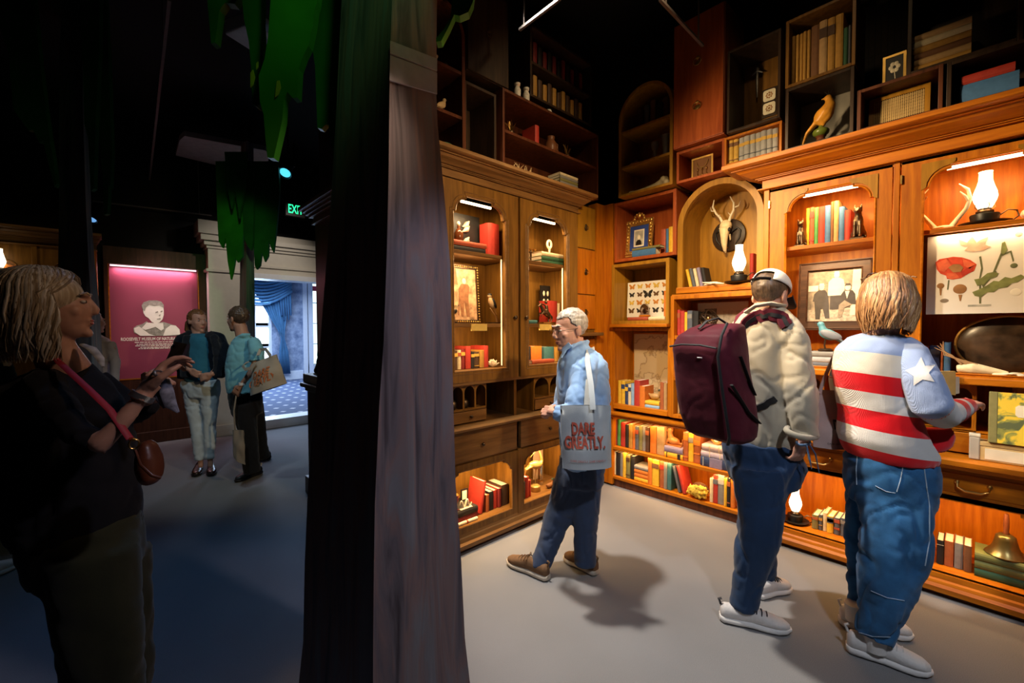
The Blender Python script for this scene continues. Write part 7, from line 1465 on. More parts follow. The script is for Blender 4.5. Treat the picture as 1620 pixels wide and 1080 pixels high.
ribbon(sp_,0.030,0.008).build('shoulder_strap', MAR, bpk, 60); ribbon([q_-FWD*0.01 for q_ in sp_],0.010,0.002).build('strap_webbing', BKN, bpk, 60)
MB().tube([at(*q_)-Bk for q_ in ((1164,519,D+0.02),(1172,500,D+0.05),(1186,489,D+0.08),(1202,488,D+0.14))],[0.022,0.028,0.03,0.03],10,0.3).build('shoulder_strap', MAR, bpk, 60)
MB().tube([at(*q_)-Bk for q_ in ((1168,528,D-0.23),(1164,560,D-0.24),(1160,590,D-0.25))],0.012,8,0.4).build('strap_webbing', BKN, bpk, 60)
sp_ = band([(1192,648),(1204,643),(1216,636),(1228,628)],0.02,0.010)
ribbon(sp_,0.016,0.006).build('hip_strap', BKN, bpk, 60) if len(sp_) > 2 else None
link(text_mesh('.....',0.02,1.0),'lettering',WHITE,bpk,(0,0,0)) if False else None
m = MB(); c = bpt(563,1128,0.126,0.04); m.tube([c-sO*0.012,c+sO*0.012],0.003,6); m.build('logo_tab', WHITE, bpk)

# ============ woman in the flag sweater
D = 2.0; B0 = floorpt(1400,1030); p3 = person('woman with auburn bob in a red and white striped star sweater', B0)
Hm = HM(at(1402,478,D), RGT*0.55+FWD*0.83, R(-14), 0, 1.04)
m = MB(); m.tube(*T([(1390,545,D,40),(1390,620,D,42),(1395,710,D,50)]),12); m.tube(*T([(1420,740,D-0.04,34),(1414,880,D-0.08,24),(1386,1004,D-0.06,13)]),10); m.tube(*T([(1372,760,D+0.1,20),(1364,820,D+0.13,13),(1357,890,D+0.14,11),(1352,968,D+0.13,11)]),10); m.tube(*T([(1440,560,D-0.10,16),(1476,645,D-0.20,15),(1530,641,D-0.0,11)]),10); m.tube(*T([(1345,560,D+0.12,18),(1340,640,D+0.22,16),(1390,640,D+0.35,10)]),10)
hm = MB(); hand(hm, at(1528,640,D+0.0), at(1556,628,D+0.08)-at(1528,640,D+0.0), Vector((0,0,-1))+FWD*0.3, 1, 0.92, (15,25,20))
me = join([remeshed(rel(m,B0),0.012,2), head_mesh(Matrix.Translation(-B0)@Hm, at(1392,530,D)-B0,True), remeshed(rel(hm,B0),0.0045,2)],'body'); link(me,'body',SK1,p3)
face_parts(p3,Hm,B0); HA1 = hairmat('hair_auburn',(0.20,0.085,0.03),(0.42,0.22,0.09)); HA2 = hairmat('hair_copper',(0.30,0.14,0.05),(0.52,0.31,0.14)); HA3 = hairmat('hair_umber',(0.13,0.055,0.02),(0.28,0.13,0.05))
long_hair(p3,Hm,B0,[HA1,HA2,HA3],0.145,850,0.011,4,1.10,0.9)
m = MB(); Mb = Matrix.Translation(-B0)@Hm
for sx in (-1,1): m.tube([(sx*0.036+0.026*math.cos(t),0.045+0.006*math.sin(t),0.142+0.016*math.sin(t)) for t in [2*PI*i/16 for i in range(17)]],0.0028,6); m.tube([(sx*0.062,0.045,0.137),(sx*0.088,0.0,0.115),(sx*0.092,-0.06,0.09)],0.0025,6)
m.tube([(-0.01,0.048,0.142),(0.01,0.048,0.142)],0.0025,6); m.xf(Mb).build('sunglasses', plain('tortoise',(0.05,0.02,0.01),0.25), p3)
def sweater():
    """knitted stripes in garment heights, object space"""
    m, nt, b = _nt('flag_knit'); tc = nt.nodes.new('ShaderNodeTexCoord'); sp = nt.nodes.new('ShaderNodeSeparateXYZ'); nt.links.new(tc.outputs['Object'], sp.inputs[0])
    uv = nt.nodes.new('ShaderNodeAttribute'); uv.attribute_name = 'stripe'; 
    r = nt.nodes.new('ShaderNodeValToRGB'); r.color_ramp.interpolation = 'CONSTANT'; e = r.color_ramp.elements
    RD = (0.68,0.004,0.012,1); WT = (0.66,0.66,0.66,1); CR = (0.68,0.64,0.56,1); BL = (0.30,0.40,0.66,1)
    stops = [(0.0,RD),(0.14,WT),(0.29,RD),(0.44,WT),(0.575,RD),(0.715,CR),(0.885,BL)]
    while len(e) < len(stops): e.new(0.5)
    for i,(p,c) in enumerate(stops): e[i].position = p; e[i].color = c
    nt.links.new(uv.outputs['Fac'], r.inputs[0]); nt.links.new(r.outputs[0], b.inputs['Base Color']); b.inputs['Roughness'].default_value = 0.95; b.inputs['Sheen Weight'].default_value = 0.25; b.inputs['Specular IOR Level'].default_value = 0.1
    cb = nt.nodes.new('ShaderNodeCombineXYZ'); ax = nt.nodes.new('ShaderNodeMath'); ax.operation = 'SUBTRACT'; nt.links.new(sp.outputs['X'], ax.inputs[0]); nt.links.new(sp.outputs['Y'], ax.inputs[1]); nt.links.new(ax.outputs[0], cb.inputs['X'])
    wv = nt.nodes.new('ShaderNodeTexWave'); wv.inputs['Scale'].default_value = 95; wv.inputs['Distortion'].default_value = 1.2; wv.inputs['Detail Scale'].default_value = 3; nt.links.new(cb.outputs[0], wv.inputs['Vector'])
    nz = nt.nodes.new('ShaderNodeTexNoise'); nz.inputs['Scale'].default_value = 170; nt.links.new(tc.outputs['Object'], nz.inputs['Vector']); ad = nt.nodes.new('ShaderNodeMath'); ad.operation = 'ADD'; nt.links.new(wv.outputs['Fac'], ad.inputs[0]); nt.links.new(nz.outputs[0], ad.inputs[1]); _bump(nt, b, ad.outputs[0], 0.3, 0.004)
    return m
KN = sweater()
def stripe(me, fn):
    at_ = me.attributes.new('stripe','FLOAT','POINT')
    for i,v in enumerate(me.vertices): at_.data[i].value = fn(v.co)
zt = (at(1390,535,D)-B0).z; zb = (at(1390,720,D)-B0).z
m = MB(); m.rings([sring(*a) for a in ((1362,1424,528,D,0.07),(1340,1440,535,D,0.10),(1322,1452,552,D,0.13),(1315,1450,585,D,0.15),(1318,1446,620,D,0.155),(1322,1452,655,D,0.165),(1318,1466,690,D,0.18),(1326,1480,712,D,0.185),(1332,1478,722,D,0.18))])
me = remeshed(rel(m,B0),0.010,3); fold(me,0.008,6,5.0,crease=0.35)
def sfn(co):
    x = co.dot(RGT); z = co.z+0.14*(x-0.0)       # stripes run down to the right, as the hem does
    return (z-zb+0.045)/(zt-zb+0.03)
stripe(me, sfn); link(me,'sweater',KN,p3)
ar = T([(1428,545,D-0.05,22),(1444,562,D-0.12,30),(1458,600,D-0.18,36),(1472,640,D-0.21,38),(1492,655,D-0.17,33),(1516,649,D-0.07,25),(1531,642,D-0.01,18)])
m = MB(); m.tube(*ar,14); me = remeshed(rel(m,B0),0.010,3); fold(me,0.006,8,9.0,crease=0.4)
path = [q_-B0 for q_ in ar[0]]; cum = [0]
for i in range(len(path)-1): cum.append(cum[-1]+(path[i+1]-path[i]).length)
def afn(co):
    best = (9,0)
    for i in range(len(path)-1):
        d = path[i+1]-path[i]; t = max(0,min(1,(co-path[i]).dot(d)/d.length_squared)); q_ = path[i]+d*t; ds = (co-q_).length
        if ds < best[0]: best = (ds,(cum[i]+d.length*t)/cum[-1])
    t = best[1]
    return 0.95 if t < 0.44 else (0.8 if False else 0.5 if t < 0.68 else 0.35 if t < 0.80 else 0.2 if t < 0.88 else 0.05)
stripe(me, afn); link(me,'sleeve',KN,p3)
m = MB(); m.tube(*T([(1345,548,D+0.1,22),(1335,600,D+0.18,26),(1338,640,D+0.24,24),(1385,642,D+0.34,16)]),12); me = remeshed(rel(m,B0),0.012,2); stripe(me, lambda co: 0.95 if co.z > 1.25 else 0.5); link(me,'sleeve',KN,p3)
m = MB(); m.rings([sring(*a) for a in ((1455,1506,676,D-0.10,0.022),(1460,1514,692,D-0.11,0.024),(1464,1506,708,D-0.12,0.022),(1466,1492,716,D-0.12,0.016))]); me = remeshed(rel(m,B0),0.010,3); stripe(me, lambda co: 0.05); link(me,'sweater_side_flap',KN,p3)
# white star on the sleeve, laid on the knit
slv = [o_ for o_ in p3.children if o_.name.startswith('sleeve')][0]; m = MB(); tips = [(1457,565),(1463,579),(1479,577),(1469,590),(1478,604),(1460,600),(1446,610),(1446,595),(1433,586),(1449,580)]
NS = 5
for k in range(10):
    a_, b_ = tips[k], tips[(k+1)%10]; grid = []
    for i in range(NS+1):
        for j in range(NS+1-i): u, v = i/NS, j/NS; grid.append(((i,j),on_surface(slv.data,B0,1457+(a_[0]-1457)*u+(b_[0]-1457)*v,588+(a_[1]-588)*u+(b_[1]-588)*v)))
    gd = {key: m.bm.verts.new(p) for key,p in grid if p is not None}
    for i in range(NS):
        for j in range(NS-i):
            for tri in (((i,j),(i+1,j),(i,j+1)),((i+1,j),(i+1,j+1),(i,j+1))):
                if all(t in gd for t in tri): m.bm.faces.new([gd[t] for t in tri])
bmesh.ops.remove_doubles(m.bm, verts=m.bm.verts, dist=0.0004); m.build('star', weave('white_knit',(0.66,0.66,0.67),0.95,120,0.6), p3, 60)
JN = weave('blue_denim',(0.030,0.12,0.28),0.9,260,0.3,0.45)
m = MB(); m.rings([sring(*a) for a in ((1340,1462,708,D,0.15),(1327,1482,728,D,0.175),(1328,1484,760,D,0.18),(1336,1482,795,D,0.16))]); m.tube(*T([(1418,760,D-0.05,58),(1416,810,D-0.07,62),(1413,870,D-0.09,58),(1403,930,D-0.09,47),(1392,975,D-0.07,38),(1384,1008,D-0.06,34)]),18); m.tube(*T([(1372,760,D+0.10,38),(1364,820,D+0.13,28),(1357,890,D+0.14,23),(1352,957,D+0.13,20)]),14)
me = remeshed(rel(m,B0),0.011,4); fold(me,0.016,6.5,3.0,stretch=(1,1,0.6)); jn = link(me,'jeans',JN,p3)
STI = plain('pale_stitch',(0.35,0.48,0.62),0.8)
def stitch(par, me, base, pts, mat, r_=0.0022, name='seam'):
    P = []
    for (x0,y0),(x1,y1) in zip(pts,pts[1:]):
        for k in range(8): q_ = on_surface(me,base,x0+(x1-x0)*k/8,y0+(y1-y0)*k/8,0.0015); P += [q_] if q_ is not None else []
    if len(P) > 2: MB().tube(P, r_, 5, 0.7).build(name, mat, par)
for pts in ([(1428,738),(1424,760),(1418,780)],[(1385,768),(1402,777),(1418,780)],[(1378,934),(1404,945),(1434,950)],[(1462,742),(1470,800),(1470,856),(1462,900)],[(1357,716),(1355,742),(1356,770)],[(1352,998),(1380,1006),(1412,1007)]): stitch(jn,jn.data,B0,pts,STI)
KNT = plain('white_knit_shoe',(0.68,0.67,0.66),0.85,var=0.04,scale=120,bump=0.3)
shoe(p3,B0,floorpt(1338,1027),floorpt(1476,1071),0,(KNT,WHITESOLE,KNT),w=0.05,h=0.085); shoe(p3,B0,floorpt(1327,985),floorpt(1445,1012),0,(KNT,WHITESOLE,KNT),w=0.05,h=0.085)
for x,y,d in ((1384,1015,D-0.06),(1352,968,D+0.09)): m = MB(); m.tube([at(x,y-14,d)-B0,at(x+2,y+12,d)-B0],0.042,12); m.build('sock', KNT, p3, 60)
PINK = weave('pink_canvas',(0.42,0.31,0.29),0.85,180,0.25)
tote('dusty pink tote with dark lettering hanging between the two visitors',[(1285,616),(1338,618),(1338,710),(1286,706)],D+0.18,0.07,PINK,[[(1296,622,D+0.15),(1306,594,D+0.16),(1318,566,D+0.17),(1330,548,D+0.12)]],[('C',0.74,0.40,0.062,0.6),('DA',0.62,0.58,0.062,0.6),('DARE  GREATLY',0.5,0.90,0.012,0.9)],plain('print_black',(0.03,0.025,0.025),0.7),0.008)
pc = at(1492,612,D+0.32); pb = thing('paper_folder','yellow paper folder held before the woman at the desk','folder',pc)
m = MB(); w2 = [at(x,y,D+0.30)-pc for x,y in ((1478,587),(1512,587),(1512,625),(1478,622))]; vs = [m.bm.verts.new(q_) for q_ in w2]; f_ = m.bm.faces.new(vs); e = bmesh.ops.extrude_face_region(m.bm, geom=[f_]); bmesh.ops.translate(m.bm, verts=[g2 for g2 in e['geom'] if isinstance(g2,bmesh.types.BMVert)], vec=FWD*0.012); m.build('folder', plain('manila',(0.62,0.42,0.14),0.7), pb)
m = MB(); w2 = [at(x,y,D+0.315)-pc for x,y in ((1508,595),(1518,596),(1518,622),(1508,624))]; vs = [m.bm.verts.new(q_) for q_ in w2]; m.bm.faces.new(vs); m.build('page', PAPER, pb)
# ============ woman in black in the dark foreground
D = 1.35; B0 = at(120,540,1.35); B0.z = 0
p4 = person('blonde woman in a black top lifting her phone in the dark foreground', B0)
fd = (RGT*0.80+FWD*0.58).normalized(); Hm = HM(at(157,494,1.37)-fd*0.112*0.93+Vector((0,0,0.018)), fd, R(2), 0, 0.93)
m = MB(); m.tube(*T([(100,600,D,26),(105,680,D,36),(130,820,D,40)]),12); m.tube(*T([(150,850,D-0.05,36),(170,1060,D-0.05,28),(178,1262,D-0.05,20)]),10); m.tube(*T([(190,850,D+0.12,28),(205,1060,D+0.12,20),(206,1240,D+0.12,16)]),10)
m.tube(*T([(62,610,D-0.10,22),(120,680,D-0.17,24),(160,703,D-0.18,24),(198,660,D-0.15,19),(230,622,D-0.12,13)]),12); m.tube(*T([(150,605,D+0.15,14),(205,650,D+0.18,15),(245,625,D+0.08,13)]),10)
hm = MB(); hand(hm, at(230,620,D-0.12), at(272,560,D-0.06)-at(230,620,D-0.12), RGT*0.8+FWD*0.6, -1, 0.95, (25,30,25)); h2 = MB(); hand(h2, at(246,622,D+0.07), at(280,572,D+0.02)-at(246,622,D+0.07), -FWD+RGT*0.3, -1, 0.92, (35,40,30))
me = join([remeshed(rel(m,B0),0.012,3), head_mesh(Matrix.Translation(-B0)@Hm, at(106,588,D)-B0, True, 0.0042), remeshed(rel(hm,B0),0.0042,2), remeshed(rel(h2,B0),0.0042,2)],'body'); link(me,'body',SK2,p4)
HB1 = hairmat('hair_blonde',(0.30,0.22,0.13),(0.52,0.43,0.30)); HB2 = hairmat('hair_ash',(0.36,0.32,0.26),(0.58,0.53,0.45)); HB3 = hairmat('hair_dark_blonde',(0.17,0.12,0.07),(0.32,0.24,0.15))
face_parts(p4,Hm,B0,(0.05,0.06,0.06),HB3,(0.40,0.10,0.09)); long_hair(p4,Hm,B0,[HB1,HB2,HB3],0.17,950,0.010,8,1.22,1.2)
BKT = weave('black_jersey',(0.010,0.010,0.012),0.9,260,0.15,0.1,0.05)
m = MB(); m.rings([sring(*a) for a in ((60,140,577,D,0.08),(25,158,588,D,0.11),(-5,180,605,D,0.13),(-25,205,640,D,0.145),(-30,218,680,D,0.15),(-15,228,730,D,0.15),(2,232,780,D,0.15),(18,232,830,D,0.155),(26,230,842,D,0.15))])
m.tube(*T([(60,600,D-0.09,36),(95,650,D-0.15,40),(130,688,D-0.18,36),(155,700,D-0.18,29)]),14); m.tube(*T([(150,598,D+0.14,26),(190,630,D+0.18,30),(222,655,D+0.17,24),(238,640,D+0.12,18)]),12)
me = remeshed(rel(m,B0),0.011,4); fold(me,0.010,7,2.5,stretch=(1,1,0.7)); link(me,'top',BKT,p4)
OLT = weave('olive_trousers',(0.030,0.030,0.014),0.85,240,0.2)
m = MB(); m.rings([sring(*a) for a in ((30,232,815,D,0.14),(32,238,860,D,0.15),(48,240,900,D,0.14))]); m.tube(*T([(148,870,D-0.04,84),(160,980,D-0.05,76),(170,1100,D-0.05,66),(178,1268,D-0.05,52)]),16); m.tube(*T([(190,870,D+0.1,60),(205,1050,D+0.12,44),(206,1240,D+0.12,36)]),14)
me = remeshed(rel(m,B0),0.014,4); fold(me,0.010,5,6.5,stretch=(1,1,0.6)); link(me,'trousers',OLT,p4)
for a,b_ in (((178,1268),D-0.05),((206,1240),D+0.12)):
    q_ = at(a[0],a[1],b_); q_.z = 0; shoe(p4,B0,q_-fd*0.09,q_+fd*0.18,0,(BLACK,BLACK,BLACK),False)
m = MB(); a_ = at(222,631,D-0.125)-B0; b_ = at(228,623,D-0.12)-B0; m.tube([a_,b_],0.031,14); m.build('bracelet', plain('silver',(0.5,0.5,0.52),0.3,0.9), p4, 60)
m = MB(); c = at(250,590,D-0.125)-B0; m.tube([c+Vector((0.011*math.cos(t),0.011*math.sin(t)*0.6,0.006*math.sin(t))) for t in [2*PI*i/12 for i in range(13)]],0.003,6); m.ball(c-FWD*0.012,0.006,8); m.build('ring', plain('silver',(0.5,0.5,0.52),0.3,0.9), p4, 60)
SCF = plain('patterned_scarf',(0.16,0.17,0.22),0.8,var=0.8,scale=35)
m = MB(); m.tube([at(x,y,d)-B0 for x,y,d in ((130,545,D-0.02),(146,552,D-0.03),(158,566,D-0.03),(163,580,D-0.05))],[0.008,0.014,0.012,0.004],8,0.5); m.build('neck_scarf', plain('pale_scarf',(0.42,0.42,0.42),0.8,var=0.4,scale=40), p4, 60)
m = MB(); m.tube([at(x,y,d)-B0 for x,y,d in ((262,600,D-0.02),(264,620,D-0.04),(270,640,D-0.04),(282,652,D-0.05))],[0.010,0.018,0.016,0.004],8,0.5); m.tube([at(x,y,d)-B0 for x,y,d in ((258,610,D-0.02),(256,628,D-0.04),(262,645,D-0.04))],[0.012,0.018,0.006],8,0.5); m.build('wrist_scarf', SCF, p4, 60)
# phone
ph = thing('phone','dark smartphone held up by the woman in black','phone',at(277,566,D+0.02)); c = ph.location.copy()
m = MB(); pts = [at(x,y,d)-c for x,y,d in ((262,570,D+0.045),(276,540,D+0.065),(296,544,D-0.03),(282,576,D-0.04))]; nrm = (pts[1]-pts[0]).cross(pts[3]-pts[0]).normalized()*0.009
vs = [m.bm.verts.new(q_) for q_ in pts]; f_ = m.bm.faces.new(vs); e = bmesh.ops.extrude_face_region(m.bm, geom=[f_]); bmesh.ops.translate(m.bm, verts=[g2 for g2 in e['geom'] if isinstance(g2,bmesh.types.BMVert)], vec=nrm); m.build('case', plain('phone_case',(0.03,0.025,0.04),0.4), ph)
m = MB(); m.ball(pts[1]*0.7-nrm*0.1,0.006,8); m.build('camera_lens', BLACK, ph, 60)
# purse
pu = thing('handbag','small brown leather handbag on a red strap at the woman\'s hip','handbag',at(236,735,D-0.17)); c = pu.location.copy(); LEA = plain('brown_leather',(0.13,0.035,0.014),0.35,var=0.2,scale=12,bump=0.3)
m = MB(); m.rings([[q_-c for q_ in sring(*a)] for a in ((228,240,696,D-0.17,0.014),(218,250,704,D-0.17,0.026),(213,258,722,D-0.17,0.034),(213,261,740,D-0.17,0.036),(218,258,756,D-0.17,0.030),(226,248,766,D-0.17,0.016))]); link(remeshed(m,0.006,3),'pouch',LEA,pu)
m = MB(); m.tube([at(x,y,d)-c for x,y,d in ((214,712,D-0.20),(222,735,D-0.215),(240,752,D-0.215),(254,756,D-0.2))],0.004,6); m.build('flap_seam', LEA, pu, 60)
m = MB(); m.tube([at(x,y,d)-c for x,y,d in ((80,560,D-0.03),(107,585,D-0.125),(140,615,D-0.165),(174,648,D-0.175),(196,680,D-0.17),(206,694,D-0.17))],[0.009]*6,8,0.3); m.build('strap', plain('red_strap',(0.30,0.012,0.03),0.6), pu, 60)
m = MB(); q0 = at(212,702,D-0.18)-c; m.tube([q0+Vector((0.011*math.cos(t),0,0.013*math.sin(t))) for t in [2*PI*i/14 for i in range(15)]],0.0028,6); m.tube([at(206,694,D-0.17)-c,q0+Vector((0,0,0.012))],0.005,6); m.build('clasp', BRASS, pu, 60)

# ============ far couple
D = 4.43; B0 = floorpt(322,750); p5 = person('woman in a dark jacket and white trousers talking before the poster', B0)
fd = (RGT*0.70-FWD*0.35).normalized(); Hm = HM(at(313,508,D),fd,R(-4),0,1.0)
m = MB(); m.tube(*T([(317,533,D,8),(318,570,D,10),(318,610,D,10)]),10); m.tube(*T([(310,620,D,8),(314,670,D,6),(318,740,D,5)]),8); m.tube(*T([(331,620,D,8),(331,670,D,6),(333,739,D,5)]),8); m.tube(*T([(345,536,D-0.0,5),(357,570,D-0.05,5),(332,592,D-0.18,4)]),8); m.tube(*T([(289,536,D-0.0,5),(278,570,D-0.05,5),(302,585,D-0.18,4)]),8)
hm = MB(); hand(hm, at(334,592,D-0.18), at(322,596,D-0.2)-at(334,592,D-0.18), FWD, 1, 0.9); hand(hm, at(300,585,D-0.18), at(312,592,D-0.2)-at(300,585,D-0.18), FWD, -1, 0.9)
me = join([remeshed(rel(m,B0),0.016,2), head_mesh(Matrix.Translation(-B0)@Hm, at(316,532,D)-B0, True, 0.007), remeshed(rel(hm,B0),0.007,1)],'body'); link(me,'body',SK1,p5); face_parts(p5,Hm,B0)
short_hair(p5,Hm,B0,HA3,-0.06,0.03,0.006,2); m = MB(); Mb = Matrix.Translation(-B0)@Hm; m.tube([Mb@Vector(q_) for q_ in ((0,-0.10,0.02),(0.01,-0.14,-0.03),(0.02,-0.14,-0.10),(0.02,-0.12,-0.15))],[0.03,0.035,0.03,0.01],8); m.build('ponytail', HA3, p5, 60)
JK = weave('dark_jacket',(0.012,0.016,0.024),0.85,200,0.2); TEA = weave('teal_denim',(0.03,0.16,0.26),0.8,220,0.2); WPT = weave('white_jeans',(0.52,0.60,0.66),0.85,220,0.2)
m = MB(); m.rings([sring(*a) for a in ((302,330,527,D,0.06),(296,338,535,D,0.10),(295,340,560,D,0.12),(292,344,603,D,0.125))]); me = remeshed(rel(m,B0),0.014,3); fold(me,0.006,8,1); link(me,'shirt',TEA,p5)
m = MB(); m.rings([sring(*a) for a in ((296,318,522,D+0.03,0.06),(283,352,532,D+0.04,0.10),(279,356,560,D+0.05,0.11),(281,356,598,D+0.06,0.12))]); m.tube(*T([(332,531,D+0.02,11),(345,536,D,13),(354,552,D-0.02,12),(357,572,D-0.05,10),(336,592,D-0.16,7)]),10); m.tube(*T([(302,531,D+0.02,11),(289,536,D,13),(281,552,D-0.02,12),(278,572,D-0.05,10),(298,586,D-0.16,7)]),10); m.tube(*T([(296,530,D-0.09,7),(292,560,D-0.12,9),(294,597,D-0.13,9)]),8); m.tube(*T([(338,530,D-0.09,7),(344,560,D-0.12,8),(345,597,D-0.12,8)]),8)
me = remeshed(rel(m,B0),0.012,3); fold(me,0.008,8,3); link(me,'jacket',JK,p5)
m = MB(); m.rings([sring(*a) for a in ((287,348,600,D,0.11),(287,349,612,D,0.12),(293,346,628,D,0.10))]); m.tube(*T([(304,618,D,18),(311,668,D,12.5),(317,728,D,9.5)]),12); m.tube(*T([(332,618,D,18),(332,668,D,12),(332,726,D,9)]),12); me = remeshed(rel(m,B0),0.014,3); fold(me,0.009,9,5); link(me,'trousers',WPT,p5)
for a in ((316,740,310,755),(334,740,335,754)): shoe(p5,B0,floorpt(a[0],a[1]),floorpt(a[2],a[3]),0,(plain('dark_loafer',(0.03,0.015,0.012),0.25),BLACK,BLACK),False,h=0.06)
D = 4.22; B0 = floorpt(400,759); p6 = person('man in a cyan polo and black trousers facing the dark-jacketed woman', B0)
fd = (-RGT*0.88+FWD*0.25).normalized(); Hm = HM(at(376,505,D),fd,R(-5),0,1.04)
m = MB(); m.tube(*T([(388,540,D,8),(387,575,D,9),(388,615,D,9)]),10); m.tube(*T([(386,640,D-0.05,9),(393,690,D-0.05,7),(398,745,D-0.05,5)]),8); m.tube(*T([(398,640,D+0.08,9),(408,690,D+0.13,7),(418,722,D+0.2,5)]),8); m.tube(*T([(402,545,D-0.1,5),(405,572,D-0.15,6.5),(395,592,D-0.2,6),(379,612,D-0.2,4.5)]),8); m.tube(*T([(378,545,D+0.1,5),(368,572,D+0.14,5),(364,600,D+0.12,4.5),(366,614,D+0.08,4)]),8)
hm = MB(); hand(hm, at(380,611,D-0.2), at(372,622,D-0.19)-at(380,611,D-0.2), FWD, -1, 0.95)
me = join([remeshed(rel(m,B0),0.014,2), head_mesh(Matrix.Translation(-B0)@Hm, at(386,536,D)-B0, False, 0.007), remeshed(rel(hm,B0),0.007,1)],'body'); link(me,'body',SK2,p6); face_parts(p6,Hm,B0)
short_hair(p6,Hm,B0,HB,-0.05,0.04,0.006,9)
POL = weave('cyan_polo',(0.20,0.50,0.60),0.8,220,0.2)
m = MB(); m.rings([sring(*a) for a in ((374,398,531,D,0.06),(366,409,540,D,0.10),(360,414,558,D,0.12),(356,414,585,D,0.13),(357,414,605,D,0.13),(360,414,622,D,0.125))]); m.tube(*T([(400,538,D-0.08,11),(406,555,D-0.13,14),(406,572,D-0.15,13)]),12); m.tube(*T([(378,540,D+0.1,10),(368,570,D+0.14,11)]),10); m.tube([at(373,536,D-0.06),at(384,530,D-0.08),at(396,530,D-0.03)],0.022,8); me = remeshed(rel(m,B0),0.012,3); fold(me,0.007,8,2); link(me,'polo_shirt',POL,p6)
BTR = weave('black_trousers',(0.010,0.010,0.012),0.85,220,0.2)
m = MB(); m.rings([sring(*a) for a in ((360,414,615,D,0.12),(362,416,635,D,0.13),(366,416,655,D,0.12))]); m.tube(*T([(386,640,D-0.05,20),(393,690,D-0.05,16),(399,748,D-0.05,14)]),12); m.tube(*T([(398,640,D+0.08,20),(408,690,D+0.13,15),(418,724,D+0.2,11)]),12); me = remeshed(rel(m,B0),0.014,3); fold(me,0.006,8,6); link(me,'trousers',BTR,p6)
shoe(p6,B0,floorpt(414,748),floorpt(372,764),0,(BLACK,BLACK,IVORY),True,h=0.07); shoe(p6,B0,floorpt(428,724),floorpt(404,730),0,(BLACK,BLACK,BLACK),False,h=0.07)
m = MB(); a_ = at(383,607,D-0.2)-B0; m.tube([a_-Vector((0,0,0.012)),a_+Vector((0,0,0.012))],0.03,12); m.build('wristwatch', WHITE, p6, 60)
CRT = weave('cream_tote',(0.42,0.38,0.32),0.85,180,0.25); tote('cream tote with orange lettering on the cyan polo man\'s arm',[(399,575),(438,560),(454,606),(396,626)],D-0.32,0.12,CRT,[[(404,574,D-0.36),(398,582,D-0.36),(388,584,D-0.34),(384,578,D-0.28),(392,572,D-0.2)],[(428,563,D-0.34),(420,552,D-0.3),(412,553,D-0.26),(408,562,D-0.3)]],[('DARE',0.42,0.42,0.085,0.75),('GREATLY.',0.42,0.66,0.085,0.75)],plain('print_orange',(0.55,0.17,0.06),0.7,bump=0),0.014)
tote('flat grey shopping bag hanging at the cyan polo man\'s knee',[(368,680),(386,680),(388,735),(369,722)],D-0.22,0.05,weave('grey_bag',(0.26,0.22,0.18),0.8,180,0.2),[[(372,684,D-0.2),(370,650,D-0.2),(374,625,D-0.18)]],[],BLACK,0.006)

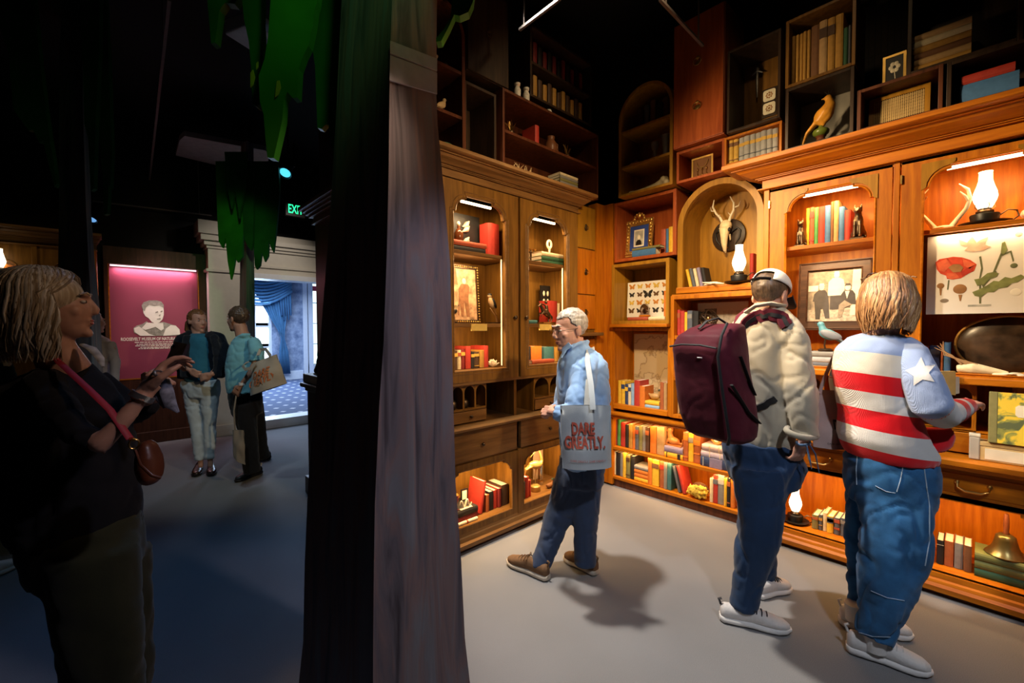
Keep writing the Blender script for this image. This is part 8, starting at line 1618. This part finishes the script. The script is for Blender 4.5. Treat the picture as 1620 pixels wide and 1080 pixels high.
# ============ two partly hidden visitors at the left
def simple_person(label, px, D, shirt, trous, hairm, top_y, w_, hide):
    sc = 4.3/D; foot = 519+683*EYE/D; B0 = floorpt(px,foot); p = person(label,B0); hd = 1.66; Z = lambda z: 519-(z-EYE)*683/D
    Hm = HM(at(px,Z(1.56),D),FWD*0.9+RGT*0.2,0,0,1.0); m = MB(); q_ = 683/D
    m.tube(*T([(px,Z(1.35),D,0.10*q_),(px,Z(0.9),D,0.11*q_)]),10)
    for sx in (-1,1): m.tube(*T([(px+sx*0.09*q_,Z(0.85),D,0.07*q_),(px+sx*0.09*q_,Z(0.1),D,0.045*q_)]),8); m.tube(*T([(px+sx*0.20*q_,Z(1.32),D,0.045*q_),(px+sx*0.24*q_,Z(1.05),D,0.04*q_),(px+sx*0.20*q_,Z(0.86),D-0.08,0.03*q_)]),8)
    hm = MB()
    for sx in (-1,1): hand(hm, at(px+sx*0.20*q_,Z(0.85),D-0.08), (0,0,-1), -RGT*sx, sx, 0.9)
    me = join([remeshed(rel(m,B0),0.016,2), head_mesh(Matrix.Translation(-B0)@Hm, at(px,Z(1.40),D)-B0, True, 0.007), remeshed(rel(hm,B0),0.006,1)],'body'); link(me,'body',SK1,p); face_parts(p,Hm,B0); short_hair(p,Hm,B0,hairm,-0.06,0.03,0.006,4)
    m = MB(); m.rings([sring(px-a*q_,px+a*q_,Z(z),D,b) for a,z,b in ((0.07,1.44,0.06),(0.18,1.38,0.10),(0.215,1.25,0.13),(0.20,1.05,0.13),(0.21,0.85,0.14))])
    for sx in (-1,1): m.tube(*T([(px+sx*0.17*q_,Z(1.36),D,0.07*q_),(px+sx*0.23*q_,Z(1.15),D,0.065*q_),(px+sx*0.22*q_,Z(0.95),D-0.05,0.05*q_)]),10)
    me = remeshed(rel(m,B0),0.014,3); fold(me,0.008,7,px); link(me,'shirt',shirt,p)
    m = MB(); m.rings([sring(px-a*q_,px+a*q_,Z(z),D,b) for a,z,b in ((0.19,0.92,0.13),(0.20,0.80,0.14),(0.19,0.70,0.13))])
    for sx in (-1,1): m.tube(*T([(px+sx*0.095*q_,Z(0.8),D,0.10*q_),(px+sx*0.095*q_,Z(0.45),D,0.085*q_),(px+sx*0.095*q_,Z(0.08),D,0.075*q_)]),12)
    me = remeshed(rel(m,B0),0.014,3); fold(me,0.007,7,px+2); link(me,'trousers',trous,p)
    for sx in (-1,1): q2 = at(px+sx*0.095*q_,foot,D); q2.z = 0; shoe(p,B0,q2-FWD*0.1,q2+FWD*0.16,0,(WHITESOLE,WHITESOLE,LACE_D),False)
    return p
simple_person('visitor in a pale grey top half hidden behind the dark tree',147,4.4,weave('pale_grey_top',(0.50,0.47,0.50),0.85,200,0.2),BTR,HB3,0,0,0)
simple_person('visitor in pale trousers at the left edge behind the woman in black',-45,2.6,BKT,weave('pale_trousers',(0.55,0.57,0.60),0.85,200,0.2),HB,0,0,0)
bpy.data.scenes.remove(TS)
